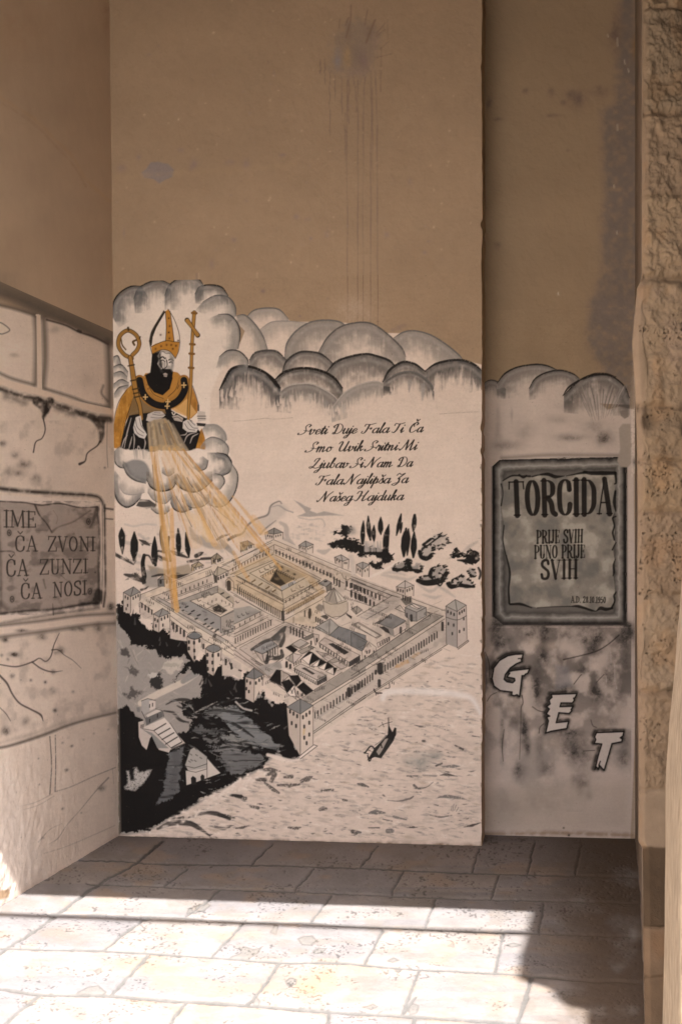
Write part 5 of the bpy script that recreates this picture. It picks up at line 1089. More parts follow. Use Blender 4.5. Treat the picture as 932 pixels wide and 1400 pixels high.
def paint_left():
    """the side wall: sprayed stone blocks, cracks and the inscription plate"""
    cv = Canvas(-14, 372, 172, 1262, 1.7, np.float32([.50, .385, .29]), 31); cv.gain = 1.8; cv.lights_only = True
    L1 = Z(0, 360, 4.665); L2 = Z(0, 640, 5.178); L3 = Z(0, 860, 3.5)
    ST = (165, 143, 128)
    cv.poly([(-20, 412), (50, 430), (100, 452), (150, 472), (170, 480), (170, 1270), (-20, 1270)], ST, 1, 8)
    cv.c *= (.93 + .14 * cv.n['c'])[..., None]
    # airbrush along the top of the wall
    for q, w, a in ((((0, 130), (120, 190), (260, 280), (420, 340), (560, 395), (690, 450)), 26, .75), (((0, 190), (150, 240), (300, 310), (500, 400), (690, 500)), 15, .85), (((300, 230), (450, 270), (620, 330)), 7, .25)):
        cv.stroke(L1(*q), w, (92, 78, 68), a, 14, own=False)
    def bl(*pts, own=True):
        return pts
    cv.part("painted_block", 0, "upper sprayed stone block with an eye-shaped mark")
    cv.poly(L1((-60, 270), (0, 275), (100, 300), (225, 335), (232, 770), (100, 740), (-60, 680)), (174, 151, 136), .8, 4)
    cv.part("painted_block", 0, "upper sprayed stone block beside the corner")
    cv.poly(L1((282, 350), (420, 390), (520, 440), (690, 520), (700, 900), (560, 870), (290, 790)), (170, 147, 132), .8, 4)
    cv.use(0)
    for q, w, c, a, s in ((((0, 265), (100, 290), (225, 330)), 5, (84, 68, 58), .8, 4), (((225, 335), (235, 500), (228, 770)), 7, (96, 80, 70), .8, 6), (((282, 350), (290, 600), (275, 790)), 8, (92, 78, 68), .8, 6), (((300, 360), (420, 395), (500, 435), (600, 470), (690, 515)), 3, (60, 48, 42), .9, 2),
                          (((0, 700), (80, 735), (220, 775)), 4, (90, 76, 66), .8, 4), (((290, 800), (450, 850), (560, 890), (700, 920)), 4, (84, 70, 62), .8, 4), (((690, 500), (700, 700), (700, 900)), 9, (74, 62, 56), .8, 8), (((660, 780), (650, 830), (690, 880)), 3, (84, 72, 66), .7, 3)):
        cv.stroke(L1(*q), w, c, a, s, own=False)
    cv.stroke(L1((500, 430), (515, 437)), 4, (50, 40, 36), .9, 2); cv.poly(L1((-10, 385), (30, 390), (62, 420), (20, 445), (-10, 440)), (182, 160, 144), .9, 2); cv.stroke(L1((-10, 375), (20, 385), (64, 425), (20, 450), (-10, 445)), 1.6, (74, 62, 56), .85, 1.5)
    cv.spray(20, 486, 8, 4, (110, 90, 76), .5); cv.spray(75, 450, 12, 7, (120, 104, 94), .4); cv.spray(120, 520, 14, 16, (140, 120, 106), .4)
    MB = cv.part("painted_joint", 0)
    cv.stroke(L1((234, 330), (248, 330)), 2, ST); cv.poly(L1((234, 325), (260, 330), (266, 560), (270, 805), (240, 795)), (184, 158, 140)); cv.poly(L1((-60, 720), (0, 735), (240, 795), (450, 870), (705, 925), (705, 962), (450, 905), (240, 840), (0, 778), (-60, 762)), (184, 158, 140))
    cv.use(0)
    for q, w, a, s in ((((0, 800), (120, 840), (240, 865), (420, 920), (600, 975), (700, 990)), 8, .9, 6), (((40, 850), (130, 880), (160, 890)), 9, .55, 8), (((330, 900), (430, 950), (470, 960)), 10, .6, 8), (((510, 960), (620, 1000), (705, 1005)), 7, .85, 5), (((240, 880), (285, 930), (275, 980)), [14, 12, 3], .95, 3), (((320, 880), (300, 940), (278, 990)), [12, 8, 2], .95, 3),
                       (((610, 1000), (645, 1060), (640, 1130)), [10, 9, 3], .85, 4), (((660, 1010), (660, 1090), (645, 1140)), [5, 4, 2], .8, 3)):
        cv.stroke(L1(*q), w, (40, 31, 28), a, s, ('m', .28, .4), own=False)
    cv.spray(270 / 4.665, 360 + 930 / 4.665, 3, 5, (120, 102, 92), .7)
    cv.stroke(L1((278, 990), (290, 1060), (270, 1115), (230, 1140), (215, 1205)), [2, 1.8, 1.6, 1.8, 2], (60, 48, 42), .95, 1.2, own=False)
    cv.stroke(L1((640, 1135), (620, 1165), (560, 1210), (545, 1260), (510, 1280)), [3, 2, 1.8, 2, 4], (56, 44, 38), .95, 1.3, own=False); cv.spray(670 / 4.665, 360 + 1303 / 4.665, 2, 2, (56, 44, 38), 1)
    cv.stroke(L1((685, 1010), (684, 1200), (690, 1300)), 1, (110, 92, 80), .7, own=False)
    for x, y, r in ((20, 1150, 30), (100, 1220, 40), (160, 1280, 45), (60, 1330, 40), (230, 1370, 40), (120, 1340, 30)):
        cv.spray(x / 4.665, 360 + y / 4.665, r / 4.6, r / 6, (110, 92, 82), .7, 0, .9)
    # the plate
    PLQ = cv.part("inscription_plaque", 0, "grey painted plaque with a four-line inscription")
    cv.poly(L2((-80, 190), (10, 190), (400, 210), (690, 230), (735, 240), (745, 900), (735, 985), (690, 1000), (400, 1035), (0, 1080), (-80, 1090)), (164, 143, 130), 1, 2)
    cv.poly(L2((-80, 235), (0, 240), (240, 255), (400, 258), (560, 280), (692, 285), (700, 920), (690, 960), (560, 975), (380, 1000), (200, 1010), (0, 1030), (-80, 1040)), (133, 114, 103), 1, 2)
    sl = cv.box(-14, 136, 686, 840)
    m = fbm(cv.X[sl] / 16, cv.Y[sl] / 12, 77, 4); msk = (cv.own[sl] == PLQ)
    cv.c[sl] += ((paint((156, 136, 124)) - cv.c[sl]) * (sstep(.5, .72, m) * msk * .8)[..., None]); cv.c[sl] += ((paint((92, 80, 73)) - cv.c[sl]) * (sstep(.5, .28, m) * msk * .6)[..., None])
    for q, w, a, s, c in ((((-40, 135), (0, 145), (200, 165), (420, 180), (660, 195), (720, 230), (742, 300)), [6, 6, 6, 5.5, 5, 4, 3], .95, 4, (42, 33, 30)), (((742, 260), (745, 600), (748, 850), (735, 980)), 3, .9, 2.5, (46, 36, 32)), (((0, 235), (180, 245), (300, 262), (420, 250), (560, 278), (690, 275)), 2.4, .9, 1.6, (52, 42, 37)), (((690, 280), (705, 500), (700, 720), (705, 930)), 4, .85, 3, (56, 46, 41)),
                          (((0, 1030), (200, 1010), (380, 1000), (560, 970), (690, 955)), 4, .9, 3, (44, 35, 32)), (((0, 1100), (200, 1065), (420, 1030), (700, 990)), 4, .6, 4, (70, 58, 52)), (((-10, 240), (0, 500), (10, 800), (5, 1030)), 4, .7, 4, (80, 66, 58)), (((725, 250), (728, 600), (722, 960)), 1.4, .7, 1, (96, 80, 70)),
                          (((250, 262), (280, 330), (330, 390), (370, 455)), [3, 2.4, 2.4, 1.6], .9, 1.2, (66, 54, 48)), (((370, 450), (420, 415), (520, 380), (640, 300)), [4, 2, 2, 3], .7, 2.5, (84, 70, 62)), (((690, 290), (660, 380), (640, 420)), [7, 4, 2], .75, 3, (66, 55, 50)), (((380, 300), (410, 350), (400, 395)), 1.2, .6, 1, (110, 92, 82)), (((255, 440), (340, 440)), 1.2, .7, 1, (90, 76, 68)),
                          (((0, 590), (90, 590), (110, 620)), [2.5, 2, 1], .8, 1.5, (70, 58, 52)), (((250, 685), (320, 670), (350, 655)), 5, .5, 4, (78, 66, 60)), (((430, 755), (470, 790), (500, 800)), 1.2, .7, 1, (90, 76, 68)), (((310, 790), (325, 850)), [3, 2], .6, 2, (80, 68, 60)), (((700, 880), (690, 930), (650, 955), (580, 960)), [12, 14, 6, 3], .9, 4, (36, 29, 27)), (((375, 960), (380, 1040)), 1.3, .8, 1, (60, 48, 42)),
                          (((10, 960), (60, 1000), (130, 990)), [8, 8, 4], .6, 6, (70, 58, 52))):
        cv.stroke(L2(*q), w, c, a, s, ('m', .2, .45), own=False)
    for x, y in ((68, 458), (628, 378), (88, 928), (638, 872)):
        (px, py), = L2((x, y))
        cv.spray(px, py, 4.5, 6, (74, 62, 56), .8, 0, .3); cv.stroke([(px + 2.6 * math.cos(t), py + 4 * math.sin(t)) for t in np.linspace(0, 6.28, 10)], 1.0, (48, 39, 35), .9); cv.spray(px, py, 1.2, 1.6, (36, 29, 27), 1, 0, .1)
    IN = (56, 47, 43)
    for txt, quad in (("IME", ((30, 298), (258, 308), (258, 420), (30, 418))), ("ČA", ((105, 478), (270, 484), (270, 588), (105, 590))), ("ZVONI", ((342, 482), (676, 488), (676, 586), (342, 590))),
                      ("ČA", ((42, 646), (205, 650), (205, 760), (42, 768))), ("ZUNZI", ((284, 646), (624, 643), (624, 742), (284, 754))), ("ČA", ((146, 814), (300, 816), (300, 921), (146, 927))), ("NOSI", ((378, 810), (616, 796), (616, 892), (378, 917)))):
        cv.part("lettering", PLQ)
        quad_text(cv, txt, L2(*quad), .115, .065, IN, 1, .9)
    cv.spray(676 / 5.178, 640 + 738 / 5.178, 1.4, 1.4, IN, 1, 0, .1)
    cv.use(0)
    # plate tie, ledge, blocks below
    cv.stroke(L2((745, 285), (800, 292)), 2.6, (56, 46, 41), .9, 2, own=False); cv.stroke(L2((748, 358), (800, 362)), 2, (84, 70, 62), .85, 1.6, own=False); cv.spray(152, 830, 6, 7, (44, 35, 32), .9)
    cv.part("painted_ledge", 0)
    cv.poly(L2((-80, 1135), (0, 1120), (300, 1085), (560, 1050), (805, 1035), (810, 1095), (640, 1105), (360, 1145), (0, 1195), (-80, 1205)), (171, 148, 133), 1, 2)
    cv.use(0)
    cv.stroke(L2((0, 1115), (300, 1080), (560, 1045), (805, 1030)), 4, (70, 58, 52), .75, 4, own=False); cv.stroke(L2((-10, 1198), (360, 1150), (640, 1110), (810, 1098)), 5, (84, 70, 62), .75, 5, own=False)
    for x, y, rx, ry in ((40, 1215, 40, 24), (300, 1190, 40, 30), (700, 1130, 40, 40), (560, 1140, 60, 20), (100, 1320, 50, 20), (160, 1150, 50, 14), (430, 1290, 40, 30)):
        cv.spray(x / 5.178, 640 + y / 5.178, rx / 5, ry / 5, (66, 54, 48), .8, 0, .9)
    for q, w in ((((285, 20), (260, 75), (245, 130), (220, 155), (190, 140), (155, 158), (80, 180), (0, 170)), [1, 1.5, 1.7, 1.7, 1.5, 2, 2, 1.6]), (((155, 158), (200, 190), (250, 205), (300, 200)), [2, 2, 1.8, .6]), (((250, 100), (280, 100), (310, 125), (350, 150), (390, 188)), [2, 1.6, 1, .8, .6]),
                 (((0, 222), (35, 260), (60, 310), (95, 355), (150, 385), (195, 410), (208, 440)), [3, 3, 2.4, 2.4, 2.4, 3, 1]), (((0, 375), (30, 405), (52, 440)), [1, 1.4, 1])):
        cv.stroke(L3(*q), w, (58, 44, 38), .9, 1.1, own=False)
    for x, y, r, a in ((255, 295, 20, .6), (218, 255, 10, .5), (265, 390, 14, .6), (30, 490, 30, .5), (120, 440, 30, .3), (255, 205, 14, .6), (265, 110, 14, .4), (60, 225, 16, .4), (150, 245, 10, .4), (10, 125, 10, .5), (40, 145, 10, .5), (350, 300, 10, .3)):
        cv.spray(x / 3.5, 860 + y / 3.5, r / 3.5, r / 3.5, (70, 58, 52), min(1, a * 1.25), -.4, .9)
    cv.stroke(L3((-20, 572), (60, 555), (200, 510), (330, 460), (450, 425), (555, 400)), [4, 4, 4.5, 4, 3.5, 3], (96, 82, 72), .9, 3, own=False); cv.stroke(L3((-20, 550), (200, 490), (330, 442), (555, 388)), 5, (120, 102, 90), .4, 6, own=False)
    for q, w, a in ((((240, 515), (248, 650), (240, 790)), 2, .8), (((266, 508), (268, 650), (265, 775)), 1.6, .85), (((265, 778), (340, 755), (450, 705), (555, 662)), 1.4, .65), (((90, 850), (170, 830), (250, 790)), 1.2, .45), (((100, 868), (180, 845), (260, 800)), 1.2, .4), (((520, 712), (460, 775), (390, 860), (320, 940), (280, 1000), (235, 1030)), [2.5, 1.6, 1, 1, 1.2, .6], .6),
                    (((0, 935), (60, 905), (70, 1000), (65, 1140)), 1.4, .5), (((85, 890), (80, 1000), (80, 1140)), 1.2, .4), (((210, 1075), (320, 1040), (450, 985), (550, 940)), 1.2, .4), (((270, 1060), (270, 1150)), 1, .4), (((540, 670), (545, 740)), 1, .4), (((185, 1020), (240, 960), (300, 930)), [2, .8, .5], .6)):
        cv.stroke(L3(*q), w, (88, 74, 66), a, 1.2, ('f', .3, .4), own=False)
    for x, y, r, a in ((490, 760, 22, .8), (345, 560, 10, .7), (320, 675, 12, .7), (300, 860, 9, .7), (390, 880, 6, .6), (300, 545, 8, .5), (190, 745, 7, .6), (185, 620, 6, .5), (210, 1000, 8, .5), (160, 1060, 7, .5), (400, 530, 8, .4), (450, 500, 8, .4), (520, 480, 8, .4)):
        cv.spray(x / 3.5, 860 + y / 3.5, r / 3.5, r / 4.5, (84, 72, 66), a, -.5, .9)
    # airbrushed mottling over the blocks
    mo = sstep(.52, .78, fbm(cv.X / 16, cv.Y / 22, 36, 5)) * (cv.Y > 575) * (cv.Y < 1010) * (cv.own == 0)
    cv.c += (paint((112, 94, 84)) - cv.c) * (mo * .28)[..., None]
    # grazing sunlight painted as a pale tone low down, and a brown patch by the floor
    cv.poly(L3((-40, 600), (30, 640), (90, 760), (140, 900), (200, 1060), (240, 1170), (100, 1260), (0, 1330), (-40, 1340)), (196, 172, 156), .85, 16, ('m', .25, .4), own=False)
    cv.poly(L3((-10, 1250), (45, 1245), (52, 1262), (40, 1285), (-10, 1300)), (132, 98, 68), .85, 3, own=False)
    cv.stroke(L3((-20, 1350), (60, 1300), (200, 1220), (400, 1110), (560, 1000)), 8, (140, 108, 88), .4, 8, own=False)
    finish(cv, 51)
    return cv

def paint_right():
    """the recessed wall: clouds, the framed plate and the three slanting letters"""
    cv = Canvas(654, 420, 890, 1160, 1.7, np.float32([.31, .232, .16]), 61)
    z15 = Z(640, 480, 3.728); z16 = Z(650, 600, 4.052); z17 = Z(650, 840, 3.883)
    cv.gain = 1.08
    cv.poly([(812, 400), (835, 400), (880, 400), (880, 560), (850, 580), (822, 510), (800, 470), (803, 440), (806, 420)], (103, 87, 79), .9, 14, ('m', .362, .5))
    cv.gain = 1.
    cv.poly([(866, 500), (900, 490), (900, 1180), (860, 1180), (868, 1050), (862, 900), (866, 700), (860, 570)], (158, 133, 114), .8, 9, warp=3)
    cv.poly([(640, 532), (672, 524), (700, 522), (740, 508), (775, 520), (800, 536), (830, 560), (846, 556), (866, 560), (866, 700), (870, 900), (866, 1040), (860, 1170), (640, 1170)], (180, 156, 142), 1, 2)
    cv.c *= (.93 + .14 * cv.n['c'])[..., None]
    PC = cv.part("painted_cloud", 0)
    W = (182, 158, 144)
    cv.puff(z15((75, 165), (110, 148), (150, 158), (190, 195)), 1.8, DK, (100, 90, 84), 16, fill=W)
    cv.puff(z15((145, 165), (185, 115), (250, 82), (340, 68), (400, 75), (450, 95)), 2.4, (38, 33, 31), (112, 100, 93), 26, fill=W)
    cv.puff(z15((308, 190), (340, 140), (400, 108), (470, 98), (530, 115), (565, 140)), 2.2, (42, 36, 34), (96, 86, 81), 20, .95, fill=W)
    cv.puff(z15((485, 225), (530, 180), (580, 140), (640, 120), (720, 125), (790, 175), (820, 240)), 2.2, (36, 31, 29), (86, 77, 72), 30, .95, fill=W)
    cv.stroke(z15((580, 142), (640, 120), (700, 118), (750, 132)), [3, 4.5, 4, 1.5], BLK, .95, 1, ('f', .25, .3))
    cv.stroke(z15((480, 228), (510, 185), (560, 150)), [1, 3, 2.5], BLK, .95)
    for k in range(60):
        t = R.random(); x = 560 + 260 * t; y = 190 + R.uniform(0, 70)
        cv.stroke(z15((x, y - 20), (x + (670 - x) * .5, y + 70 + R.uniform(0, 40))), [1.6, .6], R.choice([(92, 82, 77), (120, 108, 100), (150, 132, 122)]), .55, 1)
    cv.use(0)
    for x, y, rx, ry, a in ((520, 440, 60, 16, .8), (690, 445, 40, 30, .85), (640, 380, 60, 30, .4), (200, 480, 60, 20, .6), (290, 410, 50, 40, .35), (150, 440, 20, 60, .3), (450, 350, 60, 20, .35), (560, 280, 90, 14, .3), (150, 330, 10, 40, .3), (220, 330, 6, 30, .4)):
        cv.spray(640 + x / 3.728, 480 + y / 3.728, rx / 2.6, ry / 2.4, (76, 64, 58), a * .85, 0, .55)
    cv.stroke(z15((170, 545), (400, 530), (600, 530), (760, 532)), 5, (104, 88, 80), .6, 4, own=False)
    # grey plate, airbrushed bevel, torn parchment field
    PT = cv.part("framed_plaque", 0, "dark framed painted plaque with a grey torn-edged field")
    cv.ramp(z16((93, 150), (130, 116), (500, 106), (832, 100), (832, 1030), (150, 1030), (93, 985)), [(0, (24, 20, 19)), (1.6, (34, 30, 29)), (4.5, (84, 74, 68)), (8, (122, 110, 101)), (10, (146, 133, 123)), (12, (116, 104, 96)), (16, (73, 65, 59)), (20, (96, 85, 78)), (60, (96, 85, 78))], 1, 4)
    cv.stroke(z16((828, 110), (828, 600), (828, 1025)), 5, (26, 22, 21), .9, 3); cv.stroke(z16((150, 1026), (500, 1027), (828, 1027)), 4, (26, 22, 21), .9, 3); cv.stroke(z16((96, 160), (96, 600), (98, 980)), 4, (26, 22, 21), .9, 3)
    cv.poly(z16((130, 116), (93, 150), (90, 116)), (178, 152, 136)); cv.poly(z16((93, 985), (150, 1032), (90, 1034)), (150, 130, 118))
    cv.part("parchment", PT)
    par = ((150, 232), (190, 208), (240, 200), (310, 210), (350, 196), (420, 208), (500, 206), (560, 192), (600, 186), (700, 200), (770, 190), (778, 240), (765, 300), (774, 390), (752, 440), (768, 500), (764, 560), (776, 580), (758, 612), (770, 680), (758, 740), (766, 800), (772, 870), (752, 935), (700, 940), (660, 952), (600, 932), (540, 926), (430, 932), (350, 937), (270, 920), (190, 912), (182, 830), (187, 740), (165, 640), (150, 560), (156, 480), (140, 370), (152, 300))
    cv.poly(z16(*par), (130, 116, 104), 1, 1)
    sl = cv.box(680, 845, 645, 840); m = fbm(cv.X[sl] / 18, cv.Y[sl] / 18, 91, 4); msk = cv.own[sl] == cv.cur
    cv.c[sl] += (paint((158, 142, 128)) - cv.c[sl]) * (sstep(.5, .75, m) * msk)[..., None]; cv.c[sl] += (paint((100, 92, 86)) - cv.c[sl]) * (sstep(.5, .25, m) * msk * .7)[..., None]
    for q, w in ((((150, 232), (200, 205), (260, 206), (300, 208)), [1.5, 2.5, 2, 3]), (((240, 200), (262, 214), (280, 205)), 3), (((310, 210), (350, 200), (400, 196), (440, 210), (490, 206)), [2, 2, 5, 5, 1]), (((500, 206), (560, 194), (610, 186)), [1, 2.5, 4]), (((600, 184), (640, 190), (700, 190), (770, 190)), [4, 5.5, 6, 5]), (((772, 190), (776, 240), (768, 250)), [4, 3, 2]), (((772, 290), (766, 350), (774, 400)), [3, 5, 2]), (((775, 430), (758, 440), (766, 480), (758, 520), (766, 560)), [2, 2.5, 2, 3, 2]),
                 (((775, 575), (762, 600), (755, 615)), 2), (((772, 665), (762, 700), (764, 740), (758, 760)), [1, 3, 3, 1]), (((775, 850), (765, 870), (768, 900), (752, 935)), [2, 3, 2, 3]), (((190, 916), (250, 916), (310, 936)), [3, 4, 1.4]), (((340, 936), (430, 930), (520, 928)), 1.4), (((520, 928), (570, 928), (640, 950), (665, 955)), [1, 4, 3, 1]), (((665, 955), (690, 938), (720, 944), (755, 938)), [1, 5, 5, 3]), (((185, 910), (182, 830), (188, 740), (168, 645)), [3, 2.5, 3, 2]), (((165, 640), (150, 560), (156, 480)), 1.6), (((140, 370), (150, 300), (140, 250)), [2, 1, 2])):
        cv.stroke(z16(*q), w, (20, 17, 16), .95, 1.1)
    TX = (26, 20, 18)
    for txt, quad, tk, tn in (("TORCIDA", ((182, 234), (756, 222), (754, 416), (190, 426)), .15, .045), ("PRIJE SVIH", ((335, 508), (594, 502), (592, 573), (335, 579)), .15, .06), ("PUNO PRIJE", ((323, 591), (605, 587), (604, 658), (323, 663)), .15, .06), ("SVIH", ((360, 672), (566, 669), (565, 772), (360, 776)), .15, .055), ("A.D. 28.10.1950", ((527, 872), (720, 876), (718, 909), (527, 906)), .16, .09)):
        cv.part("lettering", PT)
        quad_text(cv, txt, z16(*quad), tk, tn, TX, .96, .7)
    cv.use(0)
    # sprayed stains below
    env = np.clip(1 - np.abs(cv.Y - 925) / 125, 0, 1) ** .7 * (cv.X < 862) * (cv.Y > 858)
    mo = sstep(.38, .62, fbm(cv.X / 22, cv.Y / 26, 66, 5))
    cv.c += (paint((84, 73, 67)) - cv.c) * (env * mo * .85)[..., None]
    mo = sstep(.5, .75, fbm(cv.X / 30, cv.Y / 30, 67, 5)) * (cv.Y > 1000) * (cv.Y < 1110) * (cv.X < 862)
    cv.c += (paint((120, 108, 100)) - cv.c) * (mo * .5)[..., None]
    for x, y, rx, ry, a in ((110, 60, 30, 50, .8), (130, 140, 50, 40, .7), (360, 90, 30, 60, .9), (290, 100, 60, 30, .5), (450, 110, 40, 30, .5), (620, 130, 80, 50, .7), (620, 180, 25, 25, .9), (800, 95, 30, 50, 1.), (780, 140, 40, 40, .5), (360, 230, 25, 50, .8), (320, 380, 22, 80, .8), (640, 415, 28, 40, .9), (700, 330, 30, 60, .5), (560, 290, 22, 26, .7), (730, 260, 25, 80, .5), (800, 250, 25, 70, .4),
                          (460, 390, 60, 20, .7), (500, 650, 60, 60, .6), (520, 730, 40, 30, .6), (260, 620, 16, 60, .8), (275, 700, 12, 40, .6), (340, 690, 20, 60, .4), (380, 820, 40, 40, .4), (230, 830, 30, 40, .5), (565, 920, 30, 40, .7), (540, 880, 40, 30, .4), (600, 960, 20, 20, .5), (780, 770, 30, 40, .5), (790, 680, 20, 40, .4), (180, 1040, 60, 50, .4), (320, 1000, 80, 40, .35), (140, 980, 30, 40, .4), (400, 1020, 60, 40, .3), (200, 560, 40, 40, .4), (140, 620, 10, 90, .4), (560, 760, 60, 60, .4), (700, 560, 50, 40, .45), (760, 440, 30, 60, .4), (420, 260, 40, 60, .3), (230, 60, 100, 20, .5), (600, 60, 150, 16, .5)):
        cv.spray(650 + x / 3.883, 840 + y / 3.883, rx / 2.5, ry / 2.4, (60, 52, 48), a * 1.15, 0, .7)
    for x, y, rx, ry in ((430, 320, 40, 60), (300, 150, 50, 30), (400, 170, 40, 30), (200, 480, 60, 60), (400, 680, 60, 40), (680, 570, 40, 40)):
        cv.spray(650 + x / 3.883, 840 + y / 3.883, rx / 3.7, ry / 3.7, (166, 142, 126), .5, 0, .8)
    cv.poly(z17((420, 270), (490, 275), (510, 380), (425, 400)), (120, 110, 108), .6, 5, own=False)
    cv.poly([(654, 1085), (700, 1075), (760, 1070), (820, 1068), (862, 1070), (862, 1135), (654, 1135)], (162, 140, 124), .7, 22, own=False)
    for q, w in ((((465, 240), (560, 218), (640, 195), (700, 160), (760, 110)), [2, 1.6, 2, 1.6, 2]), (((245, 430), (250, 470), (240, 500), (238, 600), (232, 770)), [1.8, 1.6, 1.4, 1, .7]), (((60, 460), (80, 430), (110, 415)), 1.2), (((150, 610), (140, 700), (145, 780)), [1, 1.6, .8]), (((520, 370), (550, 330), (560, 320)), 1.4), (((370, 520), (330, 510), (300, 490)), 1.4), (((360, 580), (340, 600), (335, 630)), 1.2), (((570, 725), (630, 722)), 1.2), (((640, 600), (620, 590), (610, 560)), 1.2), (((50, 200), (70, 260), (72, 330)), 1.3), (((680, 318), (640, 360)), 1.2)):
        cv.stroke(z17(*q), w, (46, 38, 34), .8, 1, own=False)
    for x, y, h in ((715, 200, 60), (735, 265, 90), (690, 330, 30), (745, 375, 20), (360, 870, 20), (565, 678, 10)):
        cv.stroke(z17((x, y), (x + 2, y + h)), .9, (190, 172, 160), .6, .9, ('f', .4, .3), own=False)
    GL = (((250, 210), (246, 236), (240, 240), (244, 250), (215, 262), (182, 285), (156, 320), (150, 345), (165, 358), (195, 363), (207, 352), (205, 340), (165, 332), (180, 312), (170, 305), (200, 298), (285, 288), (275, 312), (262, 318), (258, 325), (245, 325), (232, 436), (218, 426), (205, 432), (190, 428), (192, 412), (130, 405), (96, 380), (86, 340), (95, 285), (125, 245), (170, 220), (210, 212)),
          ((400, 425), (536, 420), (526, 442), (518, 445), (522, 456), (512, 470), (452, 470), (446, 490), (516, 488), (505, 505), (508, 512), (495, 526), (440, 522), (434, 545), (426, 575), (492, 568), (482, 606), (400, 620), (370, 630), (385, 565), (376, 545), (392, 540), (374, 528), (390, 502), (376, 490), (394, 475), (388, 455), (404, 440)),
          ((640, 628), (785, 622), (780, 645), (766, 655), (776, 662), (774, 676), (722, 686), (695, 780), (680, 828), (668, 815), (655, 800), (650, 822), (638, 808), (632, 822), (650, 745), (668, 688), (628, 685), (636, 665), (630, 650)))
    for k, g in enumerate(GL):
        cv.part("lettering", 0)
        P = np.array(z17(*g)); c = P.mean(0)
        cv.stroke(np.vstack([P, P[:1]]) + np.array([-1.2, -1.2]), 8, (30, 25, 23), .9, 4, ('m', .25, .45), smooth=False, own=False)
        cv.poly(P, (184, 163, 151)); cv.stroke(np.vstack([P, P[:1]]), 2.1, (24, 20, 19), 1, .8, smooth=False)
    cv.use(0)
    for q in (((225, 235), (246, 232)), ((768, 655), (780, 656)), ((652, 800), (660, 780))):
        cv.stroke(z17(*q), 2, (24, 20, 19), .9, own=False)
    # filler and bare patches at the right edge
    cv.poly(z15((770, 305), (810, 300), (815, 335), (795, 345), (775, 330)), (116, 100, 90), .9, 1.5, own=False)
    cv.poly(z15((765, 395), (785, 370), (825, 370), (832, 480), (840, 560), (812, 592), (775, 590), (757, 560), (772, 500)), (150, 130, 116), 1, 2, own=False)
    cv.poly([(862, 560), (872, 556), (870, 640), (862, 655)], (196, 172, 156), .8, 2, ('f', .4, .3), own=False)
    cv.spray(868, 632, 5, 8, (90, 78, 72), .8); cv.spray(862, 866, 7, 8, (60, 52, 48), .8)
    cv.stroke([(867, 560), (868, 700), (866, 860), (868, 1060)], 1.1, (120, 96, 80), .6, 1.5, ('m', .4, .3), own=False)
    cv.stroke([(654, 1141), (760, 1139), (865, 1142)], 7, (120, 90, 66), .7, 6, ('m', .35, .4), own=False)
    for x, y, r in ((770, 1132, 1.6), (777, 1142, 2), (870, 1146, 3), (712, 1146, 2)):
        cv.spray(x, y, r, r, (30, 24, 22), 1, 0, .3)
    finish(cv, 71)
    return cv

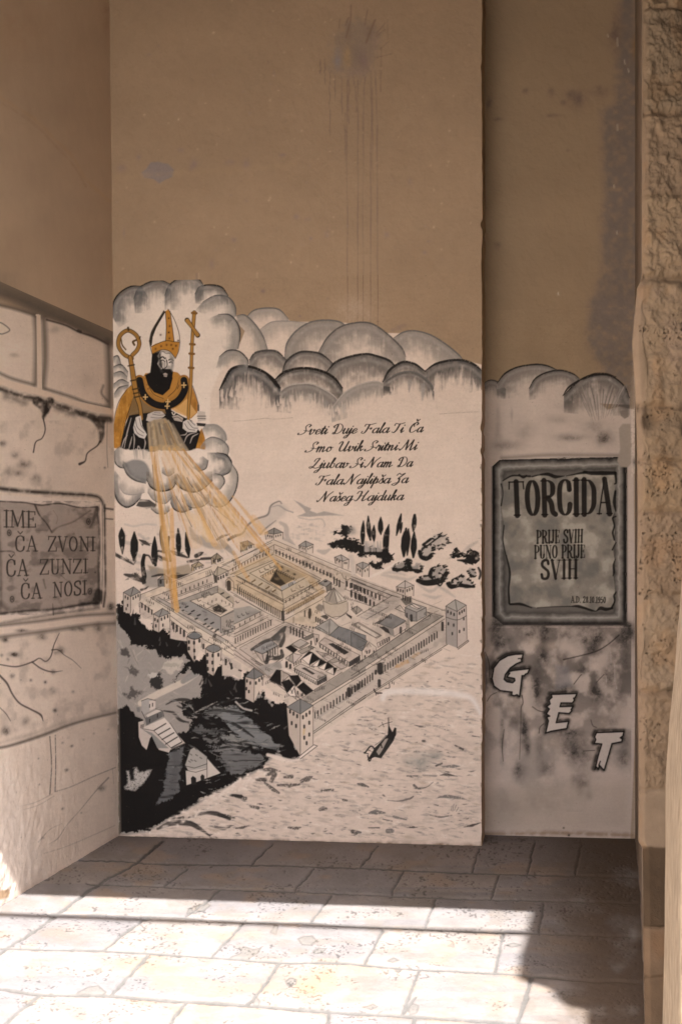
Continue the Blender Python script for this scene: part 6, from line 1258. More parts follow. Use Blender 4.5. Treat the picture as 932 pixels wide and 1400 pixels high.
def paint_upper():
    """bare ochre plaster above the mural, with its damp stain and scrapes"""
    cv = Canvas(136, -20, 676, 376, .9, TAN_ALB, 81); cv.gain = 1.55
    PK = (132, 108, 94)
    zs = Z(430, 0, 5.83)
    cv.poly([(450, 80), (456, 52), (472, 26), (500, 28), (524, 44), (514, 74), (506, 100), (490, 108), (474, 102), (452, 100)], (104, 86, 73), .75, 12, ('m', .3, .4), warp=8)
    for x, y, rx, ry, a, c in ((330, 430, 90, 120, .7, (100, 82, 70)), (180, 470, 40, 90, .8, (104, 92, 88)), (390, 480, 50, 90, .8, (100, 80, 72)), (440, 260, 40, 80, .7, (94, 76, 64)), (270, 250, 30, 100, .7, (94, 76, 64)), (320, 60, 120, 70, .35, (124, 98, 80)), (260, 460, 40, 100, .5, (136, 104, 70)), (480, 330, 40, 120, .3, (118, 92, 80)), (330, 580, 160, 50, .3, (122, 98, 86))):
        cv.spray(430 + x / 5.83, y / 5.83, rx / 5.83, ry / 5.83, c, a, 0, .5)
    for q, w in ((((290, 40), (285, 160), (250, 300)), 2.4), (((270, 140), (245, 200)), 2), (((480, 160), (440, 260), (410, 340)), 3), (((560, 185), (490, 270)), 1.4), (((560, 235), (490, 290)), 1.4), (((420, 80), (400, 200)), 1.6), (((590, 330), (520, 390)), 1.3), (((615, 428), (490, 460)), 1.3), (((200, 150), (195, 220)), 1.4), (((580, 160), (585, 310)), 1.3), (((530, 380), (525, 730)), 1.3)):
        cv.stroke(zs(*q), w, (92, 70, 58), .7, 1.3, ('f', .3, .4))
    for x, y0, y1, dx in ((120, 580, 1090, 0), (160, 600, 800, 4), (215, 610, 920, 5), (240, 900, 1300, 4), (258, 640, 3000, 3), (272, 640, 1000, 0), (325, 690, 900, 8), (345, 640, 3000, -4), (400, 620, 900, -12), (388, 900, 3000, -4), (450, 560, 3000, -6), (460, 700, 1500, 0), (485, 560, 1000, 14), (498, 1000, 3000, 4), (80, 470, 680, 4), (45, 480, 600, 2), (305, 600, 700, 14)):
        px = 430 + x / 5.83
        yy = np.linspace(y0 / 5.83, min(y1 / 5.83, 380), 9)
        cv.stroke([(px + dx / 5.83 * i / 8 + R.uniform(-.7, .7), yv) for i, yv in enumerate(yy)], [R.uniform(.6, 2.2) for _ in yy] + [.4 if y1 < 2000 else 1.2], (98, 78, 66), .8, 1.2, ('m', .2, .4))
    for q in (((180, 300), (230, 312), (262, 306), (300, 316)), ((560, 120), (575, 160), (570, 205), (582, 250)), ((250, 60), (262, 110), (255, 150)), ((590, 300), (560, 330), (565, 360))):
        cv.stroke([(x + R.uniform(-2, 2), y + R.uniform(-2, 2)) for x, y in catmull(q, 4)], .8, (108, 86, 72), .5, 1, ('f', .42, .3), smooth=False)
    for k in range(240):
        x = R.uniform(155, 655); y = R.uniform(0, 376)
        cv.spray(x, y, R.uniform(.7, 2.2), R.uniform(.7, 2.), R.choice([(108, 86, 72), (150, 122, 98), (118, 96, 84)]), R.uniform(.3, .9), 0, .4)
    cv.poly([(193, 236), (200, 231), (206, 222), (216, 221), (230, 224), (238, 232), (236, 242), (226, 246), (218, 251), (210, 245), (197, 243)], (105, 90, 84), 1, 2, ('m', .12, .3))
    for x, y, rx, ry in ((167, 230, 7, 6), (190, 215, 4, 5), (265, 224, 7, 8), (262, 230, 4, 6), (314, 222, 8, 5), (337, 225, 7, 9), (247, 205, 6, 4), (386, 212, 6, 3), (361, 394, 5, 6), (405, 296, 5, 5), (320, 328, 5, 4), (447, 318, 4, 5), (447, 323, 3, 3), (425, 326, 3, 3), (316, 267, 3, 2), (337, 275, 3, 2), (528, 321, 4, 5), (170, 318, 2, 8), (290, 360, 4, 8), (420, 300, 6, 3), (560, 248, 3, 6), (580, 345, 4, 3), (585, 330, 3, 2), (217, 63, 2, 2), (204, 75, 4, 2), (375, 100, 2, 5)):
        cv.spray(x, y, rx, ry, (110, 89, 79), .7, 0, .9)
    cv.stroke([(160, 243), (250, 236), (330, 232), (400, 224)], 9, (128, 102, 78), .3, 6, ('m', .45, .3))
    cv.c *= (.92 + .16 * fbm(cv.X / 70, cv.Y / 50, 85, 4))[..., None]
    cv.c *= (.985 + .10 * (cv.n['f'] - .5) + .06 * (cv.n['m'] - .5))[..., None]
    return cv

def paint_upper_right():
    cv = Canvas(654, -20, 890, 424, .9, np.float32([.31, .232, .16]), 95); cv.gain = 1.08
    cv.poly([(850, -30), (900, -30), (900, 430), (800, 430), (804, 410), (815, 385), (822, 370), (820, 300), (826, 270), (822, 215), (820, 150), (838, 140), (842, 60)], (103, 87, 79), .9, 14, ('m', .362, .5))
    cv.poly([(862, -30), (900, -30), (900, 430), (866, 430), (872, 300), (868, 200), (874, 110), (866, 60)], (122, 98, 80), .7, 5, ('m', .35, .4))
    cv.spray(867, 65, 5, 18, (120, 84, 48), .8)
    for x, y, rx, ry in ((790, 135, 14, 14), (780, 130, 8, 8), (820, 125, 14, 10), (755, 158, 12, 3), (770, 140, 6, 4), (718, 124, 5, 5), (752, 126, 6, 7), (680, 163, 9, 3), (668, 140, 5, 10), (840, 45, 10, 30), (680, 335, 6, 6), (776, 206, 3, 3)):
        cv.spray(x, y, rx, ry, (104, 82, 70), .8, 0, .9)
    for x, y in ((843, 52), (830, 47), (853, 82), (858, 94), (843, 170), (842, 316), (838, 253), (762, 400)):
        cv.stroke([(x, y), (x + 1, y + R.uniform(3, 12))], 1.1, (190, 170, 150), .6, .9)
    cv.c *= (.92 + .16 * fbm(cv.X / 70, cv.Y / 50, 96, 4))[..., None]
    return cv

def paint_upper_left():
    cv = Canvas(-14, -20, 172, 376, .7, np.float32([.50, .385, .29]), 101); cv.gain = 1.9
    for q, w, c, a in ((((-10, 128), (20, 145), (50, 165), (75, 190), (100, 215), (118, 245), (150, 275)), 5, (128, 100, 74), .4), (((-10, 134), (20, 151), (50, 172), (75, 198), (100, 225), (118, 255)), 2, (108, 82, 60), .5)):
        cv.stroke(q, w, c, a, 3, ('m', .4, .4))
    cv.spray(0, 385, 30, 14, (96, 80, 68), .7)
    cv.spray(145, 20, 8, 40, (108, 82, 62), .4); cv.spray(20, 40, 50, 60, (120, 92, 70), .3)
    cv.c *= (.90 + .2 * fbm(cv.X / 70, cv.Y / 50, 105, 4))[..., None]
    return cv

# ------------------------------------------------------------------ meshes
def tag(o, label=None, cat=None, group=None, kind=None):
    for k, v in (("label", label), ("category", cat), ("group", group), ("kind", kind)):
        if v: o[k] = v
    return o

def thing(name, loc, label, cat, group=None):
    o = bpy.data.objects.new(name, None)
    o.location = loc; o.empty_display_size = .2
    COL.objects.link(o)
    return tag(o, label, cat, group, 'thing')

def base_of(o):
    b = np.zeros(3)
    while o is not None:
        b = b + np.array(o.location); o = o.parent
    return b

def mesh_obj(name, V, Fq, mat, parent=None, col=None, label=None, smooth=False):
    """V (n,3) world points, Fq (m,4) or list of tuples"""
    V = np.asarray(V, np.float64)
    if parent is not None:
        V = V - base_of(parent)
    me = bpy.data.meshes.new(name)
    if isinstance(Fq, np.ndarray):
        n, m = len(V), len(Fq)
        me.vertices.add(n); me.vertices.foreach_set("co", V.astype(np.float32).ravel())
        me.loops.add(m * 4); me.loops.foreach_set("vertex_index", Fq.astype(np.int32).ravel())
        me.polygons.add(m); me.polygons.foreach_set("loop_start", np.arange(0, m * 4, 4, dtype=np.int32))
        me.update(calc_edges=True)
    else:
        me.from_pydata([tuple(v) for v in V], [], [tuple(f) for f in Fq]); me.update()
    if smooth:
        me.polygons.foreach_set("use_smooth", np.ones(len(me.polygons), bool))
    if col is not None:
        ca = me.color_attributes.new("Col", 'FLOAT_COLOR', 'POINT')
        rgba = np.ones((len(V), 4), np.float32); rgba[:, :3] = col
        ca.data.foreach_set("color", rgba.ravel())
    me.materials.append(mat)
    o = bpy.data.objects.new(name, me)
    COL.objects.link(o)
    if parent is not None: o.parent = parent
    if label: o['label'] = label
    return o

def grid_faces(nu, nv):
    i = np.arange(nu * nv).reshape(nv, nu)
    return np.stack([i[:-1, :-1], i[:-1, 1:], i[1:, 1:], i[1:, :-1]], -1)   # (nv-1, nu-1, 4)

def to_px(P):
    return CX + F * P[..., 0] / P[..., 1], CY - F * (P[..., 2] - CAMH) / P[..., 1]

def sample(cv, px, py):
    fx = np.clip((px - cv.x0) * cv.S - .5, 0, cv.w - 1.001); fy = np.clip((py - cv.y0) * cv.S - .5, 0, cv.h - 1.001)
    ix = fx.astype(int); iy = fy.astype(int)
    ax = (fx - ix)[..., None]; ay = (fy - iy)[..., None]
    c = cv.c
    return (c[iy, ix] * (1 - ax) + c[iy, ix + 1] * ax) * (1 - ay) + (c[iy + 1, ix] * (1 - ax) + c[iy + 1, ix + 1] * ax) * ay

def owner(cv, px, py):
    ix = np.clip(((px - cv.x0) * cv.S).astype(int), 0, cv.w - 1); iy = np.clip(((py - cv.y0) * cv.S).astype(int), 0, cv.h - 1)
    return cv.own[iy, ix]

def wall_from_canvas(root, P, cv, mat, base_name, flip=False):
    """P (nv,nu,3): a wall face; every painted motif becomes a part with its own cells of the wall"""
    nv, nu = P.shape[:2]
    px, py = to_px(P)
    col = sample(cv, px, py).reshape(-1, 3)
    Fq = grid_faces(nu, nv)
    if flip: Fq = Fq[..., ::-1]
    C = (P[:-1, :-1] + P[1:, 1:]) / 2
    ow = owner(cv, *to_px(C)).ravel(); Fq = Fq.reshape(-1, 4)
    V = P.reshape(-1, 3)
    made = {}
    def emit(pid, name, parent, label):
        f = Fq[ow == pid]
        if len(f) == 0: return None
        used = np.unique(f); rm = np.zeros(len(V), np.int32); rm[used] = np.arange(len(used))
        return mesh_obj(name, V[used], rm[f], mat, parent, np.clip(col[used], .006, .88), label)
    emit(0, base_name, root, None)
    for pid in range(1, len(cv.parts)):
        name, par, label = cv.parts[pid]
        parent = made.get(par, root) if par else root
        depth = 1
        o = emit(pid, name, parent, label)
        if o is None and any(p and p[1] == pid for p in cv.parts[1:]):
            o = bpy.data.objects.new(name, None); COL.objects.link(o); o.parent = parent
            if label: o['label'] = label
        if o is not None:
            made[pid] = o
            if name in ('painted_bushes', 'dark_woods', 'painted_sea'): o['kind'] = 'stuff'
    return made

# ------------------------------------------------------------------ materials
def new_mat(name):
    m = bpy.data.materials.new(name); m.use_nodes = True
    nt = m.node_tree; b = nt.nodes["Principled BSDF"]
    return m, nt, b

def nd(nt, t, **k):
    n = nt.nodes.new(t)
    for a, v in k.items():
        setattr(n, a, v)
    return n

def noise(nt, scale, detail=4, rough=.55, vec=None):
    n = nd(nt, "ShaderNodeTexNoise")
    n.inputs["Scale"].default_value = scale; n.inputs["Detail"].default_value = detail; n.inputs["Roughness"].default_value = rough
    if vec is not None: nt.links.new(vec, n.inputs["Vector"])
    return n

def bump(nt, bsdf, parts, dist=.004):
    """parts: [(height socket, strength), ...] chained"""
    prev = None
    for h, s, d in parts:
        b = nd(nt, "ShaderNodeBump"); b.inputs["Strength"].default_value = s; b.inputs["Distance"].default_value = d
        nt.links.new(h, b.inputs["Height"])
        if prev is not None: nt.links.new(prev.outputs[0], b.inputs["Normal"])
        prev = b
    nt.links.new(prev.outputs[0], bsdf.inputs["Normal"])

def col_mat(name, rough, bumps, var=.06, vscale=30, spec=.14):
    m, nt, b = new_mat(name)
    at = nd(nt, "ShaderNodeAttribute"); at.attribute_name = "Col"
    g = nd(nt, "ShaderNodeNewGeometry")
    n = noise(nt, vscale, 5, .6, g.outputs["Position"])
    mr = nd(nt, "ShaderNodeMapRange"); mr.inputs[3].default_value = 1 - var * 2; mr.inputs[4].default_value = 1 + var * 2
    nt.links.new(n.outputs[0], mr.inputs[0])
    mx = nd(nt, "ShaderNodeMix", data_type='RGBA', blend_type='MULTIPLY'); mx.inputs[0].default_value = 1
    nt.links.new(at.outputs["Color"], mx.inputs[6]); nt.links.new(mr.outputs[0], mx.inputs[7])
    nt.links.new(mx.outputs[2], b.inputs["Base Color"])
    b.inputs["Roughness"].default_value = rough
    b.inputs["Specular IOR Level"].default_value = spec
    bump(nt, b, [(noise(nt, sc, de, .6, g.outputs["Position"]).outputs[0], st, di) for sc, de, st, di in bumps])
    return m

M_PLASTER = col_mat("painted_plaster", .82, [(4, 4, .5, .03), (38, 4, .45, .006), (150, 3, .4, .002), (420, 2, .4, .0012)], .03, 14)
M_ROUGH = col_mat("rough_plaster", .86, [(3, 2, .25, .02), (45, 5, .3, .004), (300, 2, .4, .0014)], .03, 12)
M_FLOOR = col_mat("limestone_paving", .8, [(30, 5, .4, .004), (230, 3, .5, .0016)], .05, 40, .06)
M_STONE = col_mat("weathered_stone", .9, [(35, 6, .4, .006), (220, 4, .5, .002)], .08, 24, .15)

def stone_mat(name, c0, c1, scale=3.0, bd=.012):
    m, nt, b = new_mat(name)
    g = nd(nt, "ShaderNodeNewGeometry")
    n = noise(nt, scale, 8, .62, g.outputs["Position"])
    r = nd(nt, "ShaderNodeValToRGB"); r.color_ramp.elements[0].position = .32; r.color_ramp.elements[1].position = .7
    r.color_ramp.elements[0].color = (*c0, 1); r.color_ramp.elements[1].color = (*c1, 1)
    nt.links.new(n.outputs[0], r.inputs[0]); nt.links.new(r.outputs[0], b.inputs["Base Color"])
    b.inputs["Roughness"].default_value = .9; b.inputs["Specular IOR Level"].default_value = .15
    bump(nt, b, [(noise(nt, 14, 6, .6, g.outputs["Position"]).outputs[0], .6, bd), (noise(nt, 160, 4, .6, g.outputs["Position"]).outputs[0], .6, .003)])
    return m
def grain_mat():
    m = stone_mat("grained_limestone", (.11, .085, .062), (.25, .198, .148), 110, .006)
    nt = m.node_tree
    g = [n for n in nt.nodes if n.type == "NEW_GEOMETRY"][0]
    mp = nd(nt, "ShaderNodeMapping"); mp.inputs["Scale"].default_value = (1, 1, .22)
    nt.links.new(g.outputs["Position"], mp.inputs[0])
    for n in nt.nodes:
        if n.type == "TEX_NOISE": nt.links.new(mp.outputs[0], n.inputs["Vector"])
    return m
M_GRAIN = grain_mat()
M_GATE = stone_mat("gateway_limestone", (.22, .168, .118), (.33, .255, .185), 14)
M_CEIL = stone_mat("ceiling_plaster", (.30, .24, .17), (.36, .28, .20), 1.5, .004)

def paving_mat():
    m, nt, b = new_mat("street_paving")
    g = nd(nt, "ShaderNodeNewGeometry")
    mp = nd(nt, "ShaderNodeMapping"); mp.inputs["Rotation"].default_value = (0, 0, math.radians(8.2))
    nt.links.new(g.outputs["Position"], mp.inputs[0])
    dn = noise(nt, 6, 3, .5, mp.outputs[0])
    mixv = nd(nt, "ShaderNodeMix", data_type='RGBA', blend_type='LINEAR_LIGHT'); mixv.inputs[0].default_value = .02
    nt.links.new(mp.outputs[0], mixv.inputs[6]); nt.links.new(dn.outputs[1], mixv.inputs[7])
    br = nd(nt, "ShaderNodeTexBrick")
    br.inputs["Scale"].default_value = 1.0; br.inputs["Brick Width"].default_value = .75; br.inputs["Row Height"].default_value = .46
    br.inputs["Mortar Size"].default_value = .012; br.inputs["Mortar Smooth"].default_value = .3
    br.inputs["Color1"].default_value = (.74, .67, .57, 1); br.inputs["Color2"].default_value = (.66, .59, .49, 1); br.inputs["Mortar"].default_value = (.30, .28, .26, 1)  # unseen street, toned paler than the niche floor to bounce light inward
    nt.links.new(mixv.outputs[2], br.inputs["Vector"])
    n = noise(nt, 3, 8, .6, g.outputs["Position"])
    mr = nd(nt, "ShaderNodeMapRange"); mr.inputs[3].default_value = .75; mr.inputs[4].default_value = 1.2
    nt.links.new(n.outputs[0], mr.inputs[0])
    mx = nd(nt, "ShaderNodeMix", data_type='RGBA', blend_type='MULTIPLY'); mx.inputs[0].default_value = 1
    nt.links.new(br.outputs[0], mx.inputs[6]); nt.links.new(mr.outputs[0], mx.inputs[7]); nt.links.new(mx.outputs[2], b.inputs["Base Color"])
    b.inputs["Roughness"].default_value = .65
    inv = nd(nt, "ShaderNodeMath", operation='MULTIPLY'); inv.inputs[1].default_value = -1; nt.links.new(br.outputs["Fac"], inv.inputs[0])
    bump(nt, b, [(inv.outputs[0], .6, .006), (noise(nt, 120, 4, .6, g.outputs["Position"]).outputs[0], .5, .002)])
    return m
M_STREET = paving_mat()

# ------------------------------------------------------------------ the three plastered walls
SL = .145
YC, YR = 8.13, 8.448
CEIL = 5.1
def z_at(py, y): return CAMH - (py - CY) / F * y
XE = .733
def edge_wob(z): return .007 * (vnoise(z * 5, z * 0 + 3.3, 5) - .5) + .004 * (vnoise(z * 28, z * 0 + 1.3, 6) - .5) - .009 * sstep(.74, .92, vnoise(z * 17, z * 0 + 5.3, 8))

def plane_grid(X0, X1, dx, z0, z1, dz, y0, wob=False):
    nu = max(2, int(round((X1 - X0) / dx)) + 1); nv = max(2, int(round((z1 - z0) / dz)) + 1)
    x, z = np.meshgrid(np.linspace(X0, X1, nu), np.linspace(z0, z1, nv))
    y = y0 - SL * x
    if wob:
        e = edge_wob(z[:, -1]); x = x.copy()
        for k, f in ((1, 1.), (2, .6), (3, .3)):
            if nu > k + 1: x[:, -k] += e * f
        y = y0 - SL * x
    return np.stack([x, y, z], -1)

ZS = 2.99
wall_c = thing("plastered_wall", (-.25, YC + .04, 0), "projecting cream wall painted with a bishop on clouds above a walled seaside palace", "wall")
cv, _ids = paint_mural()
paint_palace(cv); paint_rays(cv); paint_verse(cv)
cv.stroke([(150, 400), (154, 700), (160, 1000), (162, 1150)], 5, (150, 128, 112), .5, 5, own=False)
for k in range(70):
    y_ = R.uniform(430, 1150); w_ = R.uniform(1, 4.5)
    cv.poly([(661, y_), (659.5 - w_, y_ + R.uniform(0, 3)), (659 - w_ * .6, y_ + R.uniform(3, 9)), (661, y_ + R.uniform(5, 12))], R.choice([(150, 122, 100), (120, 100, 86), (168, 142, 122)]), .85, 1, own=False, warp=1)
for k in range(60):
    x_ = R.uniform(165, 655); y_ = 1144 + (x_ - 165) * .024 + R.uniform(0, 10)
    cv.spray(x_, y_, R.uniform(3, 16), R.uniform(1.5, 5), R.choice([(96, 72, 56), (70, 54, 44), (128, 100, 80)]), .7, 0, .9)
cv.stroke([(155, 1146), (300, 1151), (460, 1154), (660, 1158)], 8, (112, 86, 68), .8, 8, ('m', .35, .4), own=False)
cv.stroke([(160, 1149), (300, 1152), (460, 1157), (660, 1160)], 2.5, (36, 28, 24), .9, 2.5, ('m', .3, .3), own=False)
finish(cv, 21)
P = plane_grid(-1.29, XE, .0026, 0, ZS, .0026, YC, True)
wall_from_canvas(wall_c, P, cv, M_PLASTER, "plaster")
cvu = paint_upper()
Pu = plane_grid(-1.29, XE, .0052, ZS, CEIL, .0052, YC, True)
px_, py_ = to_px(Pu)
mesh_obj("upper_plaster", Pu.reshape(-1, 3), grid_faces(Pu.shape[1], Pu.shape[0]).reshape(-1, 4), M_PLASTER, wall_c, np.clip(sample(cvu, px_, py_).reshape(-1, 3), .01, .88))
# the slab's right-hand return
zz = np.linspace(0, CEIL, 900); dd = np.linspace(0, .33, 8)
D_, Z_ = np.meshgrid(dd, zz)
xe = XE + edge_wob(Z_)
Pr = np.stack([xe + .1435 * D_, YC - SL * xe + .99 * D_, Z_], -1)
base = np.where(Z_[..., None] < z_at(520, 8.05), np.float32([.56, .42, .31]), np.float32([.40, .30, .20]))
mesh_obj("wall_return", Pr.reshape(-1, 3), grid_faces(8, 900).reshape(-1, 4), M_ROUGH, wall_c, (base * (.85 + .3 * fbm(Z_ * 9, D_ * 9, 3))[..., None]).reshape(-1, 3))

wall_r = thing("plastered_wall", (1.15, YR - SL * 1.15 + .02, 0), "narrow recessed wall at the right with a dark framed plaque over three slanting letters", "wall")
cvr = paint_right()
Pq = plane_grid(.60, 1.72, .0028, 0, 2.84, .0028, YR)
wall_from_canvas(wall_r, Pq, cvr, M_PLASTER, "plaster")
cvq = paint_upper_right()
Pq2 = plane_grid(.60, 1.72, .0056, 2.84, CEIL, .0056, YR)
px_, py_ = to_px(Pq2)
mesh_obj("upper_plaster", Pq2.reshape(-1, 3), grid_faces(Pq2.shape[1], Pq2.shape[0]).reshape(-1, 4), M_PLASTER, wall_r, np.clip(sample(cvq, px_, py_).reshape(-1, 3), .01, .88))

A = np.array([(162 - CX) / F * 8.304, 8.304, 0.]); B = np.array([(150 - CX) / F * 8.311, 8.311, z_at(0, 8.311)]); Cc = np.array([-CX / F * 6.66, 6.66, 0.])
dirh = (Cc - A) / np.linalg.norm(Cc - A)
def left_grid(u0, u1, du, z0, z1, dz, rough=0.):
    nu = int(round((u1 - u0) / du)) + 1; nv = int(round((z1 - z0) / dz)) + 1
    u, z = np.meshgrid(np.linspace(u0, u1, nu), np.linspace(z0, z1, nv))
    P = A + (z / B[2])[..., None] * (B - A) + u[..., None] * dirh
    if rough:
        nrm = np.array([-dirh[1], dirh[0], 0]) ; nrm = nrm if nrm[0] > 0 else -nrm
        low = sstep(1.1, .2, z) * sstep(.2, 1.0, u)
        h = (fbm(u * 24, z * 24, 141, 3) - .5) * .007 * low + (fbm(u * 3, z * 3, 142, 3) - .5) * .006
        P = P + nrm * h[..., None]
    return P
wall_l = thing("plastered_wall", (-1.75, 6.5, 0), "side wall at the left sprayed as cracked stone blocks with an inscription plaque", "wall")
cvl = paint_left()
ZL = 2.72
Pl = left_grid(-.02, 1.76, .0046, 0, ZL, .003, 1)
wall_from_canvas(wall_l, Pl, cvl, M_ROUGH, "plaster", True)
cvk = paint_upper_left()
Pl2 = left_grid(-.02, 1.76, .009, ZL, CEIL, .009, 1)
px_, py_ = to_px(Pl2)
mesh_obj("upper_plaster", Pl2.reshape(-1, 3), grid_faces(Pl2.shape[1], Pl2.shape[0])[..., ::-1].reshape(-1, 4), M_ROUGH, wall_l, np.clip(sample(cvk, px_, py_).reshape(-1, 3), .01, .88))
Pl3 = left_grid(1.76, 6.4, .05, 0, CEIL, .05)
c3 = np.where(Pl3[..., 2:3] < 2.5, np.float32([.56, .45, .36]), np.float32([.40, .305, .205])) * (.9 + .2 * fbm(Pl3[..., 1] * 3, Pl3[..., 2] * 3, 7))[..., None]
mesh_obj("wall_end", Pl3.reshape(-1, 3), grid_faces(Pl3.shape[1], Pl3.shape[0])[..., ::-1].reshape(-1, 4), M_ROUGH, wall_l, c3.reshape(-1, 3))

# ------------------------------------------------------------------ stone pier on the right
def paint_pier():
    cv = Canvas(856, -30, 960, 1420, 1.5, np.float32([.44, .335, .235]), 121)
    H = np.zeros_like(cv.X)
    rows = [-60, 12, 155, 268, 381, 556, 630, 699, 812, 945, 1078, 1156, 1266, 1335, 1440]
    tones = [(.42, .33, .24), (.36, .29, .22), (.40, .31, .23), (.45, .35, .25), (.46, .36, .26), (.40, .31, .22), (.46, .35, .24), (.44, .34, .25), (.50, .40, .30), (.48, .37, .27), (.56, .45, .35), (.20, .145, .10), (.45, .33, .235), (.42, .31, .22)]
    jit = 5 * (vnoise(cv.X / 30, cv.Y / 200, 3) - .5) + 3 * (vnoise(cv.X / 6, cv.Y / 60, 4) - .5)
    Yj = cv.Y + jit
    for (a, b), t in zip(zip(rows[:-1], rows[1:]), tones):
        m = sstep(a - 2, a + 2, Yj) * (1 - sstep(b - 2, b + 2, Yj))
        cv.c += (np.float32(t) - cv.c) * m[..., None]
    rough = fbm(cv.X / 13, cv.Y / 13, 8, 5); fine = fbm(cv.X / 4, cv.Y / 4, 12, 4)
    amp = np.where(cv.Y < 381, 1.0, np.where(cv.Y < 1075, .75, .12))
    amp = amp * sstep(872, 892, cv.X + 14 * (vnoise(cv.X / 10, cv.Y / 20, 17) - .5))
    H += (rough - .5) * .030 * amp + (fine - .5) * .007 * amp
    H += (fbm(cv.X / 60, cv.Y / 60, 31, 3) - .5) * .02 * (amp > .3)
    for y, w, d in ((155, 5, .022), (268, 4, .012), (381, 6, .03), (556, 5, .02), (630, 4, .018), (699, 4, .012), (812, 4, .014), (945, 5, .02), (1078, 3, .008), (1266, 1.6, .012), (1335, 2.2, .014), (12, 4, .015)):
        g = np.exp(-((Yj - y) / w) ** 2)
        H -= d * .6 * g * (.3 + 1.1 * fbm(cv.X / 20, cv.Y / 8, 33, 3))
        cv.c += (np.float32([.27, .19, .12]) - cv.c) * (g * .3)[..., None]
    pit = sstep(.80, .92, vnoise(cv.X / 2.2, cv.Y / 2.2, 41)) * (fbm(cv.X / 30, cv.Y / 30, 43, 3) > .5) * (cv.Y > 400) * (cv.Y < 1075)
    H -= pit * .012
    cv.c *= (1 - .25 * pit)[..., None]
    # mortar smeared down the left edge
    sm = (1 - sstep(872, 886, cv.X + 12 * (fbm(cv.X / 12, cv.Y / 40, 45, 3) - .5))) * (cv.Y < 1160) * .8
    sm = np.maximum(sm, sstep(.5, .62, fbm(cv.X / 25, cv.Y / 60, 49, 3)) * (cv.Y > 395) * (cv.Y < 550) * .8)
    cv.c += (np.float32([.50, .39, .30]) - cv.c) * sm[..., None]
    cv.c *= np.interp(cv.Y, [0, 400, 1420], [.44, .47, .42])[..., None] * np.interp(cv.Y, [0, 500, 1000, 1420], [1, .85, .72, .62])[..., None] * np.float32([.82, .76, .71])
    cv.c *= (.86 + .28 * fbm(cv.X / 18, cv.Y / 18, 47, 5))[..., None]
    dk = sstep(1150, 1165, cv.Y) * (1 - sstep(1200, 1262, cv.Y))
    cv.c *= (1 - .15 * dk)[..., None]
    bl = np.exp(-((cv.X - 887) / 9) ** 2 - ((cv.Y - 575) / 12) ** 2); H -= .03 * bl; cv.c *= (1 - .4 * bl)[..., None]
    ora = sstep(.55, .75, fbm(cv.X / 30, cv.Y / 40, 57, 3))
    cv.c *= 1 + ora[..., None] * np.float32([.03, -.04, -.11])
    return cv, H
pier = thing("stone_pier", (1.25, 4.8, 0), "rough weathered stone pier at the right edge of the niche", "pier")
cvp, Hp = paint_pier()
YP = 4.70
def pier_x0(z):
    py = CY - F * (z - CAMH) / YP
    e = np.interp(py, [-200, 0, 380, 395, 470, 550, 600, 700, 850, 1000, 1150, 1160, 1300, 1420], [878, 877.5, 877, 870, 863, 868, 870, 871, 870, 872, 872, 878, 879, 881])
    return (e - CX) / F * YP
xs = np.concatenate([np.linspace(0, .17, 80), np.linspace(.2, 1.25, 16)])
zs = np.concatenate([np.linspace(0, 3.35, 1150), np.linspace(3.4, CEIL, 30)])
U_, Zp = np.meshgrid(xs, zs)
Xp = pier_x0(Zp) + U_
Pp = np.stack([Xp, np.full_like(Xp, YP), Zp], -1)
px_, py_ = to_px(Pp)
class _H: pass
hc = _H(); hc.x0, hc.y0, hc.S, hc.w, hc.h, hc.c = cvp.x0, cvp.y0, cvp.S, cvp.w, cvp.h, Hp[..., None]
hh = sample(hc, px_, py_)[..., 0]
hh *= sstep(0, .012, U_) 
colp = sample(cvp, px_, py_)
Pp[..., 1] -= hh + .01 * sstep(0, .02, U_)
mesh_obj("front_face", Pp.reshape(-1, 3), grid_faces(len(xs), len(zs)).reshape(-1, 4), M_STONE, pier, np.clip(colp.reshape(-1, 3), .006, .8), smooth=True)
dd = np.linspace(0, 1, 60)
D_, Zq = np.meshgrid(dd, zs)
x0 = pier_x0(Zq); x0b = pier_x0(zs * 0 + 1.2)[:, None]
Xs = x0 + (1.575 - x0) * D_ ; Ys = YP + (8.26 - YP) * D_
bulge = (fbm(Ys * 6, Zq * 6, 77, 4) - .5) * .03 * np.sin(np.pi * D_)
Ps = np.stack([Xs + np.maximum(bulge, -.01) * .6 + .012 * np.sin(np.pi * D_), Ys, Zq], -1)
cs = np.float32([.22, .175, .14]) * (.8 + .4 * fbm(Ys * 8, Zq * 8, 79, 4))[..., None]
mesh_obj("side_face", Ps.reshape(-1, 3), grid_faces(60, len(zs)).reshape(-1, 4), M_STONE, pier, cs.reshape(-1, 3), smooth=True)
# the pier's outer flank, towards the gateway wall
mesh_obj("flank", [(2.16, 3.5, 0), (2.16, 4.72, 0), (2.16, 4.72, CEIL), (2.16, 3.5, CEIL)], [(0, 1, 2, 3)], M_GATE, pier)

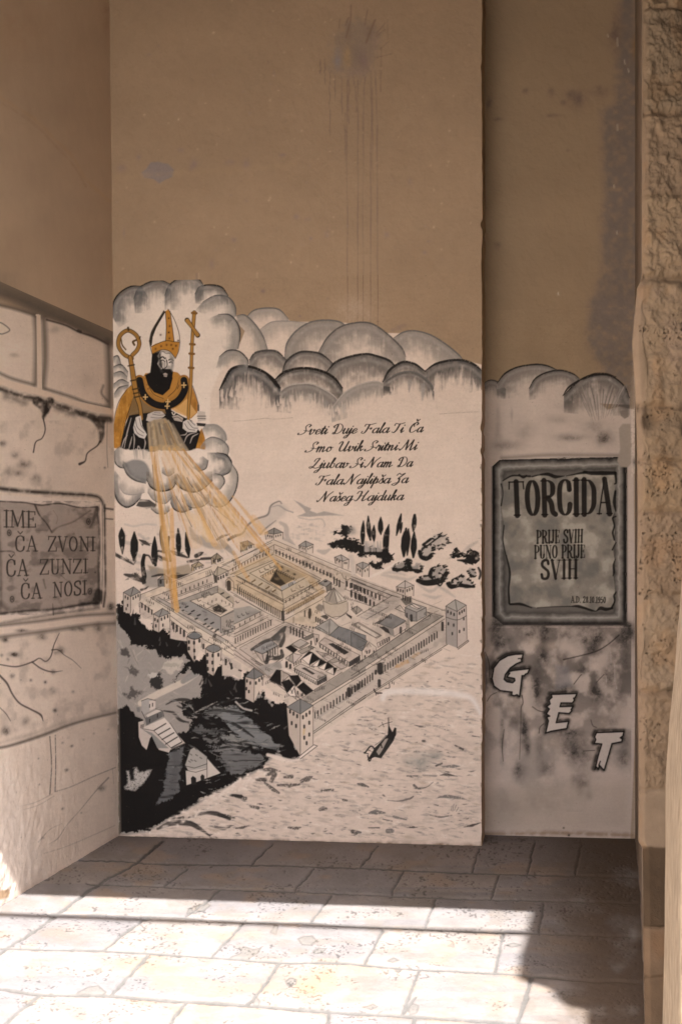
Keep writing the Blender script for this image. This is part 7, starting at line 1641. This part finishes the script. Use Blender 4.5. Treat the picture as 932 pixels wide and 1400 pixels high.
# ------------------------------------------------------------------ paving
def paint_floor():
    cv = Canvas(-70, 1120, 1010, 1420, 1.5, np.float32([.226, .213, .219]), 151)
    J = np.zeros_like(cv.X); Hh = np.zeros_like(cv.X)
    q = lambda *p: list(p)
    courses = [
        [(-70, 1172), (165, 1177), (200, 1180), (233, 1181), (343, 1182), (466, 1185.5), (560, 1190), (699, 1195), (869, 1199), (1010, 1203)],
        [(120, 1208), (225, 1212), (233, 1213), (350, 1217), (466, 1221), (560, 1226), (699, 1230), (849, 1234), (1010, 1240)],
        [(65, 1249), (140, 1250), (233, 1253), (333, 1259), (424, 1261), (466, 1264), (560, 1269), (699, 1275), (869, 1280), (1010, 1286)],
        [(-70, 1293), (5, 1296), (142, 1299), (233, 1305), (290, 1308), (383, 1315), (466, 1316), (566, 1324), (699, 1331), (799, 1340), (864, 1342), (1010, 1350)],
        [(-70, 1346), (0, 1351), (57, 1359), (140, 1360), (233, 1367), (333, 1373), (466, 1384), (551, 1388), (640, 1394), (699, 1398), (760, 1402), (1010, 1418)]]
    cross = [
        [(222, 1150), (185, 1180), (150, 1200), (120, 1219), (65, 1260), (0, 1303), (-40, 1330)],
        [(373, 1154), (343, 1182)], [(516, 1156), (492, 1186)], [(655, 1160), (645, 1191)], [(731, 1151), (721, 1195)], [(794, 1154), (786, 1197)],
        [(257, 1187), (238, 1202), (225, 1212)], [(430, 1187), (408, 1212), (404, 1220)], [(552, 1191), (538, 1215), (536, 1226)], [(682, 1196), (671, 1230)],
        [(300, 1217), (280, 1234), (255, 1252)], [(453, 1224), (424, 1261)], [(596, 1230), (588, 1248), (582, 1268)], [(743, 1236), (737, 1277)],
        [(205, 1252), (175, 1272), (142, 1299)], [(333, 1262), (312, 1284), (290, 1307)], [(523, 1272), (498, 1317)], [(688, 1275), (676, 1330)],
        [(202, 1307), (180, 1330), (152, 1360)], [(383, 1315), (362, 1345), (348, 1363), (336, 1373)], [(572, 1327), (560, 1360), (549, 1387)], [(725, 1335), (716, 1365), (708, 1398)],
        [(55, 1360), (30, 1380), (5, 1402)], [(255, 1370), (240, 1388), (232, 1402)], [(450, 1382), (445, 1410)], [(566, 1392), (563, 1412)]]
    wob = lambda P, a: [(x + R.uniform(-a, a) * 1.6, y + R.uniform(-a, a) * .5) for x, y in P]
    def joint(P, w, a=1.):
        k = Canvas.__new__(Canvas)
        P = catmull(P, 6)
        sl = cv.box(P[:, 0].min() - 6, P[:, 0].max() + 6, P[:, 1].min() - 6, P[:, 1].max() + 6)
        X = cv.X[sl]; Y = cv.Y[sl]; d = np.full(X.shape, 99., np.float32)
        X = X + 3 * (cv.n['m'][sl] - .5) + 1.6 * (cv.n['f'][sl] - .5); Y = Y + 2.2 * (cv.n['m'][sl] - .5)
        for i in range(len(P) - 1):
            ax, ay = P[i]; dx, dy = P[i + 1] - P[i]
            t = np.clip(((X - ax) * dx + (Y - ay) * dy) / (dx * dx + dy * dy + 1e-9), 0, 1)
            d = np.minimum(d, np.hypot(X - ax - t * dx, Y - ay - t * dy))
        w = w * (.55 + .9 * cv.n['c'][sl])
        J[sl] = np.maximum(J[sl], np.clip(.5 + (w / 2 - d) / 1.1, 0, 1) * a)
        Hh[sl] = np.maximum(Hh[sl], np.exp(-(d / (w * .55 + .5)) ** 2))
    for k, c in enumerate(courses):
        joint(c, (2.0, 1.8, 2.2, 3.2, 4.6)[k], .95)
    for c in cross:
        y = c[-1][1]
        joint(c, np.interp(y, [1180, 1300, 1400], [1.7, 3.0, 4.8]), .95)
    joint([(727, 1335), (722, 1352), (717, 1372), (706, 1400)], 5.5); joint([(568, 1362), (552, 1384)], 4); joint([(384, 1316), (372, 1330)], 3.5)
    # tone of each slab: a cell colour from course and cross index
    seed = np.zeros_like(cv.X)
    for k, c in enumerate(courses):
        seed += (cv.Y > np.interp(cv.X, [p[0] for p in c], [p[1] for p in c])) * 13.7
    for k, c in enumerate(cross):
        ys = [p[1] for p in c]; xs_ = [p[0] for p in c]
        inr = (cv.Y > ys[0] - 4) & (cv.Y < ys[-1] + 4)
        seed += inr * (cv.X > np.interp(cv.Y, ys, xs_)) * (3.1 + k * .77)
    t = _hash(np.floor(seed * 10), np.floor(seed * 3), 9)
    cv.c *= (.86 + .26 * t)[..., None]
    cv.c *= (1 + (t - .5)[..., None] * np.float32([.0, -.06, -.16]))
    m = fbm(cv.X / 28, cv.Y / 12, 161, 5)
    cv.c *= (.82 + .36 * m)[..., None]
    # rust-coloured patches, grey mortar repairs and pock marks
    for x, y, rx, ry, a in ((420, 1350, 60, 16, .8), (450, 1335, 40, 14, .6), (500, 1325, 40, 10, .5), (95, 1275, 40, 10, .4), (270, 1380, 30, 12, .6), (680, 1370, 20, 14, .5), (560, 1345, 30, 10, .4), (345, 1278, 14, 8, .4), (705, 1345, 20, 8, .3), (640, 1340, 40, 12, .3)):
        sl = cv.box(x - rx * 2, x + rx * 2, y - ry * 2, y + ry * 2)
        g = np.exp(-((cv.X[sl] - x) / rx) ** 2 - ((cv.Y[sl] - y) / ry) ** 2) * np.clip(cv.n['c'][sl] * 2 - .3, 0, 1)
        cv.c[sl] += (np.float32([.30, .215, .145]) - cv.c[sl]) * (g * a)[..., None]
    MO = np.float32([.135, .132, .132])
    for P in ([(312, 1309), (330, 1302), (328, 1296), (336, 1294), (346, 1297), (357, 1295), (352, 1303), (340, 1310)], [(256, 1249), (258, 1242), (270, 1237), (282, 1232), (288, 1237), (280, 1244), (268, 1248)], [(407, 1284), (415, 1279), (427, 1279), (433, 1286), (425, 1292), (413, 1291)], [(427, 1300), (436, 1296), (447, 1296), (440, 1302), (430, 1304)],
              [(391, 1341), (398, 1336), (406, 1338), (404, 1345), (394, 1347)], [(371, 1274), (376, 1264), (380, 1266), (378, 1278)], [(130, 1327), (137, 1324), (140, 1328), (133, 1332)], [(105, 1357), (120, 1349), (135, 1347), (146, 1356), (140, 1360)], [(496, 1377), (510, 1372), (516, 1375), (508, 1379)], [(530, 1313), (538, 1309), (545, 1312), (536, 1315)],
              [(555, 1375), (562, 1371), (572, 1374), (570, 1384), (560, 1386)], [(345, 1370), (350, 1362), (356, 1368), (352, 1378)], [(540, 1327), (548, 1325), (545, 1329)], [(612, 1292), (620, 1288), (620, 1294)], [(690, 1291), (702, 1288), (712, 1291), (700, 1294)]):
        Pn = np.asarray(P, float); sl = cv.box(Pn[:, 0].min() - 3, Pn[:, 0].max() + 3, Pn[:, 1].min() - 3, Pn[:, 1].max() + 3)
        d, ins = cv.sdist(sl, Pn); s_ = np.where(ins, d, -d) + 2 * (cv.n['m'][sl] - .5)
        cov = np.clip(.5 + s_ / 1.2, 0, 1); rim = np.exp(-(s_ / .9) ** 2)
        cv.c[sl] += (MO * 1.25 - cv.c[sl]) * (cov * .85)[..., None]; cv.c[sl] += (MO * .75 - cv.c[sl]) * (rim * .7)[..., None]
        Hh[sl] = np.maximum(Hh[sl], rim * .5)
    sg = sstep(.55, .75, fbm(cv.X / 34, cv.Y / 13, 163, 5))
    cv.c += (np.float32([.185, .165, .152]) - cv.c) * (sg * .55)[..., None]
    pk = sstep(.56, .74, fbm(cv.X / 50, cv.Y / 18, 165, 4))
    cv.c += (np.float32([.28, .215, .165]) - cv.c) * (pk * .5)[..., None]
    # tooling: fine pecked rows on some slabs, scattered pits elsewhere
    gate = sstep(.48, .62, fbm(cv.X / 45, cv.Y / 16, 171, 3))
    pit = sstep(.75, .86, vnoise(cv.X / 2.6, cv.Y / 1.3, 173) * .7 + vnoise(cv.X / 6, cv.Y / 2.2, 174) * .3 + .12 * gate)
    cv.c *= (1 - .38 * pit * (.3 + gate))[..., None]
    Hh = np.maximum(Hh, pit * .35)
    cv.c += (np.float32([.125, .124, .126]) * (.8 + .5 * cv.n['m'])[..., None] - cv.c) * J[..., None]
    JJ = J
    # dirt gathered at the foot of the walls and, mixed with painted shade, along the pier
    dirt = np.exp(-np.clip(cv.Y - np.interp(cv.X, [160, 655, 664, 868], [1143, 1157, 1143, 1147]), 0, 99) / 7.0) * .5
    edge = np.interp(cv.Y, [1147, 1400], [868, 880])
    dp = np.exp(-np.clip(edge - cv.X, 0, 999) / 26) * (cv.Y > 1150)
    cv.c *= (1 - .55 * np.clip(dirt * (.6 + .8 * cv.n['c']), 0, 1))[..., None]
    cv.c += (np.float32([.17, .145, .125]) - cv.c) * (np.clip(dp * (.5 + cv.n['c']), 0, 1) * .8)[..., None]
    mort = np.exp(-((cv.X - edge + 9 + 4 * (cv.n['c'] - .5)) / 6) ** 2) * (cv.Y > 1165) * sstep(.25, .6, cv.n['m'])
    cv.c += (np.float32([.26, .25, .255]) - cv.c) * (mort * .7)[..., None]
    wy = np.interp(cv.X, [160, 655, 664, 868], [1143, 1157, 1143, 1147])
    grime_shade = np.exp(-np.clip(cv.Y - wy, 0, 999) / 38) * (.75 + .75 * fbm(cv.X / 60, cv.Y / 22, 187, 4))  # grime along the walls, deepened with shade painted into the floor colour
    cv.c += (np.float32([.165, .12, .095]) - cv.c) * (np.clip(grime_shade, 0, 1) * .28 * (1 - .6 * JJ))[..., None]; cv.c *= (1 - .45 * JJ * np.clip(grime_shade * 1.4, 0, 1))[..., None]
    right_shade = sstep(690, 830, cv.X) * (cv.Y < 1420) * sstep(.12, .5, fbm(cv.X / 50, cv.Y / 30, 181, 4))  # shade of the right-hand side painted into the slabs, broken by noise
    cv.c += (np.float32([.10, .075, .058]) - cv.c) * (right_shade * .92)[..., None]
    cv.c *= (.97 + .1 * (cv.n['f'] - .5))[..., None]
    return cv, Hh
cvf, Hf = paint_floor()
nx, ny = 1000, 560
xg = np.linspace(-1.75, 1.75, nx); tg = np.linspace(0, 1, ny); yg = 4.86 + (8.52 - 4.86) * tg
Xf, Yf = np.meshgrid(xg, yg)
Pf = np.stack([Xf, Yf, np.zeros_like(Xf)], -1)
px_, py_ = to_px(Pf)
hc.x0, hc.y0, hc.S, hc.w, hc.h, hc.c = cvf.x0, cvf.y0, cvf.S, cvf.w, cvf.h, Hf[..., None]
Pf[..., 2] = -.006 * sample(hc, px_, py_)[..., 0] + .004 * (fbm(Xf * 7, Yf * 7, 191, 3) - .5) + .002 * (fbm(Xf * 40, Yf * 40, 192, 3) - .5)
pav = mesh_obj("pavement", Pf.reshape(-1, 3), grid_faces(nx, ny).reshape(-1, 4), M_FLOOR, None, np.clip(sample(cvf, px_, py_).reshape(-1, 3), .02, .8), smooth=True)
tag(pav, kind="structure")
st = mesh_obj("street", [(-400, -600, -.004), (400, -600, -.004), (400, 4.862, -.004), (-400, 4.862, -.004)], [(0, 1, 2, 3)], M_STREET)
tag(st, kind="structure")

# ------------------------------------------------------------------ the gateway in front: it shades the niche
def cast(px, py, y0=2.50):
    """a point of the shadow's edge on the ground -> the point of the gateway that throws it"""
    y = F * CAMH / (py - CY); x = (px - CX) / F * y
    t = (y - y0 + SL * x) / (1 + SL * SUN_DIR[0])
    return x - SUN_DIR[0] * t, t
edge = [(726.5, 1221), (735, 1223), (739, 1227), (740, 1232), (736, 1235), (728, 1237), (723, 1257), (719, 1275), (714, 1290), (710, 1302), (714, 1306), (729, 1309), (746, 1314), (756, 1320), (761, 1330), (771, 1336), (800, 1341), (804, 1347), (803, 1370), (801, 1400)]
prof = [cast(*e) for e in edge]
YG = 3.92
LINT = cast(466, 1212, YG)[1]
low = [(932, 760), (927, 830), (921, 900), (913, 985), (909, 1060), (907.5, 1130), (906.5, 1200), (906, 1270), (906.5, 1340), (905.5, 1400)]
prof += [((px - CX) / F * 2.42, z_at(py, 2.42)) for px, py in low] + [(.49, .4), (.50, 0.)]
pz = np.array([p[1] for p in prof]); pxx = np.array([p[0] for p in prof])
gate = thing("stone_buttress", (1.0, 2.3, 0), "pale rough stone edge at the lower right, nearest the viewer", "buttress")
# the profile is a path (it may overhang): resample by arc length
seg = np.hypot(np.diff(pxx), np.diff(pz)); s_ = np.concatenate([[0], np.cumsum(seg)])
ss = np.linspace(0, s_[-1], 420)
ex = np.interp(ss, s_, pxx); ez = np.interp(ss, s_, pz)
ez[0] = max(ez[0], 5.2)
rv = np.concatenate([[-.001], np.linspace(0, .36, 16)])
rows_ = []
for i in range(len(ss)):
    row = []
    for k, x in enumerate([1.34, 1.25, 1.15, 1.05, .96]):
        row.append((x, 2.14 - SL * x, ez[i]))
    for d in np.linspace(0, .36, 18):
        ch = .02 * (max(0, 1 - d / .03) ** 2 + max(0, 1 - (.36 - d) / .03) ** 2)
        n_ = .008 * (float(fbm(np.array(d * 9), np.array(ez[i] * 3), 201, 3)) - .5) + .004 * (float(fbm(np.array(d * 20), np.array(ez[i] * 7), 202, 2)) - .5) - .0 * float(sstep(.68, .8, vnoise(np.array(d * 30.), np.array(ez[i] * 26.), 203)))
        x = ex[i] + ch + n_ * (1 if 0.02 < d < .33 else .4) + (.02 if d < .1 else 0) * 0
        row.append((x + .1435 * (d - .36), 2.14 - SL * ex[i] + d, ez[i]))
    for x in (.96, 1.05, 1.15, 1.25, 1.34):
        row.append((max(x, ex[i] + .05), 2.50 - SL * x, ez[i]))
    rows_.append(row)
Pg = np.array(rows_)
mesh_obj("shaft", Pg.reshape(-1, 3), grid_faces(Pg.shape[1], Pg.shape[0]).reshape(-1, 4), M_GRAIN, gate, smooth=False)
def block(name, x0, x1, z0, z1, parent, ya=YG - .37, yb=YG, mat=M_GATE):
    V = [(x, (ya if k == 0 else yb) - SL * x, z) for z in (z0, z1) for x, k in ((x0, 0), (x1, 0), (x1, 1), (x0, 1))]
    return mesh_obj(name, V, [(0, 1, 2, 3), (7, 6, 5, 4), (0, 4, 5, 1), (1, 5, 6, 2), (2, 6, 7, 3), (3, 7, 4, 0)], mat, parent)
arch = thing("stone_gateway", (0, YG - .2, 0), "flat-headed stone gateway in front of the painted niche", "gateway")
block("lintel", -3.2, 3.0, LINT, 5.6, arch)
block("jamb", -3.2, -1.98, 0, LINT - .002, arch)
block("jamb", 1.25, 2.14, 0, LINT - .002, arch)

bar = bpy.data.curves.new("tie_bar", 'CURVE'); bar.dimensions = '3D'; bar.bevel_depth = .027; bar.bevel_resolution = 4
YB = 2.32
zb = (F * CAMH / (1266.5 - CY)) - YB
sp = bar.splines.new('POLY'); sp.points.add(8)
for i in range(9):
    x = -2.3 + i * 3.9 / 8
    sp.points[i].co = (x, YB - SL * x, zb - .0006 * math.sin(i * 1.3), 1)
m_ir, nt_, b_ = new_mat("dark_iron"); b_.inputs["Base Color"].default_value = (.06, .05, .045, 1); b_.inputs["Roughness"].default_value = .6; b_.inputs["Metallic"].default_value = .7
n_ = noise(nt_, 60); bump(nt_, b_, [(n_.outputs[0], .4, .003)])
tmp = bpy.data.objects.new("tie_bar", bar); COL.objects.link(tmp)
dg = bpy.context.evaluated_depsgraph_get(); me = bpy.data.meshes.new_from_object(tmp.evaluated_get(dg))
bpy.data.objects.remove(tmp)
me.materials.clear(); me.materials.append(m_ir)
tb = bpy.data.objects.new("tie_bar", me); COL.objects.link(tb)
tb.parent = gate; tb.location = (-1.0, -2.3, 0)

ceil = mesh_obj("ceiling", [(-4.2, YG - .1 - .6, CEIL), (3.6, YG - .1 - .6, CEIL), (3.6, 9.2, CEIL), (-4.2, 9.2, CEIL), (-4.2, YG - .7, CEIL + .3), (3.6, YG - .7, CEIL + .3), (3.6, 9.2, CEIL + .3), (-4.2, 9.2, CEIL + .3)],
                [(3, 2, 1, 0), (4, 5, 6, 7), (0, 1, 5, 4), (1, 2, 6, 5), (2, 3, 7, 6), (3, 0, 4, 7)], M_CEIL)
tag(ceil, kind="structure")
